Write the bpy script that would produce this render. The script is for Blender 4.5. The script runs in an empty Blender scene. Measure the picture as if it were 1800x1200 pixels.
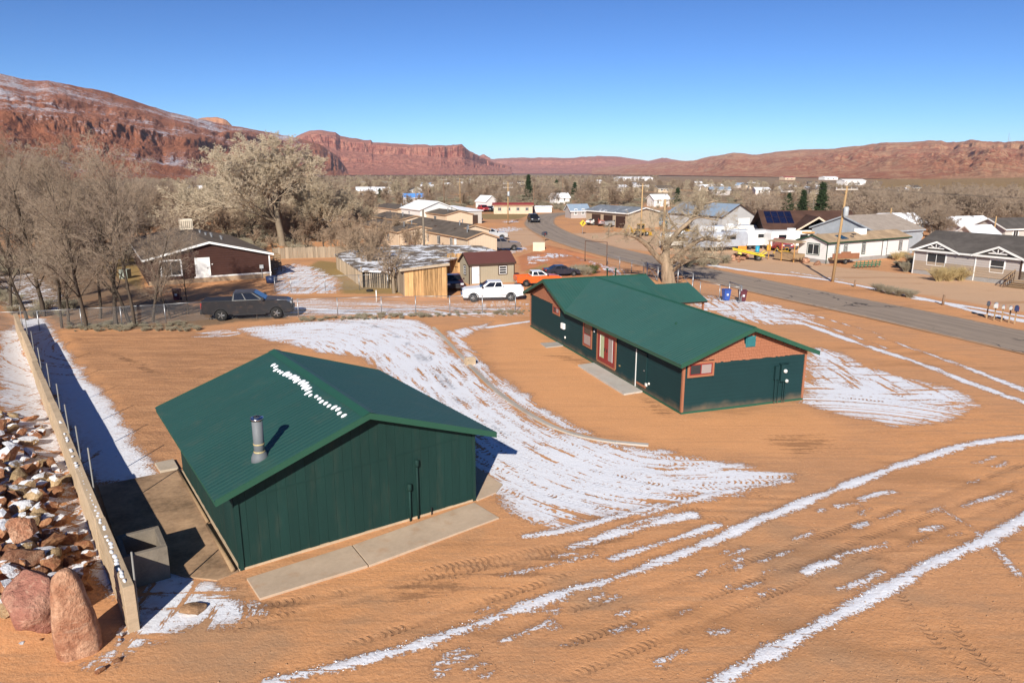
import bpy, bmesh, math, random
import numpy as np
from mathutils import Vector, Matrix
R = math.radians
scene = bpy.context.scene
# ------------------------------------------------------------------ camera, sky, sun, exposure
CAM_H = 11.5; FPX = 1250.0; PITCH = math.atan(297/1250.0)
cam_d = bpy.data.cameras.new('camera'); cam = bpy.data.objects.new('camera', cam_d)
scene.collection.objects.link(cam); scene.camera = cam
cam.location = (0, 0, CAM_H); cam.rotation_euler = (math.pi/2 - PITCH, 0, 0)
cam_d.sensor_width = 36.0; cam_d.lens = FPX/1800*36; cam_d.clip_start = .3; cam_d.clip_end = 40000
scene.render.resolution_x = 1024; scene.render.resolution_y = 682
SUN_AZ = R(9.15); SUN_EL = R(28.6)          # shadows fall 9 degrees right of the view direction
world = bpy.data.worlds.new('World'); scene.world = world; world.use_nodes = True
wn = world.node_tree; bg = wn.nodes['Background']
sky = wn.nodes.new('ShaderNodeTexSky'); sky.sky_type = 'NISHITA'; sky.sun_disc = False
sky.sun_elevation = SUN_EL; sky.sun_rotation = math.pi + SUN_AZ
sky.altitude = 2500; sky.air_density = 1.0; sky.dust_density = 0.0; sky.ozone_density = 6.0
sc0 = wn.nodes.new('ShaderNodeVectorMath'); sc0.operation = 'SCALE'; sc0.inputs['Scale'].default_value = .085     # clear dry-air sky: deeper blue away from the horizon
gm = wn.nodes.new('ShaderNodeGamma'); gm.inputs[1].default_value = 1.36; sc1 = wn.nodes.new('ShaderNodeVectorMath'); sc1.operation = 'SCALE'; sc1.inputs['Scale'].default_value = 10.6
wn.links.new(sky.outputs[0], sc0.inputs[0]); wn.links.new(sc0.outputs[0], gm.inputs[0]); wn.links.new(gm.outputs[0], sc1.inputs[0]); wn.links.new(sc1.outputs[0], bg.inputs[0]); bg.inputs[1].default_value = 0.1
sun_d = bpy.data.lights.new('sun', 'SUN'); sun_d.energy = 4.6; sun_d.angle = R(.53); sun_d.color = (1, .93, .82)
sun = bpy.data.objects.new('sun', sun_d); scene.collection.objects.link(sun)
ldir = Vector((math.sin(SUN_AZ)*math.cos(SUN_EL), math.cos(SUN_AZ)*math.cos(SUN_EL), -math.sin(SUN_EL)))
sun.rotation_euler = ldir.to_track_quat('-Z', 'Y').to_euler(); sun.location = (-20, -60, 60)
scene.view_settings.view_transform = 'Standard'; scene.view_settings.look = 'None'
scene.view_settings.gamma = 1.0; scene.view_settings.use_curve_mapping = False
scene.view_settings.exposure = 0.6

# ------------------------------------------------------------------ survey helpers (photo pixel -> place on the ground)
_c, _s = math.cos(PITCH), math.sin(PITCH)
def ray(u, v):
    d = v-600.0
    return np.array([u-900.0, FPX*_c-d*_s, -(FPX*_s+d*_c)])
def G(u, v, z=0.0):
    r = ray(u, v); t = (z-CAM_H)/r[2]
    return Vector((r[0]*t, r[1]*t, z))
def AT(u, v, Y):
    r = ray(u, v); t = Y/r[1]
    return Vector((r[0]*t, Y, CAM_H+r[2]*t))
rng = random.Random(7); nrg = np.random.default_rng(7)
col = scene.collection

# ------------------------------------------------------------------ mesh helpers
class MB:
    def __init__(s): s.v = []; s.f = []
    def add(s, vs, fs):
        o = len(s.v); s.v += [tuple(p) for p in vs]; s.f += [tuple(i+o for i in f) for f in fs]; return s
    def box(s, x0, x1, y0, y1, z0, z1):
        return s.add([(x0,y0,z0),(x1,y0,z0),(x1,y1,z0),(x0,y1,z0),(x0,y0,z1),(x1,y0,z1),(x1,y1,z1),(x0,y1,z1)],
                     [(0,3,2,1),(4,5,6,7),(0,1,5,4),(1,2,6,5),(2,3,7,6),(3,0,4,7)])
    def prism(s, poly, d):                      # poly: 3d points of one cap; d: extrusion vector
        n = len(poly); P = [Vector(p) for p in poly]; D = Vector(d)
        nrm = Vector((0,0,0))
        for i in range(n): nrm += (P[i]-P[0]).cross(P[(i+1) % n]-P[0])
        if nrm.dot(D) > 0: P.reverse()
        return s.add(P+[p+D for p in P], [tuple(range(n)), tuple(range(2*n-1, n-1, -1))] +
                     [((i+1) % n, i, n+i, n+(i+1) % n) for i in range(n)])
    def tube(s, p0, p1, r0, r1=None, n=8, caps=True):
        p0 = Vector(p0); p1 = Vector(p1); r1 = r0 if r1 is None else r1
        d = (p1-p0).normalized(); a = d.orthogonal().normalized(); b = d.cross(a)
        vs = [p+ (a*math.cos(t)+b*math.sin(t))*r for p, r in ((p0, r0), (p1, r1)) for t in [2*math.pi*k/n for k in range(n)]]
        fs = [(k, (k+1) % n, n+(k+1) % n, n+k) for k in range(n)]
        if caps: fs += [tuple(range(n-1, -1, -1)), tuple(range(n, 2*n))]
        return s.add(vs, fs)
    def lathe(s, prof, n=16, cx=0, cy=0):
        o = len(s.v)
        for r, z in prof:
            for k in range(n):
                t = 2*math.pi*k/n; s.v.append((cx+r*math.cos(t), cy+r*math.sin(t), z))
        for j in range(len(prof)-1):
            for k in range(n):
                s.f.append((o+j*n+k, o+j*n+(k+1) % n, o+(j+1)*n+(k+1) % n, o+(j+1)*n+k))
        s.f.append(tuple(o+k for k in range(n-1, -1, -1))); m = o+(len(prof)-1)*n
        s.f.append(tuple(m+k for k in range(n))); return s
    def patch(s, Q, s0, s1, t0, t1, off=.01, thick=None):   # thin panel on a 3d quad Q (bl, br, tr, tl)
        Q = [Vector(q) for q in Q]; nrm = (Q[1]-Q[0]).cross(Q[3]-Q[0]).normalized()
        f = lambda a, b: (Q[0]*(1-a)+Q[1]*a)*(1-b)+(Q[3]*(1-a)+Q[2]*a)*b
        P = [f(s0,t0), f(s1,t0), f(s1,t1), f(s0,t1)]
        return s.prism([p-nrm*.01 for p in P], nrm*(off+.01))
    def build(s, name, m, parent=None, smooth=False, bevel=0):
        me = bpy.data.meshes.new(name); me.from_pydata(s.v, [], s.f); me.update()
        if bevel:
            bm = bmesh.new(); bm.from_mesh(me); bmesh.ops.remove_doubles(bm, verts=bm.verts, dist=1e-5)
            es = [e for e in bm.edges if len(e.link_faces) == 2 and e.calc_face_angle(0) > .5]
            bmesh.ops.bevel(bm, geom=es, offset=bevel, segments=2, affect='EDGES', profile=.6, clamp_overlap=True)
            bm.to_mesh(me); bm.free()
        if smooth: me.shade_smooth()
        return link(name, me, m, parent)
def link(name, me, m, parent=None):
    o = bpy.data.objects.new(name, me); col.objects.link(o)
    if m is not None and me is not None and not me.materials: me.materials.append(m)
    if parent: o.parent = parent
    return o
def tag(o, label, cat, group=None):
    o['label'] = label; o['category'] = cat
    if group: o['group'] = group
    return o
def struct(o): o['kind'] = 'structure'; return o
def stuff(o): o['kind'] = 'stuff'; return o
def thing(name, label, cat, loc=(0,0,0), rz=0, group=None):
    o = bpy.data.objects.new(name, None); col.objects.link(o); o.empty_display_size = .2
    o.location = loc; o.rotation_euler = (0, 0, rz); return tag(o, label, cat, group)
def copy_tree(o, parent=None):
    c = o.copy(); col.objects.link(c)
    if parent is not None: c.parent = parent
    for ch in list(o.children): copy_tree(ch, c)
    return c
def np_mesh(name, V, Fq):
    me = bpy.data.meshes.new(name); V = np.asarray(V, np.float32); Fq = np.asarray(Fq, np.int32)
    k = Fq.shape[1]
    me.vertices.add(len(V)); me.vertices.foreach_set('co', V.ravel())
    me.loops.add(Fq.size); me.loops.foreach_set('vertex_index', Fq.ravel())
    me.polygons.add(len(Fq)); me.polygons.foreach_set('loop_start', np.arange(0, Fq.size, k, dtype=np.int32))
    me.update(calc_edges=True); me.validate(); return me
def grid_faces(nu, nv):
    i = np.arange(nu*nv).reshape(nv, nu)
    return np.stack([i[:-1,:-1], i[:-1,1:], i[1:,1:], i[1:,:-1]], -1).reshape(-1, 4)
# value noise for terrain
_T = nrg.random((256, 256))
def vnoise(x, y):
    xi = np.floor(x).astype(int); yi = np.floor(y).astype(int); fx = x-xi; fy = y-yi
    fx = fx*fx*(3-2*fx); fy = fy*fy*(3-2*fy)
    g = lambda a, b: _T[a & 255, b & 255]
    return (g(xi,yi)*(1-fx)+g(xi+1,yi)*fx)*(1-fy)+(g(xi,yi+1)*(1-fx)+g(xi+1,yi+1)*fx)*fy
def fbm(x, y, o=4, gain=.5):
    a = 1.0; t = 0; n = 0
    for k in range(o):
        t = t+a*vnoise(x*2**k+17.3*k, y*2**k+9.1*k); n += a; a *= gain
    return t/n

# ------------------------------------------------------------------ materials
class NT:
    def __init__(s, name):
        s.m = bpy.data.materials.new(name); s.m.use_nodes = True; s.t = s.m.node_tree; s.b = s.t.nodes['Principled BSDF']
    def n(s, typ, **k):
        o = s.t.nodes.new(typ)
        for a, v in k.items():
            if a.startswith('i_'):
                key = a[2:]; key = int(key) if key.isdigit() else key.replace('_', ' ')
                if hasattr(v, 'is_linked') or isinstance(v, bpy.types.NodeSocket): s.t.links.new(v, o.inputs[key])
                else: o.inputs[key].default_value = v
            else: setattr(o, a, v)
        return o
    def math(s, op, a, b=0.0, c=None, clamp=False):
        o = s.t.nodes.new('ShaderNodeMath'); o.operation = op; o.use_clamp = clamp
        for i, v in enumerate((a, b, c)):
            if v is None: continue
            if isinstance(v, bpy.types.NodeSocket): s.t.links.new(v, o.inputs[i])
            else: o.inputs[i].default_value = v
        return o.outputs[0]
    def mix(s, f, a, b, mode='MIX'):
        o = s.t.nodes.new('ShaderNodeMix'); o.data_type = 'RGBA'; o.blend_type = mode
        for i, v in ((0, f), (6, a), (7, b)):
            if isinstance(v, bpy.types.NodeSocket): s.t.links.new(v, o.inputs[i])
            elif i == 0: o.inputs[0].default_value = v
            else: o.inputs[i].default_value = (*v, 1) if len(v) == 3 else v
        return o.outputs[2]
    def ss(s, x, a, b):
        o = s.t.nodes.new('ShaderNodeMapRange'); o.interpolation_type = 'SMOOTHSTEP'
        s.t.links.new(x, o.inputs[0]); o.inputs[1].default_value = a; o.inputs[2].default_value = b; return o.outputs[0]
    def noise(s, vec, scale, detail=4, rough=.55, dist=0):
        o = s.t.nodes.new('ShaderNodeTexNoise'); o.inputs['Scale'].default_value = scale; o.inputs['Detail'].default_value = detail
        o.inputs['Roughness'].default_value = rough; o.inputs['Distortion'].default_value = dist
        if vec is not None: s.t.links.new(vec, o.inputs['Vector'])
        return o.outputs[0]
    def vec(s, kind='Object'):
        return s.t.nodes.new('ShaderNodeTexCoord').outputs[kind]
    def mapping(s, vec, scale=(1,1,1), rot=(0,0,0)):
        o = s.t.nodes.new('ShaderNodeMapping'); s.t.links.new(vec, o.inputs[0]); o.inputs['Scale'].default_value = scale; o.inputs['Rotation'].default_value = rot
        return o.outputs[0]
    def attr(s, name):
        o = s.t.nodes.new('ShaderNodeAttribute'); o.attribute_name = name; return o.outputs['Fac']
    def geo(s, k): return s.t.nodes.new('ShaderNodeNewGeometry').outputs[k]
    def rand(s): return s.t.nodes.new('ShaderNodeObjectInfo').outputs['Random']
    def bump(s, h, dist=.01, strength=1.0):
        o = s.t.nodes.new('ShaderNodeBump'); o.inputs['Distance'].default_value = dist; o.inputs['Strength'].default_value = strength
        s.t.links.new(h, o.inputs['Height']); s.t.links.new(o.outputs[0], s.b.inputs['Normal']); return s
    def out(s, color, rough=.8, spec=.3, metal=0):
        for k, v in (('Base Color', color), ('Roughness', rough), ('Specular IOR Level', spec), ('Metallic', metal)):
            if isinstance(v, bpy.types.NodeSocket): s.t.links.new(v, s.b.inputs[k])
            elif k == 'Base Color': s.b.inputs[k].default_value = (*v, 1)
            else: s.b.inputs[k].default_value = v
        return s
_M = {}
def mat(name, c, rough=.7, spec=.3, metal=0, var=.25, scale=1.5, stretch=(1,1,1), bump=0, bscale=30, dust=0, rnd=.12):
    """weathered solid colour: broad and fine tone variation, optional relief, dust low down and per-object tone"""
    if name in _M: return _M[name]
    t = NT(name); v = t.mapping(t.vec('Object'), stretch)
    n1 = t.noise(v, scale, 5, .6); n2 = t.noise(v, scale*9, 3, .6)
    k = t.math('ADD', t.math('MULTIPLY', t.math('SUBTRACT', n1, .5), 2.2*var), t.math('MULTIPLY', t.math('SUBTRACT', n2, .5), 1.0*var))
    k = t.math('ADD', k, t.math('MULTIPLY', t.math('SUBTRACT', t.rand(), .5), 2*rnd))
    k = t.math('ADD', k, 1.0)
    o = t.t.nodes.new('ShaderNodeVectorMath'); o.operation = 'SCALE'; o.inputs[0].default_value = c; t.t.links.new(k, o.inputs['Scale'])
    cc = o.outputs[0]
    if dust:
        d = t.math('MULTIPLY', t.ss(t.noise(v, scale*2.3, 6, .65), .5, .78), dust)
        cc = t.mix(d, cc, (.42, .24, .13))
    t.out(cc, rough, spec, metal)
    if bump: t.bump(t.noise(v, bscale, 4, .6), bump)
    _M[name] = t.m; return t.m
# ================================================================== GROUND
def axis(segs):
    out = [segs[0][0]]
    for a, b, d in segs:
        n = max(1, int(round((b-a)/d))); out += list(a+(b-a)*np.arange(1, n+1)/n)
    return np.array(out)
def geom(a, b, d0, g):
    o = [a]; d = d0
    while abs(o[-1]-a) < abs(b-a): o.append(o[-1]+math.copysign(d, b-a)); d *= g
    return np.array(o[1:])
gx = np.concatenate([geom(-45, -9000, .9, 1.14)[::-1], axis([(-45,-15,.42),(-15,24,.135),(24,50,.4)]), geom(50, 9000, .8, 1.14)])
gy = np.concatenate([axis([(-30,8,2.5),(8,13.2,.5),(13.2,42,.135),(42,72,.26),(72,130,.7)]), geom(130, 12000, 1.4, 1.11)])
GX, GY = np.meshgrid(gx, gy); PX = GX.ravel(); PY = GY.ravel()
def plan(pts): return np.array([G(u, v)[:2] for u, v in pts])
def seg_dist(P, a, b):
    d = b-a; L2 = max(d@d, 1e-9); t = np.clip(((P-a)@d)/L2, 0, 1); q = P-(a+t[:,None]*d)
    return np.hypot(q[:,0], q[:,1]), t
def near_idx(pts, m):
    lo = pts.min(0)-m; hi = pts.max(0)+m
    return np.nonzero((PX > lo[0]) & (PX < hi[0]) & (PY > lo[1]) & (PY < hi[1]))[0]
def sd_poly(pts, m=2.0):                                  # signed distance, positive inside
    ix = near_idx(pts, m); P = np.stack([PX[ix], PY[ix]], 1); n = len(pts); d = np.full(len(ix), 1e9); ins = np.zeros(len(ix), bool)
    for i in range(n):
        a, b = pts[i], pts[(i+1) % n]; d = np.minimum(d, seg_dist(P, a, b)[0])
        cnd = (a[1] > P[:,1]) != (b[1] > P[:,1])
        with np.errstate(divide='ignore', invalid='ignore'):
            xi = (b[0]-a[0])*(P[:,1]-a[1])/(b[1]-a[1])+a[0]
        ins ^= cnd & (P[:,0] < xi)
    return ix, np.where(ins, d, -d)
def smooth_line(pts, n=8):
    pts = np.asarray(pts, float); out = []
    for i in range(len(pts)-1):
        p0 = pts[max(i-1, 0)]; p1 = pts[i]; p2 = pts[i+1]; p3 = pts[min(i+2, len(pts)-1)]
        for k in range(n):
            t = k/n; out.append(.5*((2*p1)+(p2-p0)*t+(2*p0-5*p1+4*p2-p3)*t*t+(3*p1-p0-3*p2+p3)*t**3))
    out.append(pts[-1]); return np.array(out)
def line_dist(pts, m):
    ix = near_idx(pts, m); P = np.stack([PX[ix], PY[ix]], 1); d = np.full(len(ix), 1e9); sarc = np.zeros(len(ix)); L = 0
    for i in range(len(pts)-1):
        di, t = seg_dist(P, pts[i], pts[i+1]); l = np.linalg.norm(pts[i+1]-pts[i]); w = di < d
        d = np.where(w, di, d); sarc = np.where(w, L+t*l, sarc); L += l
    return ix, d, sarc
NV = len(PX)
A = {k: np.full(NV, -1.5) for k in ('snow', 'strip')}
for k in ('grass', 'churn', 'red', 'damp', 'litter', 'fine', 'pale'): A[k] = np.full(NV, -1.5)
A['brk'] = np.zeros(NV); A['tread'] = np.full(NV, 3.0); A['tarc'] = np.zeros(NV); A['tsn'] = np.zeros(NV)
def addpoly(key, px, brk=None):
    pts = plan(px); ix, d = sd_poly(pts, 2.0); d = np.clip(d, -1.5, 1.5)
    if brk is not None: w = d > A[key][ix]; A['brk'][ix[w]] = brk
    A[key][ix] = np.maximum(A[key][ix], d)
def addline(key, px, w, w2=None):
    pts = smooth_line(plan(px), 6); ix, d, sa = line_dist(pts, 2.0)
    ww = w if w2 is None else w+(w2-w)*np.clip(sa/max(sa.max(), .1), 0, 1)
    ww = ww*(.45+1.1*fbm(sa*1.1+len(px)*3.7, sa*0+px[0][0]*.37, 4, .6))
    A[key][ix] = np.maximum(A[key][ix], np.clip(ww-d, -1.5, 1.5)); return pts
# snow lying in broad patches
BRK = [.5,.45,.66,.75,.7,.05,.3,.5,.5,1.0,.8,.8,.9,.9,.9,.8,.8,.9]
for kb_, P_ in enumerate(([(408,576),(476,599),(567,619),(639,628),(690,672),(760,735),(825,790),(838,860),(872,872),(893,893),(945,916),(1020,912),(1110,902),(1190,890),(1300,868),(1385,845),(1388,830),(1290,815),(1150,790),(1060,778),(985,760),(925,728),(872,690),(826,648),(792,612),(762,576),(735,561),(640,558)],
           [(783,583),(848,571),(868,563),(832,585),(814,596),(834,621),(866,653),(906,682),(957,718),(996,741),(1050,766),(985,752),(925,720),(872,683),(826,641)],
           [(1410,622),(1440,612),(1490,624),(1524,642),(1565,655),(1622,669),(1675,682),(1712,697),(1722,714),(1690,730),(1640,742),(1575,750),(1530,738),(1470,727),(1408,706)],
           [(1205,512),(1290,527),(1340,528),(1400,545),(1440,560),(1415,572),(1340,570),(1262,556),(1215,540)],
           [(480,472),(520,462),(560,470),(590,486),(604,502),(590,516),(484,518)],
           [(75,560),(100,590),(150,660),(188,700),(240,785),(277,832),(240,845),(165,852),(120,760),(60,640),(30,560)],
           [(0,590),(30,570),(62,640),(85,720),(115,800),(150,880),(190,960),(215,1030),(190,1045),(140,960),(95,850),(45,760),(0,720)],
           [(0,700),(60,740),(110,860),(150,960),(120,985),(40,900),(0,880)],
           [(205,1128),(245,1040),(262,1006),(330,1000),(382,1036),(470,1076),(405,1092),(330,1106),(268,1128),(215,1150),(160,1168)],
           [(500,523),(620,528),(760,533),(930,528),(930,556),(800,558),(640,556),(470,556),(430,560),(505,548)],
           [(925,455),(980,447),(1010,452),(960,462),(925,470)],[(870,437),(910,430),(935,438),(900,446)],
           [(1000,452),(1080,468),(1140,490),(1100,496),(1030,470)],
           [(340,585),(400,578),(430,583),(380,592)],[(955,916),(1000,905),(1040,915),(1000,935),(960,930)],
           [(850,404),(900,398),(925,404),(880,410)],[(875,389),(905,386),(915,390),(890,393)],
           [(0,470),(60,480),(120,520),(100,550),(40,545),(0,540)])):
    addpoly('snow', P_, BRK[kb_])
# ploughed windrows, slush streaks and left-over lumps
W1 = addline('strip', [(470,1203),(560,1180),(690,1147),(760,1125),(925,1065),(1010,1035),(1100,1010),(1230,960),(1330,915),(1440,872),(1560,826),(1640,800),(1700,782),(1760,772),(1830,764)], .17, .22)
W2 = addline('strip', [(1245,1208),(1330,1160),(1400,1120),(1530,1050),(1590,1018),(1640,990),(1720,955),(1800,912),(1900,860)], .19, .27)
for px_, a_, b_ in (([(922,943),(1000,930),(1155,889)], .1, .22), ([(1003,960),(1110,930),(1215,905)], .14, .24), ([(1075,982),(1160,955),(1262,922)], .12, .2),
        ([(1060,940),(1120,918),(1180,905)], .1, .12), ([(970,978),(1010,972)], .08, .08), ([(880,1012),(960,995),(1048,972)], .03, .06),
        ([(880,1127),(925,1110),(968,1093)], .1, .1), ([(768,1170),(800,1160),(835,1150)], .09, .05), ([(1420,1005),(1440,993),(1470,988)], .18, .14), ([(1470,978),(1520,965),(1560,958)], .06, .05),
        ([(1470,890),(1500,884),(1510,888)], .1, .07), ([(1515,878),(1545,866),(1572,864)], .14, .1), ([(1474,1033),(1510,1025),(1550,1003)], .07, .09), ([(1505,925),(1525,918)], .09, .06), ([(1650,895),(1690,915),(1740,955),(1790,1010)], .05, .1),
        ([(1620,932),(1655,925)], .12, .08), ([(1560,955),(1545,962)], .08, .05), ([(1720,880),(1780,862)], .07, .04), ([(1155,1165),(1200,1143)], .07, .04), ([(1250,1110),(1280,1107)], .07, .04), ([(1090,1080),(1106,1072)], .05, .04), ([(1230,1008),(1242,1002)], .04, .05), ([(1295,998),(1305,990)], .07, .05), ([(1275,1033),(1285,1030)], .08, .06),
        ([(1290,528),(1400,548),(1480,568),(1550,588)], .35, .06), ([(1330,560),(1400,566),(1500,600),(1620,640),(1690,668),(1830,718)], .32, .28), ([(1545,592),(1650,628),(1740,662),(1840,702)], .1, .3), ([(1400,558),(1470,580),(1560,612)], .2, .08),
        ([(1250,466),(1330,478),(1420,487),(1500,500),(1560,512)], .7, .35), ([(1560,512),(1650,530),(1720,548),(1830,570)], .3, .6), ([(1610,525),(1700,538),(1800,556)], .5, .3), ([(1390,478),(1480,492)], .3, .2),
        ([(215,1045),(235,1030)], .1, .1), ([(340,592),(400,590),(440,580)], .2, .12), ([(965,938),(1080,908)], .08, .1), ([(1130,905),(1250,870),(1392,845)], .12, .1), ([(560,548),(700,552),(860,551)], .5, .3), ([(930,565),(860,575)], .25, .3), ([(505,540),(600,545),(760,543)], .4, .3)):
    addline('strip', px_, a_, b_)
sr_ = random.Random(17)
for k in range(46):
    u = sr_.uniform(760,1790); v = 1120-(u-900)*.30+sr_.uniform(-75,60)
    if v > 1190 or v < 800: continue
    q = sr_.uniform(4,22); addline('strip', [(u,v),(u+q,v-q*.32+sr_.uniform(-3,3)),(u+q*1.8,v-q*.62)], sr_.uniform(.0,.06), sr_.uniform(.0,.05))
# tyre tracks: distance across and arc length along, with a flag for how strongly they cut the snow
def addtrack(px, half=.13, cut=1.0):
    pts = smooth_line(plan(px), 6); ix, d, sa = line_dist(pts, 1.0); td = np.clip(d/half, 0, 3); w = td < A['tread'][ix]
    jj = ix[w]; A['tread'][jj] = td[w]; A['tarc'][jj] = sa[w]; A['tsn'][jj] = cut
for off in (0, 1, 2, 3, 4):
    o = off
    addtrack([(770+o*-28,575+o*2),(800-o*30,640+o*6),(850-o*26,705+o*10),(950-o*22,765+o*14),(1080-o*20,812+o*17),(1230-o*18,845+o*15),(1400-o*15,862+o*12)], .15, 1.0)
for o in (0, 1, 2):
    addtrack([(560+o*40,560+o*3),(660+o*18,572+o*9),(730+o*8,610+o*14),(800+o*2,680+o*16),(900-o*6,765+o*12)], .15, .8)
addtrack([(440,575),(560,580),(680,574),(800,576)], .16, .8); addtrack([(430,590),(560,600),(690,596),(790,600)], .16, .8)
for o in range(3): addtrack([(1412+o*9,640+o*27),(1480+o*30,652+o*26),(1590+o*26,690+o*16),(1715-o*50,715+o*13)], .15, .8)
for k in range(2):
    addtrack([(430,1098-k*28),(560,1068-k*20),(640,1048-k*16),(760,1012-k*12),(900,985-k*10),(1050,950-k*6),(1200,915-k*5)], .2, .6)
addtrack([(590,1140),(700,1105),(800,1070),(900,1040),(1000,1008)], .17, .5)
for k in range(3): addtrack([(1000,1190-k*60),(1250,1085-k*40),(1500,985-k*32),(1800,870-k*28)], .16, .3)
for k in range(2): addtrack([(1580+k*60,1040-k*20),(1640+k*50,1120),(1720+k*60,1200)], .14, .4)
for k in range(3): addtrack([(150+k*40,600+k*20),(260+k*30,640+k*16),(380,628+k*12),(520,606+k*4)], .18, .5)
# coordinates that follow the drive, so drag marks and thaw streaks run along it
fl_ = smooth_line(plan([(300,590),(430,580),(560,572),(660,582),(735,620),(800,680),(880,745),(1000,810),(1150,850),(1400,850),(1600,850)]), 6)
ixf, df, sf = line_dist(fl_, 14.0); A['fd'] = PX*.97+PY*.0; A['fs'] = PY*1.0
A['flow'] = np.zeros(NV); A['fd'][ixf] = df; A['fs'][ixf] = sf; A['flow'][ixf] = np.clip((13-df)/3, 0, 1)
# ground types
addpoly('churn', [(118,585),(330,582),(420,592),(500,606),(470,640),(290,715),(318,800),(262,825),(200,700),(150,640)])
for P_ in ([(560,458),(640,466),(700,490),(716,516),(600,516),(595,490),(540,470)], [(140,440),(250,440),(250,520),(120,530),(90,470)], [(840,377),(905,372),(930,378),(910,386),(850,386)], [(930,510),(955,508),(985,490),(960,470),(925,478)]): addpoly('grass', P_)
for P_ in ([(908,452),(940,442),(1010,450),(1075,470),(1100,490),(1040,500),(960,492),(915,478)], [(930,425),(1000,440),(1060,455),(1010,452),(940,440)]): addpoly('red', P_)
for P_ in ([(960,625),(1000,622),(1045,640),(1060,655),(1020,640)], [(1110,690),(1150,705),(1190,735),(1160,730)], [(380,1040),(440,1020),(450,1055),(540,1060),(480,1090),(380,1070)], [(1040,905),(1140,890),(1130,900),(1080,915)], [(870,1000),(1010,955),(1140,930),(1010,985),(880,1030)], [(690,1040),(820,1010),(800,1040),(700,1060)], [(1500,980),(1640,940),(1560,990)], [(1350,770),(1450,765),(1480,785),(1400,800)]): addpoly('damp', P_)
for P_ in ([(1215,468),(1330,445),(1480,470),(1800,500),(1900,560),(1800,548),(1560,508),(1400,482)], [(1000,410),(1240,405),(1420,415),(1440,445),(1240,455),(1060,432)], [(930,400),(960,425),(900,440),(860,420),(880,400)]): addpoly('pale', P_)
addpoly('litter', [(-200,520),(60,545),(120,578),(330,578),(420,565),(520,560),(350,540),(270,520),(120,440),(-200,430)])
for P_ in ([(865,560),(935,578),(1000,625),(1190,740),(1420,720),(1500,760),(1400,800),(1180,785),(1000,735),(870,640)],): addpoly('fine', P_)
# ground relief
Z = (fbm(PX*.35, PY*.35, 3)-.5)*.05*np.clip((PY-5)/10, 0, 1)
st = np.clip(A['strip']+.12, 0, .3); Z += np.where(PY < 45, st*.10*(.1+1.8*fbm(PX*7, PY*7, 3)), 0)
Z += np.where(A['tread'] < 1.4, -.016*(1.4-A['tread']), 0)*(A['tsn'] > 0)*(PY < 45)*(A['snow'] < -.3)
Z += np.clip(A['churn'], 0, .6)*.12*(fbm(PX*1.6, PY*1.6, 4)-.4)
Z += np.clip(A['red'], 0, 1.5)*.45*fbm(PX*.5, PY*.5, 4)
WA = np.array([-9.62, 16.18]); WB = np.array([-36.9, 52.1]); wd = (WB-WA)/np.linalg.norm(WB-WA); wl = np.array([-wd[1], wd[0]])   # retaining wall line, left normal
def bank(x, y):
    dl = (x-WA[0])*wl[0]+(y-WA[1])*wl[1]; al = (x-WA[0])*wd[0]+(y-WA[1])*wd[1]
    k = np.clip((al-1.0)/3.0, 0, 1)*np.clip((110-al)/40, 0, 1)
    return np.clip((dl-.45)*.30, 0, 2.6)*k
Z += bank(PX, PY)*(1+.25*(fbm(PX*.6, PY*.6, 3)-.5))
Z += np.clip((PY-900)/3000, 0, 1)*(-4.0)
gme = np_mesh('ground', np.stack([PX, PY, Z], 1), grid_faces(len(gx), len(gy)))
for k, a in A.items():
    at = gme.attributes.new(k, 'FLOAT', 'POINT'); at.data.foreach_set('value', a.astype(np.float32))
gme.shade_smooth()
def ground_z(x, y):
    j = min(max(int(np.searchsorted(gx, x))-1, 0), len(gx)-2); i = min(max(int(np.searchsorted(gy, y))-1, 0), len(gy)-2)
    return float(Z[i*len(gx)+j])
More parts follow.
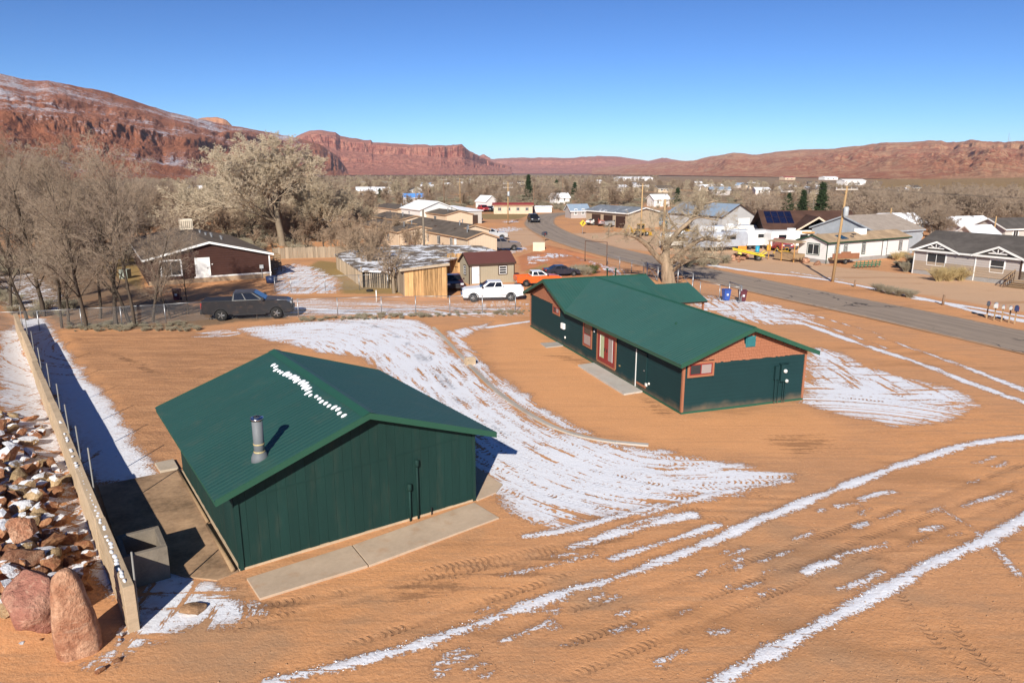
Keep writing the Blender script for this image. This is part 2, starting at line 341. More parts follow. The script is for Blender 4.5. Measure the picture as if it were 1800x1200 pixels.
def ground_material():
    t = NT('desert_soil_with_melting_snow'); pos = t.geo('Position')
    n_big = t.noise(pos, .12, 5, .6); n_mid = t.noise(pos, .9, 5, .6); n_f = t.noise(pos, 5, 5, .65); n_g = t.noise(pos, 28, 4, .7)
    n_e = t.noise(pos, 10, 4, .68)
    drv = t.mapping(pos, (.35, 3.2, 1), (0, 0, R(-29))); n_drv = t.noise(drv, 1.0, 5, .6)      # drag marks along the lane
    # soil
    c = t.mix(t.ss(n_big, .35, .68), (.64,.305,.130), (.54,.275,.135))
    c = t.mix(t.math('MULTIPLY', t.ss(n_mid, .5, .72), .5), c, (.46,.235,.115))
    c = t.mix(t.math('MULTIPLY', t.ss(n_drv, .48, .68), .62), c, (.44,.245,.13))
    c = t.mix(t.math('MULTIPLY', t.ss(n_drv, .5, .3), .35), c, (.70,.375,.18))
    fine = t.ss(t.attr('fine'), -.8, .6); c = t.mix(t.math('MULTIPLY', fine, .8), c, t.mix(n_mid, (.72,.35,.150), (.66,.325,.145)))
    churn = t.ss(t.math('ADD', t.attr('churn'), t.math('SUBTRACT', n_mid, .5)), -.4, .5)
    c = t.mix(t.math('MULTIPLY', churn, .7), c, t.mix(t.ss(t.math('ADD', t.math('MULTIPLY', n_f, .4), t.math('MULTIPLY', t.noise(t.mapping(pos, (.3,2.4,1), (0,0,R(-12))), 1.0, 5, .65), .6)), .42, .6), (.30,.15,.075), (.56,.29,.14)))
    c = t.mix(t.ss(t.math('ADD', t.attr('red'), t.math('MULTIPLY', t.math('SUBTRACT', n_mid, .5), 2)), -.3, .4), c, t.mix(n_f, (.40,.14,.06), (.58,.24,.11)))
    gr = t.ss(t.math('ADD', t.attr('grass'), t.math('MULTIPLY', t.math('SUBTRACT', n_f, .5), 2.4)), -.5, .5)
    c = t.mix(gr, c, t.mix(n_g, (.20,.13,.045), (.36,.26,.10)))
    li = t.ss(t.math('ADD', t.attr('litter'), t.math('MULTIPLY', t.math('SUBTRACT', n_mid, .5), 2.0)), -.4, .5)
    c = t.mix(li, c, t.mix(n_f, (.13,.085,.05), (.27,.18,.11)))
    st2 = t.noise(t.mapping(pos, (.12, 7.0, 1), (0, 0, R(-29))), 1.0, 4, .6)                       # thin wheel lines
    c = t.mix(t.math('MULTIPLY', t.ss(st2, .52, .66), .28), c, (.36,.19,.1)); c = t.mix(t.math('MULTIPLY', t.ss(n_f, .5, .68), t.math('SUBTRACT', .28, t.math('MULTIPLY', fine, .18))), c, (.44,.235,.125)); c = t.mix(t.math('MULTIPLY', t.ss(n_f, .46, .3), .25), c, (.72,.41,.22)); c = t.mix(t.math('MULTIPLY', t.ss(n_e, .54, .68), t.math('SUBTRACT', .36, t.math('MULTIPLY', fine, .24))), c, (.38,.205,.11)); c = t.mix(t.math('MULTIPLY', t.ss(n_e, .44, .32), .3), c, (.76,.45,.25))
    # beyond the road: paler, scrubby valley floor
    sep = t.n('ShaderNodeSeparateXYZ'); t.t.links.new(pos, sep.inputs[0])
    far = t.math('MULTIPLY', t.ss(sep.outputs[1], 150, 330), t.ss(t.noise(pos, .03, 4, .6), .3, .5))
    c = t.mix(far, c, t.mix(t.noise(pos, .25, 4, .6), (.30,.21,.13), (.19,.145,.09)))
    pl = t.ss(t.math('ADD', t.attr('pale'), t.math('MULTIPLY', t.math('SUBTRACT', n_mid, .5), 1.5)), -.6, .8)
    c = t.mix(t.math('MULTIPLY', pl, .75), c, t.mix(n_f, (.50,.33,.21), (.60,.43,.29)))
    dm = t.ss(t.math('ADD', t.attr('damp'), t.math('ADD', t.math('MULTIPLY', t.math('SUBTRACT', n_drv, .5), 4.0), t.math('MULTIPLY', t.math('SUBTRACT', n_f, .5), 1.6))), -.1, .7)
    c = t.mix(t.math('MULTIPLY', dm, .6), c, (.21,.105,.05))
    c = t.mix(t.math('MULTIPLY', t.ss(n_g, .62, .8), .45), c, (.62,.42,.28))                       # pale grit
    c = t.mix(t.math('MULTIPLY', t.ss(n_g, .40, .26), .6), c, (.2,.11,.06))                     # dark clods
    gv = t.math('MULTIPLY', t.ss(t.noise(pos, .16, 4, .6), .5, .64), t.ss(sep.outputs[1], 30, 19))
    c = t.mix(t.math('MULTIPLY', gv, .5), c, t.mix(n_g, (.23,.15,.09), (.42,.29,.19)))
    big2 = t.noise(t.mapping(pos, (.10,.34,1), (0,0,R(-29))), 1.0, 5, .6); c = t.mix(t.math('MULTIPLY', t.ss(big2, .54, .70), t.math('SUBTRACT', .55, t.math('MULTIPLY', fine, .3))), c, (.33,.165,.075))
    # tyre lugs
    td = t.attr('tread'); arc = t.attr('tarc')
    lug = t.math('SINE', t.math('MULTIPLY', t.math('ADD', arc, t.math('MULTIPLY', td, .11)), 34.0))
    inside = t.ss(td, 1.05, .85); lugm = t.math('MULTIPLY', t.ss(lug, -.1, .5), inside)
    worn = t.math('MULTIPLY', t.ss(t.noise(pos, .35, 4, .65), .44, .62), t.ss(t.noise(pos, 2.5, 3, .6), .3, .55))
    lugm = t.math('MULTIPLY', lugm, worn)
    c = t.mix(t.math('MULTIPLY', t.math('MULTIPLY', inside, worn), .18), c, (.26,.14,.075))
    c = t.mix(t.math('MULTIPLY', lugm, .45), c, (.24,.125,.065))
    # snow
    amp = t.math('ADD', t.math('MULTIPLY', t.math('SUBTRACT', n_f, .5), 1.1), t.math('MULTIPLY', t.math('SUBTRACT', n_mid, .5), 1.6))
    amp = t.math('ADD', amp, t.math('MULTIPLY', t.math('SUBTRACT', t.noise(pos, .35, 4, .6), .5), 1.6))
    fv = t.n('ShaderNodeCombineXYZ'); t.t.links.new(t.math('MULTIPLY', t.attr('fs'), .30), fv.inputs[0]); t.t.links.new(t.math('MULTIPLY', t.attr('fd'), 3.0), fv.inputs[1])
    sw1 = t.noise(fv.outputs[0], 1.0, 6, .68); sw2 = t.noise(t.mapping(pos, (.22, 2.0, 1), (0, 0, R(-8))), 1.0, 6, .7)
    flow = t.attr('flow'); sw = t.math('ADD', t.math('MULTIPLY', sw1, flow), t.math('MULTIPLY', sw2, t.math('SUBTRACT', 1.0, flow)))
    brk = t.attr('brk'); thr = t.math('SUBTRACT', .655, t.math('MULTIPLY', brk, .21))
    sw3 = t.noise(t.mapping(pos, (1.9, .24, 1), (0, 0, R(28))), 1.0, 6, .7)
    sw = t.math('MAXIMUM', sw, t.math('MULTIPLY', t.math('SUBTRACT', 1.0, flow), sw3))
    bare = t.ss(t.math('SUBTRACT', t.math('ADD', sw, t.math('ADD', t.math('MULTIPLY', t.math('SUBTRACT', n_f, .5), .25), t.math('MULTIPLY', t.math('SUBTRACT', n_g, .5), .16))), thr), -.02, .1)
    # lug prints pressed across the drive, lane by lane
    lane = t.math('ABSOLUTE', t.math('SUBTRACT', t.math('FRACT', t.math('DIVIDE', t.math('ADD', t.attr('fd'), t.math('MULTIPLY', t.noise(pos, .2, 3, .5), 1.5)), .62)), .5))
    lug2 = t.ss(t.math('SINE', t.math('MULTIPLY', t.math('ADD', t.math('ADD', t.attr('fs'), t.math('MULTIPLY', n_mid, .9)), t.math('MULTIPLY', lane, .3)), 26.0)), .05, .6)
    patch2 = t.math('MULTIPLY', t.ss(t.noise(fv.outputs[0], .8, 4, .6), .47, .58), t.math('MULTIPLY', t.ss(lane, .44, .36), flow))
    press = t.math('MULTIPLY', lug2, t.math('MULTIPLY', patch2, t.ss(n_f, .36, .56)))
    a1 = t.math('ADD', t.attr('snow'), t.math('MULTIPLY', amp, .75))
    a1 = t.math('ADD', t.math('SUBTRACT', a1, t.math('MULTIPLY', bare, 2.2)), t.math('ADD', t.math('MULTIPLY', t.math('SUBTRACT', n_g, .5), .5), t.math('MULTIPLY', t.math('SUBTRACT', n_e, .5), 1.1)))
    a1 = t.math('SUBTRACT', a1, t.math('MULTIPLY', press, 1.5))
    a1 = t.math('SUBTRACT', a1, t.math('MULTIPLY', t.math('MULTIPLY', lugm, t.attr('tsn')), t.math('MULTIPLY', t.ss(t.noise(pos, .55, 4, .65), .47, .6), 2.8)))
    brkn = t.math('MULTIPLY', t.ss(t.noise(t.mapping(drv, (1.6,1,1)), 1.6, 5, .65), .56, .72), .22)
    a2 = t.math('SUBTRACT', t.math('ADD', t.attr('strip'), t.math('MULTIPLY', t.math('ADD', amp, t.math('ADD', t.math('MULTIPLY', t.math('SUBTRACT', n_g, .5), 1.2), t.math('MULTIPLY', t.math('SUBTRACT', n_e, .5), 2.6))), .2)), t.math('ADD', brkn, t.math('MULTIPLY', t.ss(st2, .54, .68), .12)))
    sv = t.math('MAXIMUM', a1, t.math('MULTIPLY', a2, 2.2))
    sm = t.ss(sv, -.07, .12)
    thin = t.math('SUBTRACT', .97, t.math('MULTIPLY', t.ss(t.math('ADD', t.math('MULTIPLY', n_f, .6), t.math('MULTIPLY', n_mid, .4)), .46, .66), t.math('MULTIPLY', t.ss(sv, 1.3, .1), t.math('SUBTRACT', .6, t.math('MULTIPLY', t.ss(a2, -.02, .06), .38)))))
    wet = t.math('MULTIPLY', t.ss(sv, -.40, -.06), .5)
    c = t.mix(wet, c, (.24,.12,.06))
    snowc = t.mix(t.math('MULTIPLY', t.ss(n_f, .55, .75), .3), (.80,.82,.87), (.74,.68,.63))
    snowc = t.mix(t.math('MULTIPLY', t.math('MAXIMUM', lugm, press), .14), snowc, (.6,.5,.44))
    c = t.mix(t.math('MULTIPLY', sm, thin), c, snowc)
    t.out(c, t.mix(sm, (.92,.92,.92), (.6,.6,.6)), .25)
    h = t.math('ADD', t.math('MULTIPLY', n_f, .5), t.math('ADD', t.math('MULTIPLY', n_g, .35), t.math('MULTIPLY', n_e, .7)))
    h = t.math('ADD', h, t.math('MULTIPLY', n_drv, .3)); h = t.math('ADD', h, t.math('MULTIPLY', n_mid, 1.0))
    h = t.math('SUBTRACT', h, t.math('MULTIPLY', lugm, .8)); h = t.math('ADD', h, t.math('MULTIPLY', sm, .5))
    h = t.math('ADD', h, t.math('MULTIPLY', t.math('MULTIPLY', churn, n_f), 1.6))
    t.bump(h, .032, .75); return t.m
ground = struct(link('ground', gme, ground_material()))

# ================================================================== ROAD
cl = smooth_line([(52,12),(43,30),(35.7,48.2),(32.2,57.6),(27.6,68.6),(21.6,84.6),(16.9,98.6),(12.4,114.5),(8.8,133),(6.6,155),(6.6,172),(8.6,192),(13.5,205),(24,213),(45,221),(80,232)], 10)
def ribbon(pts, hw, z, name, m, parent=None, n=7):
    d = np.gradient(pts, axis=0); d /= np.linalg.norm(d, axis=1)[:,None]; nn = np.stack([-d[:,1], d[:,0]], 1)
    rows = [np.column_stack([pts+nn*o, np.full(len(pts), z+.05*(1-(o/hw)**2))]) for o in np.linspace(-hw, hw, n)]
    V = np.stack(rows, 1).reshape(-1, 3); me = np_mesh(name, V, grid_faces(n, len(pts)))
    L = np.concatenate([[0], np.cumsum(np.linalg.norm(np.diff(pts, axis=0), axis=1))])
    a = me.attributes.new('across', 'FLOAT', 'POINT'); a.data.foreach_set('value', np.tile(np.linspace(-hw, hw, n), len(pts)).astype(np.float32))
    a = me.attributes.new('along', 'FLOAT', 'POINT'); a.data.foreach_set('value', np.repeat(L, n).astype(np.float32))
    me.shade_smooth(); return link(name, me, m, parent)
def road_material():
    t = NT('worn_asphalt'); pos = t.geo('Position'); ac = t.attr('across'); al = t.attr('along')
    n = t.noise(pos, .6, 5, .6); f = t.noise(pos, 25, 3, .7)
    cv = t.n('ShaderNodeCombineXYZ'); t.t.links.new(t.math('MULTIPLY', ac, 1.6), cv.inputs[0]); t.t.links.new(t.math('MULTIPLY', al, .05), cv.inputs[1])
    stz = t.noise(cv.outputs[0], 1.0, 4, .6)
    c = t.mix(t.ss(stz, .35, .65), (.25,.195,.15), (.35,.275,.21)); c = t.mix(t.math('MULTIPLY', t.ss(n, .45, .7), .5), c, (.36,.28,.21))
    c = t.mix(t.math('MULTIPLY', f, .3), c, (.2,.17,.145))
    vo = t.n('ShaderNodeTexVoronoi', feature='DISTANCE_TO_EDGE', i_Scale=.16); nz = t.t.nodes.new('ShaderNodeTexNoise'); nz.inputs['Scale'].default_value = .8
    t.t.links.new(pos, nz.inputs['Vector']); mv = t.n('ShaderNodeVectorMath', operation='ADD'); t.t.links.new(pos, mv.inputs[0])
    sc = t.n('ShaderNodeVectorMath', operation='SCALE'); t.t.links.new(nz.outputs['Color'], sc.inputs[0]); sc.inputs['Scale'].default_value = 1.5
    t.t.links.new(sc.outputs[0], mv.inputs[1]); t.t.links.new(mv.outputs[0], vo.inputs['Vector'])
    crack = t.math('MULTIPLY', t.ss(vo.outputs['Distance'], .014, .004), t.ss(t.noise(pos, .12, 3, .6), .5, .6))
    c = t.mix(t.math('MULTIPLY', crack, .85), c, (.035,.03,.028))
    edge = t.ss(t.math('ADD', t.math('ABSOLUTE', ac), t.math('MULTIPLY', t.math('SUBTRACT', t.noise(pos, 1.3, 4, .6), .5), 1.4)), 3.05, 3.5)
    c = t.mix(edge, c, (.42,.25,.14))
    line = t.math('MULTIPLY', t.ss(t.math('ABSOLUTE', t.math('SUBTRACT', t.math('ABSOLUTE', ac), 3.0)), .085, .05), t.ss(t.noise(pos, 2.2, 4, .7), .42, .6))
    c = t.mix(t.math('MULTIPLY', line, .35), c, (.55,.52,.47))
    t.out(c, .85, .3); t.bump(f, .01); return t.m
road = struct(ribbon(cl, 3.6, .045, 'road', road_material()))

# ================================================================== HILLS
def rock_material(name, dark, mid, light, snow=0.0, strata=.03, scrub=.3, talus=(.36,.15,.075), tk=.75):
    t = NT(name); pos = t.geo('Position'); nor = t.geo('Normal')
    sp = t.n('ShaderNodeSeparateXYZ'); t.t.links.new(pos, sp.inputs[0]); sn = t.n('ShaderNodeSeparateXYZ'); t.t.links.new(nor, sn.inputs[0])
    nb = t.noise(pos, .004, 6, .62); nm = t.noise(pos, .03, 6, .65); nf = t.noise(pos, .16, 5, .7)
    zz = t.math('ADD', t.math('MULTIPLY', sp.outputs[2], strata), t.math('MULTIPLY', nb, 3.0))
    cv = t.n('ShaderNodeCombineXYZ'); t.t.links.new(zz, cv.inputs[2]); t.t.links.new(t.math('MULTIPLY', sp.outputs[0], .0006), cv.inputs[0])
    band = t.noise(cv.outputs[0], 2.2, 5, .7)
    c = t.mix(t.ss(band, .35, .62), dark, mid); c = t.mix(t.ss(nm, .47, .6), c, light); c = t.mix(t.math('MULTIPLY', t.ss(nb, .52, .62), .7), c, light)
    steep = t.ss(sn.outputs[2], .86, .55)
    c = t.mix(t.math('MULTIPLY', t.math('SUBTRACT', 1.0, steep), tk), c, t.mix(nm, talus, tuple(min(1, k*1.45) for k in talus)))
    c = t.mix(t.math('MULTIPLY', t.math('MULTIPLY', steep, .6), t.ss(nf, .55, .35)), c, tuple(k*.6 for k in dark))
    if scrub: c = t.mix(t.math('MULTIPLY', t.ss(nf, .54, .7), scrub), c, (.10,.085,.05))
    if snow:
        chute = t.noise(t.mapping(pos, (.016, .0035, .004), (0, 0, R(-38))), 1.0, 7, .72); nff = t.noise(pos, .5, 4, .7)
        flat = t.ss(sn.outputs[2], .45, .85)
        s_ = t.math('ADD', t.math('MULTIPLY', flat, .30), t.math('ADD', t.math('MULTIPLY', t.math('ADD', nf, nff), .42), t.math('MULTIPLY', chute, .85)))
        hi = t.ss(sp.outputs[2], 30, 190); s_ = t.math('ADD', s_, t.math('MULTIPLY', hi, .07))
        c = t.mix(t.math('MULTIPLY', t.ss(s_, 1.19, 1.31), snow), c, (.74,.74,.80))
    t.out(c, .95, .1); t.bump(t.math('ADD', t.math('MULTIPLY', nm, 1.6), t.math('ADD', nf, t.math('MULTIPLY', t.noise(pos, .6, 4, .7), .5))), 7.0, .9); return t.m
def hill(name, top, base, m, prof, gully=.12, ns=420, nt=70, back=.5, seed=0, rough=.06, cliffy=1.0):
    """terrain strip between a valley-foot line and a crest line, both given by bearing and distance, then a fall behind the crest"""
    T = np.array([AT(u, v, Y) for u, v, Y in top]); us = [p[0] for p in top]
    B = np.array([[(u-900)/FPX*_c*Y, Y, z] for u, Y, z in base]); ub = [p[0] for p in base]
    u = np.linspace(us[0], us[-1], ns)
    TT = np.stack([np.interp(u, us, T[:,k]) for k in range(3)], 1); BB = np.stack([np.interp(u, ub, B[:,k]) for k in range(3)], 1)
    tt = np.concatenate([np.linspace(0, 1, nt), 1+np.linspace(.04, 1, 14)*back]); nt2 = len(tt)
    S, Tt = np.meshgrid(np.arange(ns), tt)
    arc = np.concatenate([[0], np.cumsum(np.hypot(*np.diff(TT[:,:2], axis=0).T))])[S]; span = np.hypot(*(TT-BB)[:,:2].T)[S]
    u_ = arc/span; g1 = np.abs(fbm(u_*2.6+seed, Tt*1.0+seed*.7, 5)-.5)*2; g2 = fbm(u_*13+seed*3, Tt*7+seed, 6, .6)-.5; g3 = np.abs(fbm(u_*24+Tt*9+seed, Tt*14+seed*2, 4, .6)-.5)*2-.4
    env = np.sin(np.clip(Tt, 0, 1)*math.pi)**.6
    tz = np.clip(Tt+(g1-.35)*gully*env+g2*.10*env*cliffy+g3*.02*env*cliffy, 0, 1)
    wob_ = .30*(fbm(u_*1.6+seed*5, Tt*2.2+2, 4)-.5); zp = np.interp(np.clip(tz+wob_*env, 0, 1), *zip(*prof)); frac = np.clip(fbm(u_*2.4+seed*2, Tt*3.0+8, 4)*4-1.6, 0, 1)
    zp = zp*frac+(1-frac)*(.5*zp+.5*tz)                           # ledges fade in and out along the rim
    zp = np.where(Tt <= 1, zp, 1-.25*(Tt-1)/back)
    top_jit = (fbm(arc/(span*.05)+5, arc*0+seed, 4)-.5)*rough
    zp = zp*(1+top_jit*np.clip(Tt*2-1, 0, 1))+g2*.04*env+g3*.008*env
    XY = BB[S][...,:2]*(1-Tt[...,None])+TT[S][...,:2]*Tt[...,None]
    zz = BB[S][...,2]+(TT[S][...,2]-BB[S][...,2])*zp
    V = np.concatenate([XY, zz[...,None]], -1).reshape(-1, 3)
    me = np_mesh(name, V, grid_faces(ns, nt2)); me.shade_smooth(); return struct(link(name, me, m))
red_snow = rock_material('red_rimrock_with_snow', (.17,.06,.04), (.33,.115,.062), (.39,.17,.095), .85, .03, .55, (.38,.145,.075))
red_far = rock_material('red_mesa', (.12,.035,.03), (.38,.125,.08), (.48,.22,.145), 0, .045, .25, (.45,.19,.13), .5)
red_soft = rock_material('red_slickrock_hills', (.27,.085,.05), (.50,.20,.115), (.58,.37,.22), .0, .05, .6, (.52,.23,.13), .3)
gold = rock_material('dry_scrub_apron', (.34,.2,.1), (.4,.26,.13), (.45,.3,.16), 0, .02, .55, (.38,.25,.125))
orange = rock_material('pale_sandstone', (.42,.18,.1), (.55,.27,.15), (.6,.33,.2), 0, .02, .1, (.5,.24,.13))
steps = [(0,0),(.28,.17),(.46,.36),(.52,.49),(.64,.60),(.70,.72),(.84,.86),(.89,.92),(1,1)]
hill('hill', [(-420,85,1000),(-200,112,1150),(0,131,1300),(60,143,1370),(85,142,1400),(150,155,1520),(200,165,1650),(250,182,1800),(300,198,1950),(345,208,2100),(400,220,2350),(445,228,2600),(500,238,2900),(560,252,3200),(590,272,3350),(612,300,3450),(625,304,3500)],
     [(-420,400,0),(0,470,0),(200,700,0),(345,1000,0),(445,1400,0),(575,2200,0),(625,3300,0)], red_snow, steps, .13, 1000, 170, .6, 3, .03, .45)
hill('sandstone_dome', [(318,214,2900),(345,210,2900),(356,207,2900),(380,206,2900),(398,211,2900),(409,222,2900),(418,234,2900)], [(318,2700,60),(418,2700,60)], orange, [(0,0),(.3,.6),(.6,.9),(1,1)], .1, 80, 24, .5, 9, .02)
hill('mesa', [(455,248,4300),(515,243,4250),(528,236,4200),(545,230,4200),(562,228,4200),(590,233,4250),(598,239,4300),(640,246,4350),(652,246,4350),(655,250,4360),(700,253,4400),(780,256,4500),(812,253,4600),(816,257,4620),(826,266,4750),(845,275,5000),(868,285,5300),(900,293,5600)],
     [(455,3000,0),(600,3000,0),(750,3300,0),(830,3700,0),(900,4600,0)], red_far, [(0,0),(.3,.14),(.5,.3),(.52,.36),(.6,.42),(.75,.55),(.79,.9),(.86,.93),(1,1)], .16, 700, 120, .4, 21, .05, 1.6)
hill('butte', [(838,277,6500),(845,273,6500),(850,271,6500),(855,274,6500),(862,278,6500)], [(838,6300,60),(862,6300,60)], red_far, [(0,0),(.5,.8),(1,1)], .1, 30, 14, .4, 4, .02)
hill('far_mesa', [(820,290,8200),(850,280,8000),(880,279,7800),(920,277,7600),(1000,278,7400),(1050,274,7200),(1090,276,7200),(1110,279,7200),(1140,283,7200),(1165,277,7200),(1200,283,7000),(1260,281,6800)],
     [(820,6200,0),(1000,5600,0),(1260,5000,0)], red_far, [(0,0),(.3,.2),(.6,.5),(.7,.8),(1,1)], .3, 320, 60, .4, 31, .08)
hill('red_hills', [(1040,296,6000),(1130,288,5500),(1210,283,5000),(1255,275,4700),(1290,268,4500),(1330,272,4300),(1365,268,4100),(1400,265,4000),(1450,262,3800),(1500,258,3600),(1560,252,3400),(1640,249,3200),(1700,247,3000),(1800,250,2700),(2000,243,2400),(2300,235,2100)],
     [(1040,3800,0),(1210,2600,0),(1400,1700,0),(1600,1250,0),(1800,1000,0),(2300,800,0)], red_soft, [(0,0),(.25,.14),(.45,.42),(.5,.55),(.7,.7),(.75,.86),(1,1)], .42, 900, 130, .5, 44, .12, 2.2)
hill('scrub_slope', [(1180,313,2000),(1300,316,1500),(1420,319,1250),(1500,318,1100),(1650,316,1000),(1800,312,900),(2100,300,800)],
     [(1180,1000,0),(1350,620,0),(1500,430,0),(1800,300,0),(2100,260,0)], gold, [(0,0),(.4,.35),(1,1)], .2, 260, 60, .3, 52, .06)
# ================================================================== SHARED MATERIALS
GREEN_ROOF = mat('green_painted_steel_roof', (.0185,.069,.056), .5, .5, 0, .10, .5, rnd=.03, dust=.05)
HOUSE_ROOF = mat('sheen_lightened_house_roof', (.030,.099,.080), .48, .5, 0, .10, .5, rnd=.03, dust=.05)  # green lightened so the colour carries the house roof's grazing sheen
GREEN_TRIM = mat('green_trim_paint', (.018,.080,.05), .5, .4, 0, .12, rnd=.03)
GREEN_BOARD = mat('dark_green_board_paint', (.0075,.033,.028), .75, .25, 0, .3, 1.2, (1,1,.18), .004, 40, .035, .06)
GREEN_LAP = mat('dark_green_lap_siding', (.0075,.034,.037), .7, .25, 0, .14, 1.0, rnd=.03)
def tan_base(m):                                     # tan tone growing stronger towards the foot of the walls
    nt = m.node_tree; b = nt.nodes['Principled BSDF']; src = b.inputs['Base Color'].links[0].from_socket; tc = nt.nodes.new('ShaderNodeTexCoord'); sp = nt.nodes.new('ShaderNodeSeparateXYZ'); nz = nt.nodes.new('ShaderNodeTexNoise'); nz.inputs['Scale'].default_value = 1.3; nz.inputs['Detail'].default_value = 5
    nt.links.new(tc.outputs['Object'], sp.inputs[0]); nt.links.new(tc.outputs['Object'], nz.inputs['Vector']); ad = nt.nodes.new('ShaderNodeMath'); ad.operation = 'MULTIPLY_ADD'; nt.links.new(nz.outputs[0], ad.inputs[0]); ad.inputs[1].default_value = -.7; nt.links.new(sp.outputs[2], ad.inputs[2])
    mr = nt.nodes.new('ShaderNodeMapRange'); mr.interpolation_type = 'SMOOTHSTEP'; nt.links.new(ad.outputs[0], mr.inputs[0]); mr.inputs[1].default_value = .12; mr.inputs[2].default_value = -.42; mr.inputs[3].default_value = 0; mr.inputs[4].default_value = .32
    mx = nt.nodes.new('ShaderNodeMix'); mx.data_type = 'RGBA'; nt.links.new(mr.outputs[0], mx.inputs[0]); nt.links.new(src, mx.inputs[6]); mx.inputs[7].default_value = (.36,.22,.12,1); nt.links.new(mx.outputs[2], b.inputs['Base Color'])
tan_base(GREEN_LAP)
BROWN_TRIM = mat('terracotta_trim_paint', (.31,.125,.068), .7, .25, 0, .12, rnd=.03)
RED_FRAME = mat('dark_red_door_paint', (.23,.025,.022), .5, .4, 0, .12, rnd=.03)
DARK = mat('dark_deck_brown', (.05,.026,.02), .8, .2)  # dark brown shared by roof decks, workshop bays and timber house walls
CONC = mat('pale_concrete', (.46,.385,.30), .9, .2, 0, .28, 1.3, bump=.006, bscale=45, dust=.5)
CONC_OLD = mat('weathered_board_formed_concrete', (.46,.35,.235), .92, .2, 0, .35, 1.6, (1,1,3), .012, 22, .25)
SLAB = mat('dusty_concrete_slab', (.47,.36,.26), .92, .15, 0, .25, .9, bump=.004, bscale=60, dust=.55)
STEEL = mat('galvanised_steel', (.36,.37,.38), .42, .5, .75, .2, 3)
PIPE = mat('dull_flue_steel', (.135,.148,.16), .6, .35, 0, .12, 2)
WHITE = mat('white_paint', (.78,.78,.76), .55, .4, 0, .08)
BLACK = mat('black_rubber', (.018,.018,.018), .8, .3, 0, .2)
WOOD = mat('weathered_wood', (.30,.20,.115), .9, .15, 0, .4, 2, (4,4,.5), .006, 30)
SNOWM = mat('packed_snow', (.82,.84,.88), .6, .3, 0, .06, 3, bump=.01, bscale=14)
GLASS_T = NT('window_glass'); GLASS_T.out((.03,.035,.04), .06, .6); GLASS = GLASS_T.m
g2 = NT('screened_glass'); g2.out((.30,.25,.24), .25, .4); SCREEN = g2.m

def ribbed(u0, u1, s0, s1, org, du, ds, dn, pitch=.23, rib=.014, rw=.05, lift=.03):
    """one sheet of ribbed roofing: s0/s1 give where it starts and ends up the slope at each u"""
    pr = []; n = max(1, int(round((u1-u0)/pitch))); p = (u1-u0)/n
    for k in range(n):
        a = u0+k*p; pr += [(a, 0), (a+p/2-rw*.5, 0), (a+p/2-rw*.25, rib), (a+p/2+rw*.25, rib), (a+p/2+rw*.5, 0)]
    pr.append((u1, 0)); m = MB(); org = Vector(org); du = Vector(du); ds = Vector(ds); dn = Vector(dn); N = len(pr)
    for (f, off) in ((s0, 0), (s1, 0)):
        for u, h in pr: m.v.append(tuple(org+du*u+ds*f(u)+dn*(lift+h)))
    for u, h in pr: m.v.append(tuple(org+du*u+ds*s0(u)+dn*(lift-.02)))
    flip = du.cross(ds).dot(dn) < 0
    for k in range(N-1):
        f = (k, k+1, N+k+1, N+k); g = (2*N+k, 2*N+k+1, k+1, k)
        m.f += [f[::-1], g[::-1]] if flip else [f, g]
    return m
def frame_empty(name, label, cat, x0, y0, a, group=None):
    return thing(name, label, cat, (x0, y0, 0), math.pi/2-a, group)
def window(parent, Q, m_frame, trim=None, tw=.1, panes=2, horiz=False, glass=None, fw=.05, sub=True, names=('window','trim','pane')):
    """window on a 3d quad Q (bl, br, tr, tl): casing, frame bars and separate panes"""
    Q = [Vector(q) for q in Q]; w = (Q[1]-Q[0]).length; h = (Q[3]-Q[0]).length; a = fw/w; b = fw/h
    bars = MB()
    for s in ((0,a,0,1),(1-a,1,0,1),(a,1-a,0,b),(a,1-a,1-b,1)): bars.patch(Q, *s, off=.035)
    cuts = np.linspace(a, 1-a, panes+1) if not horiz else np.linspace(b, 1-b, panes+1)
    for k in range(1, panes):
        if horiz: bars.patch(Q, a, 1-a, cuts[k]-b*.5, cuts[k]+b*.5, off=.033)
        else: bars.patch(Q, cuts[k]-a*.5, cuts[k]+a*.5, b, 1-b, off=.033)
    win = bars.build(names[0], m_frame, parent)
    for k in range(panes):
        m = MB()
        if horiz: m.patch(Q, a, 1-a, cuts[k], cuts[k+1], off=.015)
        else: m.patch(Q, cuts[k], cuts[k+1], b, 1-b, off=.015)
        gm = glass[k % len(glass)] if isinstance(glass, (list, tuple)) else (glass or GLASS)
        m.build(names[2], gm, win)
    if trim:
        t = MB(); x = tw/w; y = tw/h
        for s in ((-x,0,-y,1+y),(1,1+x,-y,1+y),(0,1,-y,0),(0,1,1,1+y)): t.patch(Q, *s, off=.028)
        t.build(names[1], trim, win)
    return win
def quad_x(x, ya, yb, z0, z1): return [(x,ya,z0),(x,yb,z0),(x,yb,z1),(x,ya,z1)]      # faces -x when ya>yb
def quad_y(y, xa, xb, z0, z1): return [(xa,y,z0),(xb,y,z0),(xb,y,z1),(xa,y,z1)]      # faces -y when xa<xb

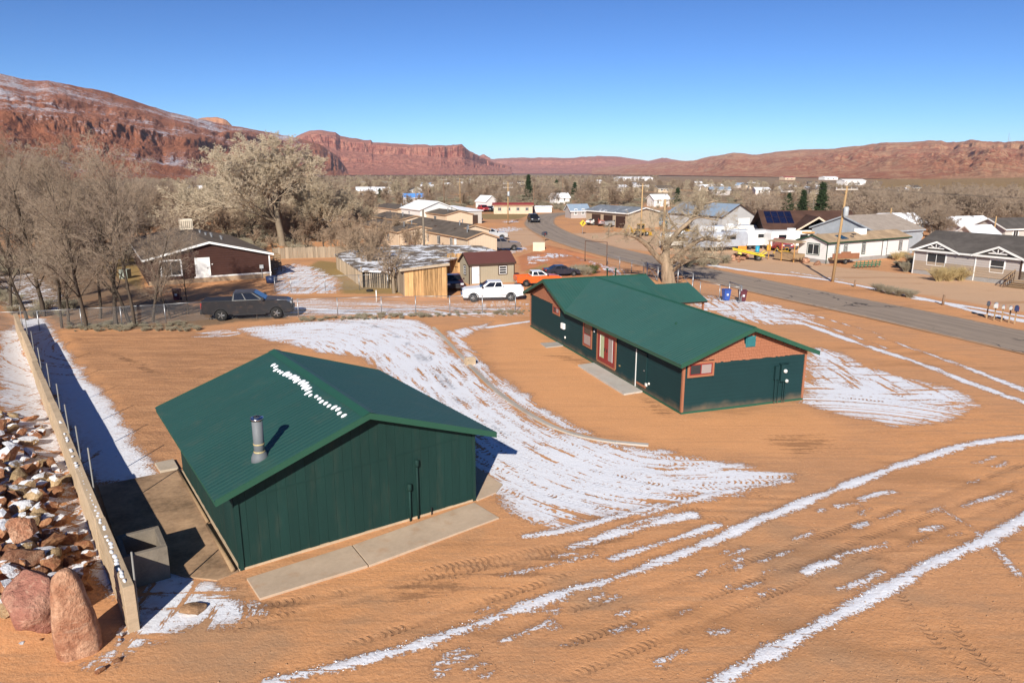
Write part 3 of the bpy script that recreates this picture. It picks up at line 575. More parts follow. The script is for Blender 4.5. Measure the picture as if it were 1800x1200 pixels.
# ================================================================== GARAGE
def build_garage():
    W, L, orr, oe, ze, zr = 8.145, 8.731, .55, .61, 2.62, 4.25
    g = frame_empty('garage', 'dark green board-sided garage with gabled metal roof and steel flue', 'garage', -8.046, 18.977, .966)
    sl = (zr-ze)/(W/2+oe); roofz = lambda x: ze-.08+(min(x, W-x)+oe)*sl-.09
    MB().box(.03, W-.03, .03, L-.03, -.15, ze-.1).prism([(.03,.03,ze-.1),(W-.03,.03,ze-.1),(W/2,.03,roofz(W/2))], (0,L-.06,0)).build('wall', GREEN_BOARD, g)
    def boards(n, length, face):
        p = length/n
        for k in range(n):
            a = k*p+.003; b = (k+1)*p-.003; m = MB(); j = rng.uniform(-.002, .002); lo = .06+rng.uniform(0, .03)
            if face == 'y': m.prism([(a,.03,lo),(b,.03,lo),(b,.03,roofz(b)),(a,.03,roofz(a))] if not (a < W/2 < b) else [(a,.03,lo),(b,.03,lo),(b,.03,roofz(b)),(W/2,.03,roofz(W/2)),(a,.03,roofz(a))], (0,-.028+j,0))
            elif face == 'x0': m.prism([(.03,a,lo),(.03,b,lo),(.03,b,roofz(0)),(.03,a,roofz(0))], (-.028+j,0,0))
            else: m.prism([(W-.03,a,lo),(W-.03,b,lo),(W-.03,b,roofz(0)),(W-.03,a,roofz(0))], (.028+j,0,0))
            m.build('board', GREEN_BOARD, g)
    boards(27, W, 'y'); boards(29, L, 'x0'); boards(30, L, 'x1')
    MB().box(-.03,.09,-.045,-.002,.02,roofz(0)).box(-.045,-.002,0,.1,.02,roofz(0)).build('corner_trim', GREEN_BOARD, g)
    MB().box(W-.09,W+.03,-.045,-.002,.02,roofz(0)).build('corner_trim', GREEN_BOARD, g)
    MB().prism([(.7,-.004,2.24),(W-.7,-.004,2.5),(W-.7,-.004,2.53),(.7,-.004,2.27)], (0,-.008,0)).build('siding_seam', GREEN_BOARD, g)
    MB().box(-.06,W+.04,-.03,L,-.2,.07).build('foundation', CONC_OLD, g)
    # roof
    y0, y1 = -orr, L+orr
    deck = MB(); t = .12
    deck.prism([(-oe,y0+.02,ze-t),(W/2,y0+.02,zr-t),(W+oe,y0+.02,ze-t),(W+oe,y0+.02,ze-.012),(W/2,y0+.02,zr-.012),(-oe,y0+.02,ze-.012)], (0,y1-y0-.04,0))
    rf = deck.build('roof', DARK, g)
    S = math.hypot(W/2+oe, zr-ze); cs, sn = (W/2+oe)/S, (zr-ze)/S; n = 11; pw = (y1-y0)/n
    for k in range(n):
        a, b = k*pw, (k+1)*pw-.004
        ribbed(a, b, lambda u: -.03, lambda u: S, (-oe,y0,ze-.012), (0,1,0), (cs,0,sn), (-sn,0,cs), .2, .007, .04).build('roof_panel', GREEN_ROOF, rf)
        ribbed(a, b, lambda u: -.03, lambda u: S, (W+oe,y0,ze-.012), (0,1,0), (-cs,0,sn), (sn,0,cs), .2, .011, .045).build('roof_panel', GREEN_ROOF, rf)
    cap = MB(); w = .26
    for sgn in (-1, 1):
        q = [(W/2+sgn*w*cs, y0-.02, zr-w*sn+.05), (W/2+sgn*w*cs, y1+.02, zr-w*sn+.05), (W/2, y1+.02, zr+.055), (W/2, y0-.02, zr+.055)]
        cap.add(q, [(0,1,2,3) if sgn > 0 else (3,2,1,0)])
    cap.build('ridge_cap', GREEN_TRIM, rf)
    for sgn, xe in ((1, -oe), (-1, W+oe)):
        for yy in (y0, y1-.02):
            MB().prism([(xe,yy,ze-.17),(W/2,yy,zr-.17),(W/2,yy,zr+.035),(xe,yy,ze+.035)], (0,.02,0)).build('rake_trim', GREEN_TRIM, rf)
        MB().box(xe-.01 if sgn > 0 else xe-.01, xe+.012, y0+.02, y1-.02, ze-.16, ze+.01).build('eave_trim', GREEN_TRIM, rf)
    # flue
    f = MB(); cx, cy = .95, .5; zb = ze+(cx+oe)*sl
    f.lathe([(.155,zb-.1),(.155,zb+1.28)], 20, cx, cy); fl = f.build('flue_pipe', PIPE, g, True)
    MB().lathe([(.27,zb-.14),(.25,zb+.06),(.19,zb+.2),(.16,zb+.22)], 20, cx, cy).build('flashing_cone', PIPE, fl, True)
    MB().lathe([(.165,zb+.46),(.168,zb+.48),(.165,zb+.50)], 20, cx, cy).build('band', mat('brass_band', (.5,.4,.2), .5, .5, .3), fl)
    MB().lathe([(.165,zb+.21),(.170,zb+.235),(.165,zb+.26)], 20, cx, cy).build('band', mat('brass_band', (.5,.4,.2), .5, .5, .3), fl)
    MB().lathe([(.16,zb+1.2),(.19,zb+1.22),(.19,zb+1.30),(.15,zb+1.30),(.11,zb+1.31),(.11,zb+1.22)], 20, cx, cy).build('cap', mat('bright_chrome', (.45,.45,.47), .2, .6, 1.0, .05), fl, True)
    for x, top in ((5.55, 1.36), (5.85, 2.15)):
        c = MB().tube((x,-.075,-.1), (x,-.075,top-.2), .038, n=10).build('conduit', GREEN_BOARD, g, True)
        MB().lathe([(.05,top-.25),(.075,top-.2),(.075,top-.03),(.05,top)], 12, x, -.085).build('weatherhead', GREEN_BOARD, c, True)
        for zc in (top*.35, top*.75): MB().box(x-.06, x+.06, -.04, -.028, zc-.015, zc+.015).build('strap', GREEN_BOARD, c)
    MB().tube((6.35,-.09,-.1), (6.35,-.09,.28), .02).build('stub_pipe', BLACK, g)
    # left-over snow just below the ridge, one melting blob per rib valley
    sm = MB()
    for k in range(25):
        y = 7.55-k*.305+rng.uniform(-.03,.03); x = 3.53-.06*math.sin(k*.5)+rng.uniform(-.05,.05)-.04*abs(k-12)/12
        ln = rng.uniform(.10,.16)*(1.25 if 4 < k < 15 else .85); wd_ = rng.uniform(.065,.085)*(1.7 if 4 < k < 13 else 1); zb = ze+(x+oe)*sl+.02
        N = 9
        ring = [(x+math.cos(q)*ln*(1 if math.cos(q) > 0 else .9)*rng.uniform(.85,1.1), y+math.sin(q)*wd_*rng.uniform(.85,1.15)) for q in [2*math.pi*i/N for i in range(N)]]
        o = len(sm.v); sm.v += [(p, q, ze+(p+oe)*sl+.018) for p, q in ring]+[(x+(p-x)*.6, y+(q-y)*.6, ze+(x+(p-x)*.6+oe)*sl+.06) for p, q in ring]+[(x, y, zb+.055)]
        for i in range(N):
            j = (i+1) % N; sm.f += [(o+i, o+j, o+N+j, o+N+i), (o+N+i, o+N+j, o+2*N)]
    s_ = sm.build('roof_snow', SNOWM, None, True); s_.location = g.location; s_.rotation_euler = g.rotation_euler; stuff(s_)
    s_['label'] = 'row of melting snow blobs below the garage roof ridge'
    return g
garage = build_garage()
def gl(x, y, z=0):                                            # garage frame -> world
    a = .966; return Vector((-8.046+math.sin(a)*x-math.cos(a)*y, 18.977+math.cos(a)*x+math.sin(a)*y, z))
def slab(pts, top, m, name='concrete_slab', thick=.14):
    P_ = [Vector((p[0], p[1], top-thick)) for p in pts]; o = MB().prism(P_, (0,0,thick)).build(name, m, None, bevel=.012); return struct(o)
slab([gl(0,-.62), gl(3.23,-.56), gl(3.18,-1.96), gl(.03,-1.86)], .07, SLAB)
slab([gl(3.27,-.56), gl(8.0,-.2), gl(8.1,-1.66), gl(3.22,-1.97)], .06, SLAB)
slab([gl(8.2,-.1), gl(8.2,3.2), gl(9.75,3.2), gl(9.7,.5), gl(9.1,.05)], .05, SLAB)
slab([gl(-.07,8.95), gl(-2.9,9.05), gl(-2.85,3.5), gl(-2.3,1.9), gl(-1.45,.55), gl(-.72,-.2), gl(-.07,-.05)], .05, mat('stained_shaded_concrete', (.33,.215,.13), .85, .25, 0, .9, .8, dust=.3))  # slab colour darkened for its stains and for the wall's shade
slab([gl(-.1,9.0), gl(-.75,9.1), gl(-.8,10.1), gl(-.1,10.1)], .1, CONC)
lg = MB().tube(gl(-.22,-.02,.1), gl(-.22,3.4,.1), .07, .05, 9).build('log', WOOD, None, True); tag(lg, 'split wooden log lying along the side of the garage', 'log')
lg = MB().tube(gl(-.16,3.6,.08), gl(-.15,8.8,.09), .05, .05, 8).build('wooden_rail', WOOD, None, True); tag(lg, 'long brown wooden rail lying against the garage base', 'rail')

# ================================================================== HOUSE
def build_house():
    W, L, orr, oe, ze, zr = 7.2, 21.46, .48, .42, 2.66, 4.17
    LW, WX = 7.36, 7.75; yc = L-LW/2
    g = frame_empty('house', 'long dark green house with terracotta gables and green metal roof', 'house', 8.265, 33.009, 1.246)
    sl = (zr-ze)/(W/2+oe); rz = lambda x: ze-.16+(min(x, W-x)+oe)*sl
    slw = (zr-.03-ze)/(LW/2+oe); rzw = lambda y: ze-.16+(LW/2+oe-abs(y-yc))*slw
    core = MB().box(.05, W-.05, .05, L-.05, .0, ze-.25).prism([(.05,.05,ze-.25),(W-.05,.05,ze-.25),(W-.05,.05,rz(0)),(W/2,.05,rz(W/2)),(.05,.05,rz(0))], (0,L-LW,0))
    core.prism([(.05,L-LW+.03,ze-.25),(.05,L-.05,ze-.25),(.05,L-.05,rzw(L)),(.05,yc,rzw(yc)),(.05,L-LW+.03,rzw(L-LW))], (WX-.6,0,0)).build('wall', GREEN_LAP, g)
    MB().box(-.03,W+.03,-.03,L+.03,-.2,.10).build('foundation', mat('green_base_paint', (.025,.095,.06), .8, .2, 0, .2), g)
    ex = .2                                                    # lap courses
    def lap(face, a0, a1, z0, ztop, holes=()):
        m = MB(); n = int((ztop-z0)/ex)+1
        for k in range(n):
            za = z0+k*ex; zb = min(za+ex, ztop)
            if zb-za < .02: continue
            spans = [(a0, a1)]
            for h0, h1, hz0, hz1 in holes:
                if zb > hz0+.01 and za < hz1-.01:
                    new = []
                    for p, q in spans:
                        if h1 <= p or h0 >= q: new.append((p, q)); continue
                        if h0 > p: new.append((p, h0))
                        if h1 < q: new.append((h1, q))
                    spans = new
            for p, q in spans:
                if face == 'x': m.prism([(.05,p,za),(.028-.026,p,za),(.028,p,zb),(.05,p,zb)], (0,q-p,0))
                elif face == 'y': m.prism([(p,.05,za),(p,.028-.026,za),(p,.028,zb),(p,.05,zb)], (q-p,0,0))
        return m
    doors = [(6.95,9.72,.3,2.3), (3.5,4.6,.3,2.2)]; wins = [(10.35,11.75,.75,2.42), (15.55,16.95,1.9,2.5)]
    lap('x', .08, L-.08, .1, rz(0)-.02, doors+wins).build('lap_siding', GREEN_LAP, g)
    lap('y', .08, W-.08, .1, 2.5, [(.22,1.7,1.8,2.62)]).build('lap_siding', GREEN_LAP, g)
    # shingled gables, joined courses with ragged butts
    def shingles(face, a0, a1, zlow, ztop_f, holes=()):
        m = MB(); k = 0; z = zlow
        while z < 4.3:
            a = a0-rng.uniform(0,.12)
            while a < a1:
                w = rng.uniform(.10,.2); b = min(a+w, a1); a_ = max(a, a0); lo = z-rng.uniform(0,.05); hi = min(z+.17, ztop_f(a_)-.01, ztop_f(b)-.01)
                if hi-lo > .05 and b-a_ > .02 and not any(h[0] < (a_+b)/2 < h[1] and h[2] < (lo+hi)/2 < h[3] for h in holes):
                    t = .012+rng.uniform(0,.006)
                    if face == 'y': m.prism([(a_+.004,.05,lo),(a_+.004,-.008-t,lo),(a_+.004,.018,hi),(a_+.004,.05,hi)], (b-a_-.008,0,0))
                    else: m.prism([(.05,a_+.004,lo),(-.008-t,a_+.004,lo),(.018,a_+.004,hi),(.05,a_+.004,hi)], (0,b-a_-.008,0))
                a += w
            z += .15
        return m
    stuff(shingles('y', .08, W-.08, 2.5, rz, [(.2,1.72,1.8,2.7),(3.42,4.02,3.08,3.7)]).build('shingle_siding', BROWN_TRIM, g))
    stuff(shingles('x', L-LW+.1, L-.08, 2.58, rzw).build('shingle_siding', BROWN_TRIM, g))
    # corner boards
    MB().box(-.03,.09,-.03,.09,.08,rz(0)).build('corner_board', BROWN_TRIM, g)
    MB().box(W-.09,W+.03,-.03,.09,.08,rz(0)).build('corner_board', BROWN_TRIM, g)
    MB().box(-.03,.09,L-.09,L+.03,.08,rz(0)).build('corner_board', BROWN_TRIM, g)
    # roofs
    rf = MB().prism([(-oe,-orr+.02,ze-.14),(W/2,-orr+.02,zr-.14),(W+oe,-orr+.02,ze-.14),(W+oe,-orr+.02,ze-.012),(W/2,-orr+.02,zr-.012),(-oe,-orr+.02,ze-.012)], (0,L-LW-oe+orr-.04,0)).build('roof', DARK, g)
    S = math.hypot(W/2+oe, zr-ze); cs, sn = (W/2+oe)/S, (zr-ze)/S; n = 20; y1 = yc; pw = (y1+orr)/n
    for k in range(n):
        for sg in (1, -1):
            ribbed(k*pw, (k+1)*pw-.004, lambda u: max(-.03, (u-orr-(yc-LW/2-oe))*slw/sn-.12), lambda u: S, (-oe if sg > 0 else W+oe, -orr, ze-.012), (0,1,0), (sg*cs,0,sn), (-sg*sn,0,cs), .23).build('roof_panel', HOUSE_ROOF, rf)
    rw = MB().prism([(-orr+.02,yc-LW/2-oe,ze-.14),(-orr+.02,yc,zr-.17),(-orr+.02,yc+LW/2+oe,ze-.14),(-orr+.02,yc+LW/2+oe,ze-.015),(-orr+.02,yc,zr-.042),(-orr+.02,yc-LW/2-oe,ze-.015)], (WX+orr-.02,0,0)).build('wing_roof', DARK, g)
    Sw = math.hypot(LW/2+oe, zr-.03-ze); cw, sw_ = (LW/2+oe)/Sw, (zr-.03-ze)/Sw; n = 9; pw = (WX+orr)/n
    for k in range(n):
        for sg in (1, -1):
            ribbed(k*pw, (k+1)*pw-.004, lambda u: -.03, lambda u: Sw, (-orr, yc-sg*(LW/2+oe), ze-.015), (1,0,0), (0,sg*cw,sw_), (0,-sg*sw_,cw), .23).build('roof_panel', HOUSE_ROOF, rw)
    MB().prism([(W/2-.16,-orr-.01,zr-.05),(W/2,-orr-.01,zr+.06),(W/2+.16,-orr-.01,zr-.05)], (0,yc+orr,0)).build('ridge_cap', GREEN_TRIM, rf)
    MB().prism([(-orr-.01,yc-.16,zr-.08),(-orr-.01,yc,zr+.035),(-orr-.01,yc+.16,zr-.08)], (WX+orr,0,0)).build('ridge_cap', GREEN_TRIM, rw)
    for xa in (-oe, W+oe):
        MB().prism([(xa,-orr,ze-.19),(W/2,-orr,zr-.19),(W/2,-orr,zr+.03),(xa,-orr,ze+.03)], (0,.02,0)).build('rake_trim', GREEN_TRIM, rf)
    MB().box(-oe-.012,-oe+.012,-orr+.02,L-LW-oe,ze-.18,ze+.005).build('eave_trim', GREEN_TRIM, rf)
    MB().box(W+oe-.012,W+oe+.012,-orr+.02,L-LW-oe,ze-.18,ze+.005).build('eave_trim', GREEN_TRIM, rf)
    for ya in (yc-LW/2-oe, yc+LW/2+oe):
        MB().prism([(-orr,ya,ze-.19),(-orr,yc,zr-.22),(-orr,yc,zr+.005),(-orr,ya,ze+.03)], (.02,0,0)).build('rake_trim', GREEN_TRIM, rw)
        MB().box(-orr+.02,WX,ya-.012,ya+.012,ze-.18,ze+.005).build('eave_trim', GREEN_TRIM, rw)
    # rear porch with its own lower gable
    pr = thing('porch', 'lower green metal porch roof behind the wing of the green house', 'porch'); pr.parent = g
    del pr['label'], pr['category']
    hr = 3.45; hw = 2.6; yp = 17.3; x0, x1 = WX-.2, 11.1
    Sp = math.hypot(hw, hr-2.5); cp, sp_ = hw/Sp, (hr-2.5)/Sp; n = 4; pw = (x1-x0)/n
    MB().prism([(x0,yp-hw,2.38),(x0,yp,hr-.12),(x0,yp+hw,2.38),(x0,yp+hw,2.49),(x0,yp,hr-.01),(x0,yp-hw,2.49)], (x1-x0-.02,0,0)).build('porch_deck', DARK, pr)
    for k in range(n):
        for sg in (1, -1):
            ribbed(k*pw, (k+1)*pw-.004, lambda u: -.03, lambda u: Sp, (x0, yp-sg*hw, 2.49), (1,0,0), (0,sg*cp,sp_), (0,-sg*sp_,cp), .23).build('roof_panel', HOUSE_ROOF, pr)
    for yy in (yp-hw+.2, yp+hw-.2): MB().box(x1-.3,x1-.18,yy-.06,yy+.06,0,2.42).build('post', BROWN_TRIM, pr)
    # openings
    window(g, quad_y(0, .33, 1.6, 1.93, 2.48), RED_FRAME, BROWN_TRIM, .11, 2, False, [GLASS, SCREEN])
    window(g, quad_x(0, 11.6, 10.5, .92, 2.32), RED_FRAME, BROWN_TRIM, .12, 2, True, [SCREEN, GLASS])
    window(g, quad_x(0, 16.8, 15.75, 2.02, 2.42), RED_FRAME, BROWN_TRIM, .12, 2, False, [GLASS, SCREEN])
    fd = MB()
    for s in ((-.06,0,-.02,1.05),(1,1.06,-.02,1.05),(0,1,1,1.05)): fd.patch(quad_x(0, 9.5, 7.2, .42, 2.2), *s, off=.04)
    fr = fd.build('door_frame', BROWN_TRIM, g)
    ROOM = mat('pale_green_room_behind_glass', (.35,.42,.26), .3, .5, 0, .3, .8)
    for k in range(2):
        Q = quad_x(0, 9.48-k*1.14, 8.36-k*1.14, .42, 2.2); d = MB()
        for s in ((0,.22,0,1),(.78,1,0,1),(.22,.78,0,.14),(.22,.78,.92,1)): d.patch(Q, *s, off=.035)
        dd = d.build('door', RED_FRAME, g); MB().patch(Q, .22, .78, .14, .92, off=.014).build('pane', [ROOM, SCREEN][k], dd)
        MB().patch(Q, .25 if k == 0 else .7, .3 if k == 0 else .75, .14, .92, off=.02).build('glazing_bead', WHITE, dd)
        MB().box(-.07,-.03, (8.5 if k == 0 else 8.2)-.02, (8.5 if k == 0 else 8.2)+.02, 1.15, 1.35).build('handle', BLACK, dd)
    MB().patch(quad_x(0, 9.55, 7.15, .3, .42), 0,1,0,1, off=.05).build('threshold', BROWN_TRIM, g)
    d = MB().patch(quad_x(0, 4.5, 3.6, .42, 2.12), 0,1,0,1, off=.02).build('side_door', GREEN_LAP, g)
    dt = MB()
    for s in ((-.1,0,0,1.05),(1,1.1,0,1.05),(0,1,1,1.05)): dt.patch(quad_x(0, 4.5, 3.6, .42, 2.12), *s, off=.03)
    dt.build('trim', GREEN_LAP, d); MB().box(-.08,-.03,3.66,3.72,1.2,1.26).build('handle', STEEL, d)
    MB().patch(quad_x(0, 4.55, 3.55, .3, .42), 0,1,0,1, off=.05).build('threshold', BROWN_TRIM, d)
    MB().box(-.05,-.01,4.62,4.67,.1,2.2).build('white_door_strip', WHITE, g)
    MB().box(-.16,-.005,14.62,15.1,1.2,1.58).build('vent_box', WHITE, g, bevel=.02)
    for y, z, r in ((14.55,.66,.09), (3.15,.66,.07), (9.98,2.05,.07)): MB().tube((-.02,y,z), (-.08,y,z), r, r*.9, 12).build('wall_vent' if z < 1 else 'porch_light', WHITE, g, True)
    MB().box(-.06,-.005,3.38,3.54,.44,.6).build('outlet_box', WHITE, g)
    MB().box(-.05,-.005,6.5,6.62,.72,.8).build('outlet_box', mat('brass_bib', (.45,.32,.16), .5, .5, .4), g)
    v = MB()
    for k in range(5): v.prism([(3.5,-.03,3.15+k*.095),(3.5,-.06,3.15+k*.095),(3.5,-.03,3.15+k*.095+.085)], (.45,0,0))
    vv = v.build('gable_vent', mat('teal_louvre', (.025,.13,.14), .6, .3), g)
    MB().patch(quad_y(0,3.44,4.01,3.1,3.66), 0,1,0,1, off=.02).build('vent_frame', mat('teal_louvre', (.025,.13,.14), .6, .3), vv)
    v = MB()
    for k in range(4): v.prism([(-.03,yc-.2,3.3+k*.1),(-.06,yc-.2,3.3+k*.1),(-.03,yc-.2,3.39+k*.1)], (0,.4,0))
    v.build('gable_vent', mat('teal_louvre', (.025,.13,.14), .6, .3), g)
    # meters
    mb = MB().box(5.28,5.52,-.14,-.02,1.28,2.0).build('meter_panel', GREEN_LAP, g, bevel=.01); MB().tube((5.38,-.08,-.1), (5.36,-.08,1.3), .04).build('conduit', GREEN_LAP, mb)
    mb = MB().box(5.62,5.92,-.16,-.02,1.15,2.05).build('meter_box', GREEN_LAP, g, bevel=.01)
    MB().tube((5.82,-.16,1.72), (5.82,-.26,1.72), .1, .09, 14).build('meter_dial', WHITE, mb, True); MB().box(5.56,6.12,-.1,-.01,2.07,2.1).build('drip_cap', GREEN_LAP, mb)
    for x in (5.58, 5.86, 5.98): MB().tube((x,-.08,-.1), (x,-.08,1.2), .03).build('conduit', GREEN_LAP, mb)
    MB().tube((5.98,-.1,1.18), (5.98,-.22,1.18), .09, .08, 14).build('gas_regulator', mat('pale_grey_meter', (.55,.58,.55), .5, .4), g, True)
    MB().lathe([(.05,3.0),(.05,3.62),(.06,3.64),(.06,3.68)], 10, 1.92, 3.99).build('vent_pipe', GREEN_TRIM, g, True)
    for x, y in ((5.4,19.5),(6.0,19.3)): MB().lathe([(.05,3.6),(.05,4.4),(.09,4.42),(.09,4.5)], 10, x, y).build('vent_pipe', GREEN_TRIM, g, True)
    return g
house = build_house()
def hl(x, y, z=0):
    a = 1.246; return Vector((8.265+math.sin(a)*x-math.cos(a)*y, 33.009+math.cos(a)*x+math.sin(a)*y, z))
CONC_G = mat('grey_new_concrete', (.40,.37,.33), .9, .2, 0, .18, 1.0, dust=.35)
slab([hl(-.06,9.9), hl(-1.2,9.75), hl(-1.25,3.6), hl(-.06,3.75)], .1, CONC_G)
slab([hl(-.06,15.9), hl(-1.3,15.95), hl(-1.36,14.65), hl(-.06,14.8)], .06, CONC_G)

# ================================================================== RETAINING WALL, BOX, ROCKS
def wl_pt(a, d, z): return Vector((WA[0]+wd[0]*a+wl[0]*d, WA[1]+wd[1]*a+wl[1]*d, z))
LW_ = float(np.linalg.norm(WB-WA))
wall = thing('retaining_wall', 'long board-formed concrete wall with snow along its top', 'wall', (WA[0], WA[1], 0))
def wall_piece(a0, a1, h0, h1, th=.26, d0=0):
    o = Vector((WA[0], WA[1], 0)); m = MB()
    P_ = [wl_pt(a0, d0, -.3)-o, wl_pt(a1, d0, -.3)-o, wl_pt(a1, d0, h1)-o, wl_pt(a0, d0, h0)-o]
    return m.prism(P_, (wl[0]*th, wl[1]*th, 0)).build('wall_section', CONC_OLD, wall, bevel=.012)
a = 0
for k, ln in enumerate((4.6,4.7,4.5,4.8,4.6,4.7,4.6,4.7,4.5,3.4)):
    h = 1.3+.03*math.sin(k*2.1); wall_piece(a, a+ln-.012, h, h+.02, .26, .02*math.sin(k*1.7)); a += ln
for k in range(3): MB().prism([wl_pt(.3,.262,.12+k*.38)-Vector((WA[0],WA[1],0)), wl_pt(4.5,.262,.12+k*.38)-Vector((WA[0],WA[1],0)), wl_pt(4.5,.262,.15+k*.38)-Vector((WA[0],WA[1],0)), wl_pt(.3,.262,.15+k*.38)-Vector((WA[0],WA[1],0))], (wl[0]*.012, wl[1]*.012, 0)).build('form_line', CONC_OLD, wall)
sm = MB()
for k in range(60):
    q = .3+k*.26+rng.uniform(-.06,.06)
    if rng.random() < (.06 if k < 38 else .5): continue
    c0 = wl_pt(q, .16+rng.uniform(-.04,.03), 1.31); r1 = rng.uniform(.08,.16); r2 = rng.uniform(.04,.07); N = 8
    ring = [c0+Vector((wd[0],wd[1],0))*math.cos(t)*r1*rng.uniform(.8,1.2)+Vector((wl[0],wl[1],0))*math.sin(t)*r2 for t in [2*math.pi*i/N for i in range(N)]]
    o = len(sm.v); sm.v += [tuple(p) for p in ring]+[tuple(c0+Vector((0,0,.045)))]
    sm.f += [(o+(i+1) % N, o+i, o+N) for i in range(N)]
s_ = sm.build('wall_snow', SNOWM, None, True); stuff(s_); s_['label'] = 'thin line of snow lying on top of the concrete wall'
for k, q in enumerate((.35,7.2,10.3,13.6,17.2,21.5,26,31,36,41)):
    p = wl_pt(q, -.04, 0); h = (2.05,2.7,2.55,2.5,2.5,2.5,2.4,2.4,2.4,2.4)[k]
    o = MB().tube((0,0,-.2), (rng.uniform(-.05,.05),0,h), .026, n=8).build('fence_post', mat('dull_steel_post', (.2,.195,.18), .7, .3, 0, .2), None, True); o.location = p
    tag(o, 'short steel post at the end of the concrete wall' if k == 0 else 'thin steel post standing against the long concrete wall', 'post', None if k == 0 else 'steel posts along the concrete wall')
    if k > 1: o.data = o.data
bx = thing('concrete_box', 'open square concrete box beside the wall and garage', 'concrete box', tuple(gl(-2.36,1.52)), math.pi/2-.966)
CONC_D = mat('dark_box_concrete', (.20,.17,.135), .9, .2, 0, .4, 2, bump=.01, bscale=25)  # darker concrete tone for all sides of the box
for x0,x1,y0,y1 in ((-.58,.58,-.75,-.6),(-.58,.58,.6,.75),(-.58,-.44,-.6,.6),(.44,.58,-.6,.6)): MB().box(x0,x1,y0,y1,-.2,1.02).build('side', CONC_D, bx, bevel=.012)
MB().box(-.44,.44,-.6,.6,-.1,.35).build('dirt_fill', mat('dark_soil', (.06,.04,.03), .95, .1, 0, .4, 6, bump=.03, bscale=10), bx)

def rock_mesh(name, seed, sub=2, sq=(1,1,1), amp=.28, angular=True):
    r = random.Random(seed); bm = bmesh.new(); bmesh.ops.create_icosphere(bm, subdivisions=sub, radius=1)
    planes = [(Vector((r.gauss(0,1), r.gauss(0,1), r.gauss(0,1))).normalized(), r.uniform(.42,.82)) for _ in range(13 if angular else 4)]
    for v in bm.verts:
        p = v.co.copy()
        for n_, d_ in planes:
            e = p.dot(n_)-d_
            if e > 0: p -= n_*e*.985
        k = 1+amp*.35*(math.sin(p.x*5+seed)*math.sin(p.y*4.3+seed*2)*math.sin(p.z*4.7))+r.uniform(-.03,.03)
        v.co = Vector((p.x*sq[0], p.y*sq[1], p.z*sq[2]))*k
    me = bpy.data.meshes.new(name); bm.to_mesh(me); bm.free(); return me
def rock_mat(name, c1, c2, snow=0.0, streak=.3, bumpd=.06):
    t = NT(name); p = t.vec('Object'); n1 = t.noise(p, 1.6, 6, .65); n2 = t.noise(p, 7, 5, .7); w = t.noise(t.mapping(p, (.7,.7,3)), 2.2, 5, .6, .8)
    c = t.mix(t.ss(n1, .38, .66), c1, c2); c = t.mix(t.math('MULTIPLY', t.ss(w, .58, .72), streak), c, (.62,.42,.3)); c = t.mix(t.math('MULTIPLY', t.ss(n2, .58, .36), .4), c, tuple(k*.5 for k in c1))
    tint = t.n('ShaderNodeVectorMath', operation='SCALE'); t.t.links.new(c, tint.inputs[0]); t.t.links.new(t.math('ADD', .72, t.math('MULTIPLY', t.rand(), .55)), tint.inputs['Scale']); c = tint.outputs[0]
    if snow:
        sp = t.n('ShaderNodeSeparateXYZ'); t.t.links.new(t.geo('Normal'), sp.inputs[0])
        ok = t.ss(t.math('ADD', t.math('ADD', sp.outputs[2], t.math('MULTIPLY', t.math('SUBTRACT', n1, .5), .9)), t.math('MULTIPLY', t.math('SUBTRACT', t.rand(), .5), .8)), .74, .84)
        c = t.mix(t.math('MULTIPLY', ok, snow), c, (.8,.82,.86))
    t.out(c, .92, .2); t.bump(t.math('ADD', n1, n2), bumpd); return t.m
RK1 = rock_mat('sandstone_rubble_with_snow', (.30,.125,.065), (.50,.27,.14), .95); RK2 = rock_mat('buff_rubble_with_snow', (.36,.25,.14), (.5,.36,.21), .95); RK3 = rock_mat('red_sandstone_boulder', (.42,.19,.11), (.66,.39,.25), 0, 1.0, .13); RK4 = rock_mat('purple_red_boulder', (.38,.165,.12), (.56,.31,.22), 0, 1.0, .13)
protos = [rock_mesh('rock', s, 2, (1,rng.uniform(.6,.95),rng.uniform(.45,.75))) for s in range(10)]
n_r = 0; r2 = random.Random(5); placed = []
while n_r < 175:
    al = 2.2+18*r2.random()**1.15; dl = (.75+.35*math.sin(al*.9))+2.6*r2.random()**.8; s = r2.uniform(.24,.50)*(1.3 if r2.random() < .25 else 1)
    p = wl_pt(al, dl, 0)
    if al > 14 and r2.random() < .6: continue
    if any((p.x-q[0])**2+(p.y-q[1])**2 < (.46*(s+q[2]))**2 for q in placed): continue
    placed.append((p.x, p.y, s)); me = protos[n_r % 10].copy() if n_r < 0 else protos[n_r % 10]
    key = n_r % 2; o = bpy.data.objects.new('rock', me); col.objects.link(o)
    if not me.materials: me.materials.append(RK1)
    if key and r2.random() < .6: o.material_slots[0].link = 'OBJECT'; o.material_slots[0].material = RK2
    o.location = (p.x, p.y, bank(p.x, p.y)+s*.28+r2.uniform(0, .2)*(dl > 1.3)); o.scale = (s, s, s); o.rotation_euler = (r2.uniform(-.5,.5), r2.uniform(-.5,.5), r2.uniform(0,6.3))
    tag(o, 'broken sandstone rock in the snowy rubble bank above the concrete wall', 'rock', 'rubble rocks on the bank'); n_r += 1
def boulder(seed, loc, size, rot, m, label, sub=4):
    me = rock_mesh('boulder', seed, sub, (1,1,1), .3); o = link('boulder', me, m); me.shade_smooth(); o.location = loc; o.scale = size; o.rotation_euler = rot; return tag(o, label, 'boulder')
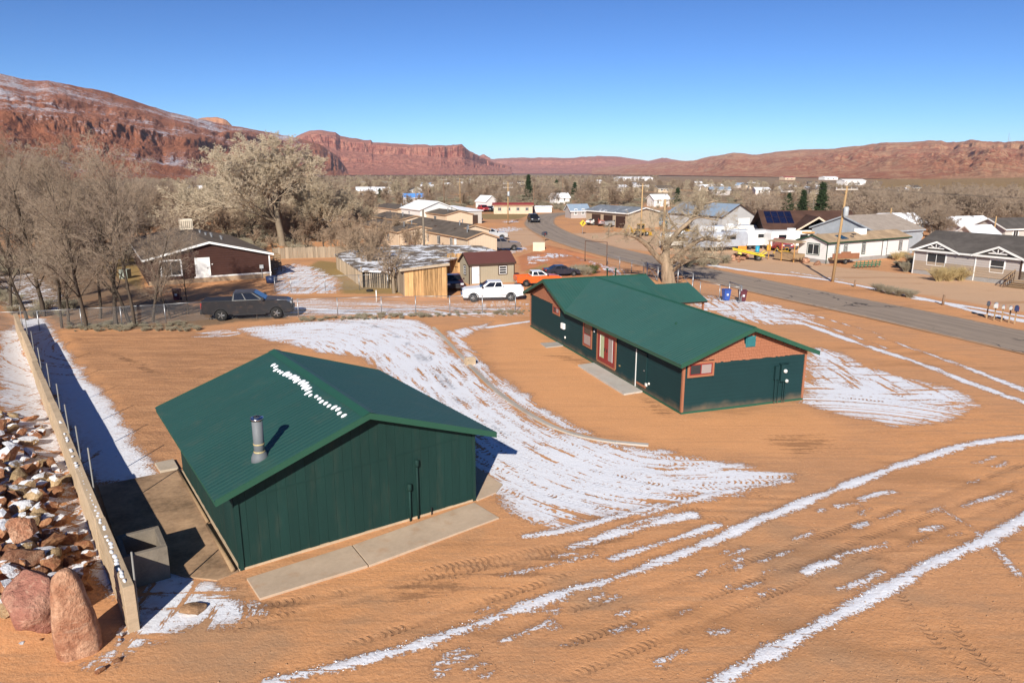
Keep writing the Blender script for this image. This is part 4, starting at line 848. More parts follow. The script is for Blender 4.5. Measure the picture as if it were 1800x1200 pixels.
def standing_stone():
    m = MB(); N = 14; lev = 16; r3 = random.Random(3)
    ph = [r3.uniform(-.06,.06) for _ in range(N)]
    for j in range(lev+1):
        t = j/lev; w = (.50+.06*math.sin(t*5))*(1-.30*t**1.5)*(1 if t < .84 else math.sqrt(max(0, 1-((t-.84)/.165)**2))*.9+.08); d = w*.72
        for k in range(N):
            q = 2*math.pi*k/N; sq = (abs(math.cos(q))**4+abs(math.sin(q))**4)**-.25*.93
            m.v.append((w*math.cos(q)*sq*(1+ph[k])+.05*t+r3.uniform(-.02,.02), d*math.sin(q)*sq*(1+ph[(k+3) % N])+r3.uniform(-.02,.02), -.2+t*2.45+r3.uniform(-.02,.02)))
    for j in range(lev):
        for k in range(N): m.f.append((j*N+k, j*N+(k+1) % N, (j+1)*N+(k+1) % N, (j+1)*N+k))
    m.f.append(tuple(lev*N+k for k in range(N)))
    o = m.build('standing_stone', RK3, None, True); sd = o.modifiers.new('smooth', 'SUBSURF'); sd.levels = 1; sd.render_levels = 1
    o.location = (-10.68,15.35,0); o.rotation_euler = (R(-2),R(-4),R(28)); tag(o, 'tall upright pink sandstone boulder beside the end of the wall', 'boulder')
standing_stone()
boulder(17, (-12.45,16.45,.62), (1.02,.9,1.0), (.2,.3,.4), RK4, 'rounded purple red boulder leaning beside the upright stone')
boulder(12, (-13.9,18.2,.75), (.75,.55,.5), (.1,-.2,1.0), RK3, 'broad tan boulder at the foot of the rubble bank')
boulder(13, (-14.6,19.3,1.15), (.6,.5,.42), (.3,.1,2.0), RK3, 'blocky orange boulder lying above the broad tan boulder')
boulder(14, (-8.55,16.95,.06), (.42,.3,.22), (.0,.1,.6), rock_mat('mud_lump', (.26,.15,.08), (.38,.23,.13), 0, .1, .04), 'low brown earth lump in the snow past the wall end', 3)
for k, (x, y, s) in enumerate(((-9.55,14.95,.13),(-9.75,14.6,.15),(-9.95,15.9,.11),(-9.9,15.7,.09),(-10.05,15.95,.08),(-12.3,15.6,.09),(-11.9,15.75,.08))):
    o = link('stone', protos[k], RK1); o.location = (x, y, s*.3); o.scale = (s, s, s); o.rotation_euler = (0, 0, k); tag(o, 'small loose stone on bare dirt around the upright boulder', 'stone', 'loose stones by the boulders')
# ================================================================== KERB
kb = thing('kerb', 'curved concrete edging strip beside the snowy drive', 'kerb', (0,0,0))
kl = smooth_line(plan([(762,576),(790,604),(826,643),(872,687),(925,725),(985,756),(1055,774),(1140,783)]), 10)
acc = 0; st_i = 0
for i in range(1, len(kl)):
    acc += np.linalg.norm(kl[i]-kl[i-1])
    if acc > 2.2 or i == len(kl)-1:
        m = MB(); pts = kl[st_i:i+1]; d = np.gradient(pts, axis=0); d /= np.linalg.norm(d, axis=1)[:,None]; nn = np.stack([-d[:,1], d[:,0]], 1)
        d0 = d*.004; L_ = pts.copy(); L_[0] += d0[0]; L_[-1] -= d0[-1]
        for p, n_ in zip(L_, nn):
            for o_, z in ((-.11,-.1),(-.11,.07),(.11,.07),(.11,-.1)): m.v.append((p[0]+n_[0]*o_, p[1]+n_[1]*o_, z))
        for j in range(len(pts)-1):
            for q in range(3): m.f.append((j*4+q, j*4+q+1, j*4+q+5, j*4+q+4))
        e = (len(pts)-1)*4; m.f += [(3,2,1,0), (e,e+1,e+2,e+3)]
        m.build('kerb_stone', CONC_G, kb); acc = 0; st_i = i
p = G(826,640); o = MB().box(-.3,.3,-.22,.22,-.1,.36).prism([(-.3,-.22,.36),(.3,-.22,.36),(.3,-.05,.46),(-.3,-.05,.46)], (0,.1,0)).build('concrete_block', CONC_OLD, None, bevel=.02); o.location = p; o.rotation_euler = (0,0,.5); tag(o, 'small squat concrete block on the kerb in the snow', 'concrete block')
# ================================================================== OTHER BUILDINGS
def siding(name, c, kind='vert', pitch=.3, var=.1):
    if name in _M: return _M[name]
    t = NT(name); p = t.vec('Object'); sp = t.n('ShaderNodeSeparateXYZ'); t.t.links.new(p, sp.inputs[0])
    k = sp.outputs[2] if kind == 'lap' else t.math('ADD', sp.outputs[0], sp.outputs[1])
    fr = t.math('FRACT', t.math('DIVIDE', k, pitch)); n = t.noise(p, 1.2, 5, .6)
    o = t.n('ShaderNodeVectorMath', operation='SCALE'); o.inputs[0].default_value = c; t.t.links.new(t.math('ADD', 1-var, t.math('MULTIPLY', n, 2*var)), o.inputs['Scale'])
    g = t.ss(fr, .10, .04) if kind != 'lap' else t.ss(fr, .12, .02)
    cc = t.mix(t.math('MULTIPLY', g, .35), o.outputs[0], tuple(q*.55 for q in c)); t.out(cc, .75, .25)
    t.bump(t.math('SUBTRACT', fr if kind == 'lap' else 0.0, g), .012); _M[name] = t.m; return t.m
def shingle_roof(name, c, snow=0.0, snow_scale=.5):
    if name in _M: return _M[name]
    t = NT(name); p = t.vec('Object'); n = t.noise(p, .7, 5, .6); f = t.noise(p, 12, 4, .7); st_ = t.noise(t.mapping(p, (.5,.5,5)), 2, 4, .6)
    cc = t.mix(t.ss(n, .35, .7), tuple(q*.75 for q in c), tuple(q*1.25 for q in c)); cc = t.mix(t.math('MULTIPLY', f, .4), cc, tuple(q*.6 for q in c)); cc = t.mix(t.math('MULTIPLY', st_, .25), cc, tuple(q*1.3 for q in c))
    if snow:
        s_ = t.math('ADD', t.noise(p, snow_scale, 6, .7), t.math('MULTIPLY', t.noise(p, snow_scale*7, 4, .7), .4))
        cc = t.mix(t.ss(s_, 1.0-snow*.6, 1.08-snow*.6), cc, (.8,.82,.86))
    t.out(cc, .9, .2); t.bump(f, .01); _M[name] = t.m; return t.m
CREAM = siding('cream_siding', (.60,.47,.34), 'vert', .4); TAUPE_ROOF = shingle_roof('taupe_shingles', (.13,.105,.085))
BROWN_SIDE = siding('dark_brown_siding', (.060,.026,.020), 'lap', .25, .3); BROWN_ROOF = shingle_roof('brown_grey_shingles', (.15,.115,.085), .12)
SHED_SIDE = siding('beige_shed_siding', (.36,.31,.225), 'vert', .2); SHED_ROOF = siding('brown_red_metal_roof', (.11,.042,.036), 'vert', .25)
WHITE_SIDE = siding('white_siding', (.74,.72,.70), 'lap', .25, .06); TAN_ROOF = shingle_roof('tan_roof', (.42,.30,.19)); GREY_ROOF = shingle_roof('dark_grey_shingles', (.105,.092,.083), .12)
GREY_SIDE = siding('warm_grey_siding', (.42,.38,.36), 'lap', .25, .06); TIN = siding('weathered_corrugated_tin', (.34,.37,.40), 'vert', .2, .25); TIN_ROOF = siding('rusty_tin_roof', (.36,.30,.25), 'vert', .3, .35)
BLUE_ROOF = siding('blue_grey_metal_roof', (.24,.31,.40), 'vert', .4, .15); SNOW_ROOF = shingle_roof('snow_covered_roof', (.3,.3,.3), .8, .2); OLD_SNOW = shingle_roof('dark_roof_with_snow_patches', (.17,.135,.105), .52, .45)
GREEN_DK = mat('dark_green_house_trim', (.02,.06,.035), .6, .3); TAN_TRIM = mat('tan_trim', (.40,.26,.16), .7, .3); DKBROWN = mat('dark_brown_trim', (.06,.035,.025), .7, .3)
FRAME_W = mat('white_window_frame', (.75,.75,.73), .5, .4)
PLANK = mat('raw_pine_slab', (.43,.26,.12), .9, .15, 0, .6, 1.6, (5,5,.5), .01, 20, 0, .38); PLANK_GREY = mat('grey_weathered_board', (.30,.24,.175), .95, .1, 0, .4, 1.6, (5,5,.5), .01, 20, 0, .25)
TIMBER = mat('honey_timber', (.50,.27,.09), .7, .3, 0, .25, 2); PANEL_BLUE = mat('solar_cell_blue', (.008,.012,.04), .15, .6)
def solar(g, quads):
    for Q in quads: MB().patch(Q, .01, .99, .01, .99, off=.06).build('solar_panel', PANEL_BLUE, g)
def building(name, label, cat, N, a, sx, sy, ridge, eave, rise, wm, rm, oh=.35, feats=(), trim=None, skirt=None, group=None, z0=0, oh2=None, slab_t=.14, shed_dir=None):
    """gabled building in its own frame: x along bearing a, y along a-90; ridge 'x' or 'y'"""
    oh2 = oh if oh2 is None else oh2
    g = thing(name, label, cat, (N[0], N[1], z0), math.pi/2-a, group); trim = trim or wm
    w = MB().box(0, sx, 0, sy, -.4, eave-.1)
    if ridge == 'y':
        sl = rise/(sx/2); f = lambda x: eave+(sx/2-abs(x-sx/2))*sl
        w.prism([(0,0,eave-.1),(sx,0,eave-.1),(sx,0,eave-.02),(sx/2,0,eave+rise-.02),(0,0,eave-.02)], (0,sy,0)); w.build('wall', wm, g)
        e = eave-oh*sl
        for s_, xe in ((1,-oh),(-1,sx+oh)):
            MB().prism([(xe,-oh2,e),(sx/2-s_*.004,-oh2,eave+rise),(sx/2-s_*.004,-oh2,eave+rise+slab_t),(xe,-oh2,e+slab_t)], (0,sy+2*oh2,0)).build('roof', rm, g)
            MB().prism([(xe-s_*.015,-oh2-.025,e-.07),(sx/2,-oh2-.025,eave+rise-.07),(sx/2,-oh2-.025,eave+rise+slab_t+.01),(xe-s_*.015,-oh2-.025,e+slab_t+.01)], (0,.02,0)).build('rake_trim', trim, g)
            MB().box(min(xe,xe-s_*.02), max(xe,xe-s_*.02), -oh2, sy+oh2, e-.07, e+slab_t-.01).build('fascia', trim, g)
    elif ridge == 'x':
        sl = rise/(sy/2)
        w.prism([(0,0,eave-.1),(0,sy,eave-.1),(0,sy,eave-.02),(0,sy/2,eave+rise-.02),(0,0,eave-.02)], (sx,0,0)); w.build('wall', wm, g)
        e = eave-oh*sl
        for s_, ye in ((1,-oh),(-1,sy+oh)):
            MB().prism([(-oh2,ye,e),(-oh2,sy/2-s_*.004,eave+rise),(-oh2,sy/2-s_*.004,eave+rise+slab_t),(-oh2,ye,e+slab_t)], (sx+2*oh2,0,0)).build('roof', rm, g)
            MB().prism([(-oh2-.025,ye-s_*.015,e-.07),(-oh2-.025,sy/2,eave+rise-.07),(-oh2-.025,sy/2,eave+rise+slab_t+.01),(-oh2-.025,ye-s_*.015,e+slab_t+.01)], (.02,0,0)).build('rake_trim', trim, g)
            MB().box(-oh2, sx+oh2, min(ye,ye-s_*.02), max(ye,ye-s_*.02), e-.07, e+slab_t-.01).build('fascia', trim, g)
    else:                                                        # mono-pitch, high on the y=sy side ('m') 
        w.prism([(0,0,eave-.1),(0,sy,eave-.1),(0,sy,eave+rise-.02),(0,0,eave-.02)], (sx,0,0)); w.build('wall', wm, g)
        sl = rise/sy
        MB().prism([(-oh,-oh,eave-oh*sl),(-oh,sy+oh,eave+rise+oh*sl),(-oh,sy+oh,eave+rise+oh*sl+slab_t),(-oh,-oh,eave-oh*sl+slab_t)], (sx+2*oh,0,0)).build('roof', rm, g)
    if skirt:
        MB().box(-.02, sx+.02, -.02, sy+.02, -.38, .5).build('skirting', skirt, g)
    for ft in feats:
        kind, face, p, z, wd_, h = ft[:6]
        Q = quad_y(0, p, p+wd_, z, z+h) if face == 'y0' else quad_x(0, p+wd_, p, z, z+h)
        if kind == 'win': window(g, Q, ft[6] if len(ft) > 6 else FRAME_W, ft[7] if len(ft) > 7 else trim, .1, ft[8] if len(ft) > 8 else 2, ft[9] if len(ft) > 9 else False)
        elif kind == 'door':
            d = MB().patch(Q, 0,1,0,1, off=.03).build('door', ft[6] if len(ft) > 6 else WHITE, g)
            t = MB()
            for s_ in ((-.1,0,0,1.05),(1,1.1,0,1.05),(0,1,1,1.05)): t.patch(Q, *s_, off=.045)
            t.build('trim', ft[7] if len(ft) > 7 else trim, d); MB().patch(Q, .82,.9,.45,.5, off=.07).build('handle', STEEL, d)
        elif kind == 'bay':
            MB().patch(Q, 0,1,0,1, off=.02).build('door_or_bay_panel', ft[6], g)  # flat panel
    return g
def gN(u, v, z): p = G(u, v, z); return (p.x, p.y)
a60 = R(60)
bh = building('brown_house', 'dark brown house with white fascia, white door and rooftop cooler', 'house', gN(257,459,2.6), R(59.5), 12.3, 26, 'y', 2.7, 1.5, BROWN_SIDE, BROWN_ROOF, .4,
    [('win','y0',1.3,.95,1.9,1.55),('door','y0',4.7,.55,1.25,2.0)], WHITE, None)
MB().box(4.4,12.4,-.04,-.005,.5,.66).build('base_trim', WHITE, bh); MB().box(12.2,12.34,-.05,.08,-.2,2.7).build('corner_trim', WHITE, bh)
MB().box(0,12.25,-.03,-.004,-.3,.48).build('skirting', mat('tan_skirting', (.36,.26,.17), .9, .2), bh)
MB().box(11.15,11.55,-.16,-.03,1.1,1.5).build('meter_box', mat('grey_box', (.4,.42,.43), .5, .4), bh); MB().tube((11.35,-.08,0),(11.35,-.08,1.1),.03).build('conduit', STEEL, bh)
MB().lathe([(.07,1.85),(.07,1.95)], 8, 6.3, -.06).build('porch_light', WHITE, bh)
co = MB().box(5.5,7.0,19.5,21,4.25,5.6).build('rooftop_cooler', mat('dusty_cooler_metal', (.62,.54,.42), .7, .3), bh, bevel=.04)
for k in range(6): MB().box(5.62+k*.23,5.74+k*.23,19.46,19.5,4.45,5.4).build('louvre', mat('cooler_louvre', (.33,.28,.22), .8, .2), co)
for x, y in ((7.6,13),(8.4,14.5),(8.0,11),(9.2,12.2),(7.4,16.5),(8.8,9.0)): MB().lathe([(.12,4.0-.25*(x-6.15)+.25),(.12,4.5-.25*(x-6.15)+.1),(.2,4.52-.25*(x-6.15)+.1),(.2,4.58-.25*(x-6.15)+.1)], 8, x, y).build('roof_vent', STEEL, bh)
dk = MB().box(12.5,14.6,4.5,8.5,.9,1.0).build('deck', WOOD, bh)
for y in (4.55,6.5,8.4):
    for x in (12.6, 14.5): MB().box(x-.05,x+.05,y-.05,y+.05,-.1,2.0).build('post', WOOD, dk)
for z in (1.3,1.55,1.8,1.98): MB().box(12.6,14.5,4.52,4.58,z-.04,z+.04).build('rail', WOOD, dk); MB().box(14.46,14.52,4.6,8.4,z-.04,z+.04).build('rail', WOOD, dk)
for k in range(4): MB().box(12.7,13.8,3.4+k*.27,3.64+k*.27,.05+k*.21,.12+k*.21).build('step', WOOD, dk)
tub = MB().lathe([(.55,0),(.62,.7),(.58,.7),(.55,.66)], 18).build('water_tub', mat('dark_blue_plastic', (.015,.03,.09), .5, .4), None, True); tub.location = G(478,497); tag(tub, 'dark blue round tub beside the deck of the brown house', 'tub')
ac = MB().box(-.45,.45,-.45,.45,0,1.0).box(-.47,.47,-.47,.47,.95,1.02).build('air_conditioner', mat('grey_green_metal', (.22,.24,.2), .6, .4), None, bevel=.03); ac.location = G(221,489); tag(ac, 'grey green air conditioner unit by the brown house', 'air conditioner')

# cream single-wide homes on the neighbouring lane
for k, (u, v, sx, sy, lab, fe) in enumerate(((822,420,4.6,22,'cream mobile home nearest the snow-roofed corral, grey pickup at its end', [('win','x0',5,.9,1.0,1.3),('win','x0',9.5,.9,1.2,1.3),('door','x0',3.6,.4,.9,2.0),('win','x0',14,.9,1,1.2)]),
        (806,406,5.4,22,'cream mobile home just behind the one with two roof pipes', [('win','x0',4,.9,1.2,1.2)]),
        (783,378.5,6.5,20,'cream mobile home with blue truck parked at its gable end', [('win','x0',5,.9,1.4,1.2)]),
        (700,409,7.0,20,'cream mobile home half hidden by bare trees and old pole', [('win','x0',4,.9,1.2,1.2),('win','y0',1,.9,1.1,1.2)]),
        (697,369,8.0,18,'cream mobile home beside the big white shed', [('win','x0',4,.9,1.2,1.2),('win','y0',2,.9,1.1,1.2)]),
        (700,388,7,16,'low cream mobile home tucked behind the bare orchard trees', []))):
    b = building('mobile_home', lab, 'mobile home', gN(u, v, 2.5), R(61), sx, sy, 'y', 2.55, .75, CREAM, TAUPE_ROOF, .25, fe, TAN_TRIM, None, 'cream mobile homes along the lane')
    for q in ((sx*.3, 3.0), (sx*.65, 6.0)): MB().lathe([(.09,2.6),(.09,3.75),(.16,3.77),(.16,3.9)], 8, q[0], q[1]).build('roof_pipe', STEEL, b)
    MB().tube((.12,-.05,0),(.12,-.05,2.5),.035).build('downpipe', TAN_TRIM, b)
    for q in ((sx*.4, 8), (sx*.55, 12), (sx*.35, 15)): MB().box(q[0]-.15,q[0]+.15,q[1]-.15,q[1]+.15,2.9,3.35).build('roof_vent', DKBROWN, b)
# beige garden shed
sh = building('garden_shed', 'beige wooden shed with brown red roof and white door', 'shed', gN(825,465.5,2.1), R(67), 5.1, 3.1, 'x', 2.15, .95, SHED_SIDE, SHED_ROOF, .18,
    [('door','y0',.25,.1,.85,1.9,WHITE,DKBROWN),('win','y0',3.35,.95,.85,.85,FRAME_W,DKBROWN,3,True),('win','x0',1.1,.95,.6,.9,FRAME_W,DKBROWN,3,True)], DKBROWN)
for x in (0,5.1): MB().box(x-.05,x+.05,-.03,.06,0,2.1).build('corner_trim', DKBROWN, sh)
# slab-wood shed: every plank a piece
def plank_wall(g, p0, p1, h0, h1, n, m, thick=.04, lean=.0, nm='plank', gap=.012):
    p0 = Vector(p0); p1 = Vector(p1); d = (p1-p0).normalized(); L_ = (p1-p0).length; nn = Vector((d.y,-d.x,0)); ws = [rng.uniform(.7,1.3) for _ in range(n)]; sm_ = sum(ws); a_ = 0
    for w in ws:
        w = w/sm_*L_; t = (a_+w/2)/L_; h = h0+(h1-h0)*t+rng.uniform(-.07,.05); q0 = p0+d*(a_+gap/2); q1 = p0+d*(a_+w-gap/2); j = rng.uniform(0,.03); o = nn*j; tl = d*rng.uniform(-lean,lean)
        MB().prism([q0+o+Vector((0,0,-.1)), q1+o+Vector((0,0,-.1)), q1+o+tl+Vector((0,0,h+rng.uniform(-.03,.03))), q0+o+tl+Vector((0,0,h))], nn*thick).build(nm, m, g); a_ += w
ws = thing('wood_shed', 'leaning shed of raw pine slabs under a snow-patched roof', 'shed', tuple(G(712,520)), 0)
o = G(712,520); A_ = Vector((0,0,0)); B_ = G(786,524)-o; C_ = A_+Vector((-1.2,2.9,0)); D_ = B_+Vector((-1.0,3.0,0))
plank_wall(ws, A_, B_, 2.45, 3.15, 19, PLANK, lean=.03); plank_wall(ws, C_, A_, 2.3, 2.45, 11, PLANK_GREY, lean=.05); plank_wall(ws, B_, D_, 3.1, 2.9, 9, PLANK)
rf = MB().prism([A_+Vector((-.35,-.3,2.5)), B_+Vector((.3,-.3,3.24)), D_+Vector((.3,.4,3.0)), C_+Vector((-.35,.4,2.3))], (0,0,.12)).build('roof', OLD_SNOW, ws)
MB().prism([A_+Vector((-.38,-.32,2.38)), B_+Vector((.33,-.32,3.12)), B_+Vector((.33,-.32,3.36)), A_+Vector((-.38,-.32,2.62))], (0,-.05,0)).build('fascia', PLANK_GREY, ws)
for k in range(6):
    f = k/5; p = (A_+Vector((-.35,-.34,2.46))).lerp(B_+Vector((.3,-.34,3.2)), f); MB().tube(p, p+Vector((-.3,.9,-.02)), .05, n=6).build('rafter', PLANK_GREY, ws)
# corral with a low snow-covered roof
cr = thing('corral_shed', 'long low shed of grey boards with a patchy snow-covered roof', 'shed', tuple(G(643,496)), 0); oc = G(643,496)
z_r = 1.75
rp = [G(u, v, z_r)-oc for u, v in ((634,476),(588,447),(640,433),(760,430),(846,432),(884,444),(806,452),(770,462),(706,478))]
MB().prism([p+Vector((0,0,-.12)) for p in rp], (0,0,.14)).build('roof', OLD_SNOW, cr)
pw0 = G(588,447,z_r)-oc; pw1 = G(634,476,z_r)-oc; pw2 = G(706,478,z_r)-oc
for p in (pw0, pw1, pw2): p.z = 0
plank_wall(cr, pw0+Vector((.2,0,0)), pw1+Vector((.15,.1,0)), 1.6, 1.65, 26, mat('pale_weathered_board', (.46,.36,.25), .95, .1, 0, .4, 1.6, (5,5,.5), .01, 20, 0, .2), lean=.02); plank_wall(cr, pw1+Vector((.3,.3,0)), pw2+Vector((0,.3,0)), 1.75, 1.65, 18, PLANK_GREY, lean=.05, gap=.12)
for k in range(9):
    p = rp[(k*2) % 9]*.9; MB().tube((p.x,p.y,-.1),(p.x,p.y,2.1),.07,n=6).build('post', PLANK_GREY, cr)
for k in range(26):
    q = Vector((rng.uniform(-1,14), rng.uniform(4,16), z_r+.03)); L_ = rng.uniform(.8,2.6); t = rng.uniform(0,3.1); MB().tube(q, q+Vector((math.cos(t)*L_, math.sin(t)*L_, .05)), .04, n=5).build('loose_pole', PLANK_GREY, cr)
pb = thing('plank_fence', 'tall golden plank fence behind the beige shed', 'fence', tuple(G(790,488)), 0); plank_wall(pb, (-.6,4,0), (3.2,5.6,0), 2.3, 2.2, 16, PLANK, lean=.02)
pb = thing('plank_fence', 'grey board fence at the back of the grassy yard', 'fence', tuple(G(480,455)), 0); plank_wall(pb, (0,0,0), (11,2.5,0), 1.5, 1.5, 34, PLANK_GREY, lean=.02)

# white and grey buildings up the valley
building('white_barn', 'big white metal building with bright snow-white roof', 'building', gN(738,369,3.2), R(61), 9, 12, 'y', 3.2, 1.7, WHITE_SIDE, SNOW_ROOF, .3)
building('long_white_shed', 'long low shed with snowy flat roof beside parked truck', 'building', gN(822,371,2.9), R(61), 3.6, 16, 'm', 2.9, .4, mat('pale_grey_wall', (.5,.47,.43), .8, .2), SNOW_ROOF, .3, [('bay','y0',.8,.0,1.8,2.0,DKBROWN)])
building('motel_block', 'long cream building with red roof edge beside parked cars', 'building', gN(868,361,2.4), R(88), 11, 6, 'x', 2.4, .5, CREAM, mat('red_metal_roof', (.33,.05,.04), .6, .3), .4, [('win','y0',1.2+2.6*k,.9,.9,.9) for k in range(4)], TAN_TRIM)
building('white_hall', 'white gabled building at the end of the red-roofed block', 'building', gN(937,364,1.6), R(88), 5.5, 3, 'x', 1.6, .2, WHITE_SIDE, SNOW_ROOF, .2)
building('blue_roof_house', 'white house with bright blue roof among bare trees', 'house', gN(712,347,2.6), R(75), 9, 6.5, 'x', 2.5, 1.3, WHITE_SIDE, mat('bright_blue_roof', (.10,.27,.62), .5, .4), .4, [('win','y0',1.5,.9,1.1,1.1),('win','y0',5.5,.9,1.1,1.1)])
building('cream_house', 'cream two-gabled house on the low rise beyond the trailers', 'house', gN(628,335,3.4), R(75), 8, 7, 'x', 3.4, 1.4, CREAM, SNOW_ROOF, .5, [('win','y0',1.2,1,1.2,1.3),('win','y0',5,1,1.4,1.3)], WHITE)
building('white_house', 'white house with dark roof just above the blue roof', 'house', gN(722,335,3), R(70), 6.5, 6, 'y', 3, 1.4, WHITE_SIDE, GREY_ROOF, .4, [('win','y0',2.5,1,1.2,1.2)])
building('white_cottage', 'small white gabled cottage in front of dark bushes', 'house', gN(854,354,2.2), R(50), 4.6, 5.5, 'y', 2.2, 1.7, WHITE_SIDE, SNOW_ROOF, .3)
building('farm_house', 'white cottage by the cream houses left of the blue roof', 'house', gN(560,373,2.2), R(65), 8.5, 5, 'x', 2.2, .8, WHITE_SIDE, SNOW_ROOF, .3, [('win','y0',1.6,.8,1.1,1.0),('win','y0',5.2,.8,1.1,1.0)])
building('farm_shed', 'low white outbuilding behind the big cottonwood', 'shed', gN(578,356,2.4), R(70), 6, 5, 'x', 2.4, .8, WHITE_SIDE, BLUE_ROOF, .3)
building('hill_house', 'pale house with blue grey roof below the red hillside', 'house', gN(212,292,3.2), R(95), 26, 14, 'x', 3.2, 2.0, CREAM, BLUE_ROOF, .5, [('win','y0',4,1,3,1.5),('win','y0',12,1,3,1.5)], z0=0)
building('hill_house', 'wide tan house at the left foot of the red hillside', 'house', gN(4,262,3.2), R(95), 18, 12, 'x', 3.2, 1.5, CREAM, TAN_ROOF, .5, [('win','y0',4,1,3,1.5)], z0=3)
wk = building('workshop', 'tan workshop with three dark garage bays and grey metal roof', 'workshop', gN(1105,375,3.2), R(60), 8.5, 15, 'y', 3.2, 1.0, mat('tan_block_wall', (.36,.28,.20), .9, .2, 0, .2), shingle_roof('grey_metal_with_snow', (.2,.22,.25), .35, .4), .5,
    [('bay','x0',1.0+k*4.3,0,3.2,2.5,DARK) for k in range(3)], WHITE)  # dark panels stand in for the shade inside the open bays
building('office_annex', 'cream annex at the end of the three-bay workshop', 'building', gN(1066,372,3.0), R(60), 6, 6, 'y', 3.0, .8, CREAM, SNOW_ROOF, .4)
building('metal_barn', 'grey metal barn with blue grey roof and white door', 'barn', gN(1270,381,3.4), R(60), 8.5, 15, 'y', 3.4, 2.1, siding('pale_grey_metal', (.42,.42,.42), 'vert', .3), BLUE_ROOF, .25, [('bay','y0',4.2,0,3.2,3.0,WHITE),('win','x0',1.2,1.2,1.4,.9)], DKBROWN)
# timber house with solar panels
th = building('timber_house', 'timber-framed house with brown hipped roof and dark solar panels', 'house', gN(1352,402,2.9), R(97), 12.5, 9, 'x', 3.1, 2.3, DARK, shingle_roof('dark_brown_roof', (.085,.045,.033)), 1.0, [('win','y0',1.2,.8,1.6,1.4),('win','y0',9,.8,1.8,1.4)], DKBROWN)
pc = MB().prism([(3.2,-3.6,2.75),(6.3,-3.6,4.75),(9.4,-3.6,2.75),(9.4,-3.6,2.95),(6.3,-3.6,4.97),(3.2,-3.6,2.95)], (0,7.5,0)).build('porch_roof', shingle_roof('dark_brown_roof', (.085,.045,.033)), th)
for s_ in (-1,1): MB().prism([(6.3+s_*3.15,-3.65,2.7),(6.3,-3.65,4.72),(6.3,-3.65,5.0),(6.3+s_*3.15,-3.65,2.98)], (0,.04,0)).build('fascia', mat('cream_fascia', (.6,.48,.36), .7, .3), pc)
MB().box(3.5,9.1,-3.4,-3.15,2.5,2.75).build('beam', TIMBER, pc)
for x in (3.7, 6.3, 8.9): MB().box(x-.14,x+.14,-3.42,-3.14,-.1,2.55).build('post', TIMBER, pc)
for x in (-.6, 1.8, 10.6, 12.9): MB().box(x-.13,x+.13,-.95,-.69,-.1,2.7).build('post', TIMBER, th)
sl_ = 2.3/4.5
def rq(x0,x1,y0,y1): return [(x0,y0,3.1+y0*sl_+.15),(x1,y0,3.1+y0*sl_+.15),(x1,y1,3.1+y1*sl_+.15),(x0,y1,3.1+y1*sl_+.15)]
solar(th, [rq(-.2+k*1.05,.8+k*1.05,y,y+1.55) for k in range(4) for y in (.9,2.55)])
s2 = 2.0/3.1; solar(th, [[(6.6+k*.95,-3.2+j*1.4,4.97-(.3+k*.95)*s2+.02),(6.6+k*.95,-1.85+j*1.4,4.97-(.3+k*.95)*s2+.02),(7.5+k*.95,-1.85+j*1.4,4.97-(1.2+k*.95)*s2+.02),(7.5+k*.95,-3.2+j*1.4,4.97-(1.2+k*.95)*s2+.02)][::-1] for k in range(3) for j in range(2)])
building('tin_barn', 'large weathered tin barn with rusty roof and brown doors', 'barn', gN(1541,408,3.4), R(60), 11, 10.5, 'x', 3.4, 1.9, TIN, TIN_ROOF, .3, [('bay','x0',5.0,0,4.6,2.5,mat('rusty_brown_door', (.20,.085,.045), .9, .2, 0, .3))])
wh = building('white_mobile_home', 'white mobile home with dark green trim and tan roof', 'mobile home', (40.5,91.6), R(60), 17.5, 4.4, 'x', 2.75, .75, WHITE_SIDE, TAN_ROOF, .3,
    [('win','x0',1.2,1.05,1.75,1.35,FRAME_W,GREEN_DK,2),('win','y0',1.6,1.1,.8,1.1,FRAME_W,GREEN_DK,2),('win','y0',3.4,.9,.6,1.3,FRAME_W,GREEN_DK,2),('win','y0',7.2,.95,.6,1.3,FRAME_W,GREEN_DK,2),('door','y0',11.6,.4,.95,2.0,WHITE,DKBROWN),('win','y0',15.4,1.0,.6,1.2,FRAME_W,DKBROWN,2)], GREEN_DK, mat('grey_skirting', (.32,.31,.30), .9, .2))
MB().box(-.03,.05,-.03,.05,-.2,2.7).build('corner_trim', GREEN_DK, wh); MB().box(8.4,9.6,1.2,2.3,3.1,4.1).build('rooftop_cooler', WHITE, wh, bevel=.04); MB().patch([(3.2,.3,2.98),(4.6,.3,2.98),(4.6,1.5,3.37),(3.2,1.5,3.37)],0,1,0,1,off=.06).build('skylight', mat('teal_skylight', (.02,.06,.09), .2, .6), wh)
MB().tube((5.6,.5,3.05),(5.6,.4,3.5),.03).build('dish_arm', STEEL, wh); MB().lathe([(.02,3.45),(.25,3.52),(.34,3.62),(.33,3.62),(.24,3.54),(.02,3.5)], 14, 5.6, .35).build('satellite_dish', mat('dark_dish', (.05,.05,.06), .5, .4), wh, True)
aw = MB().prism([(-2.4,3.0,2.45),(-.35,3.0,2.6),(-.35,7.5,2.6),(-2.4,7.5,2.45)], (0,0,.1)).build('awning', TAN_ROOF, wh)
for y in (3.2,5.2,7.3): MB().box(-2.3,-2.2,y-.05,y+.05,-.1,2.45).build('awning_post', TIMBER, aw)
MB().box(-2.2,-.1,3.2,6.4,.2,1.0).build('porch_panel', WOOD, wh)
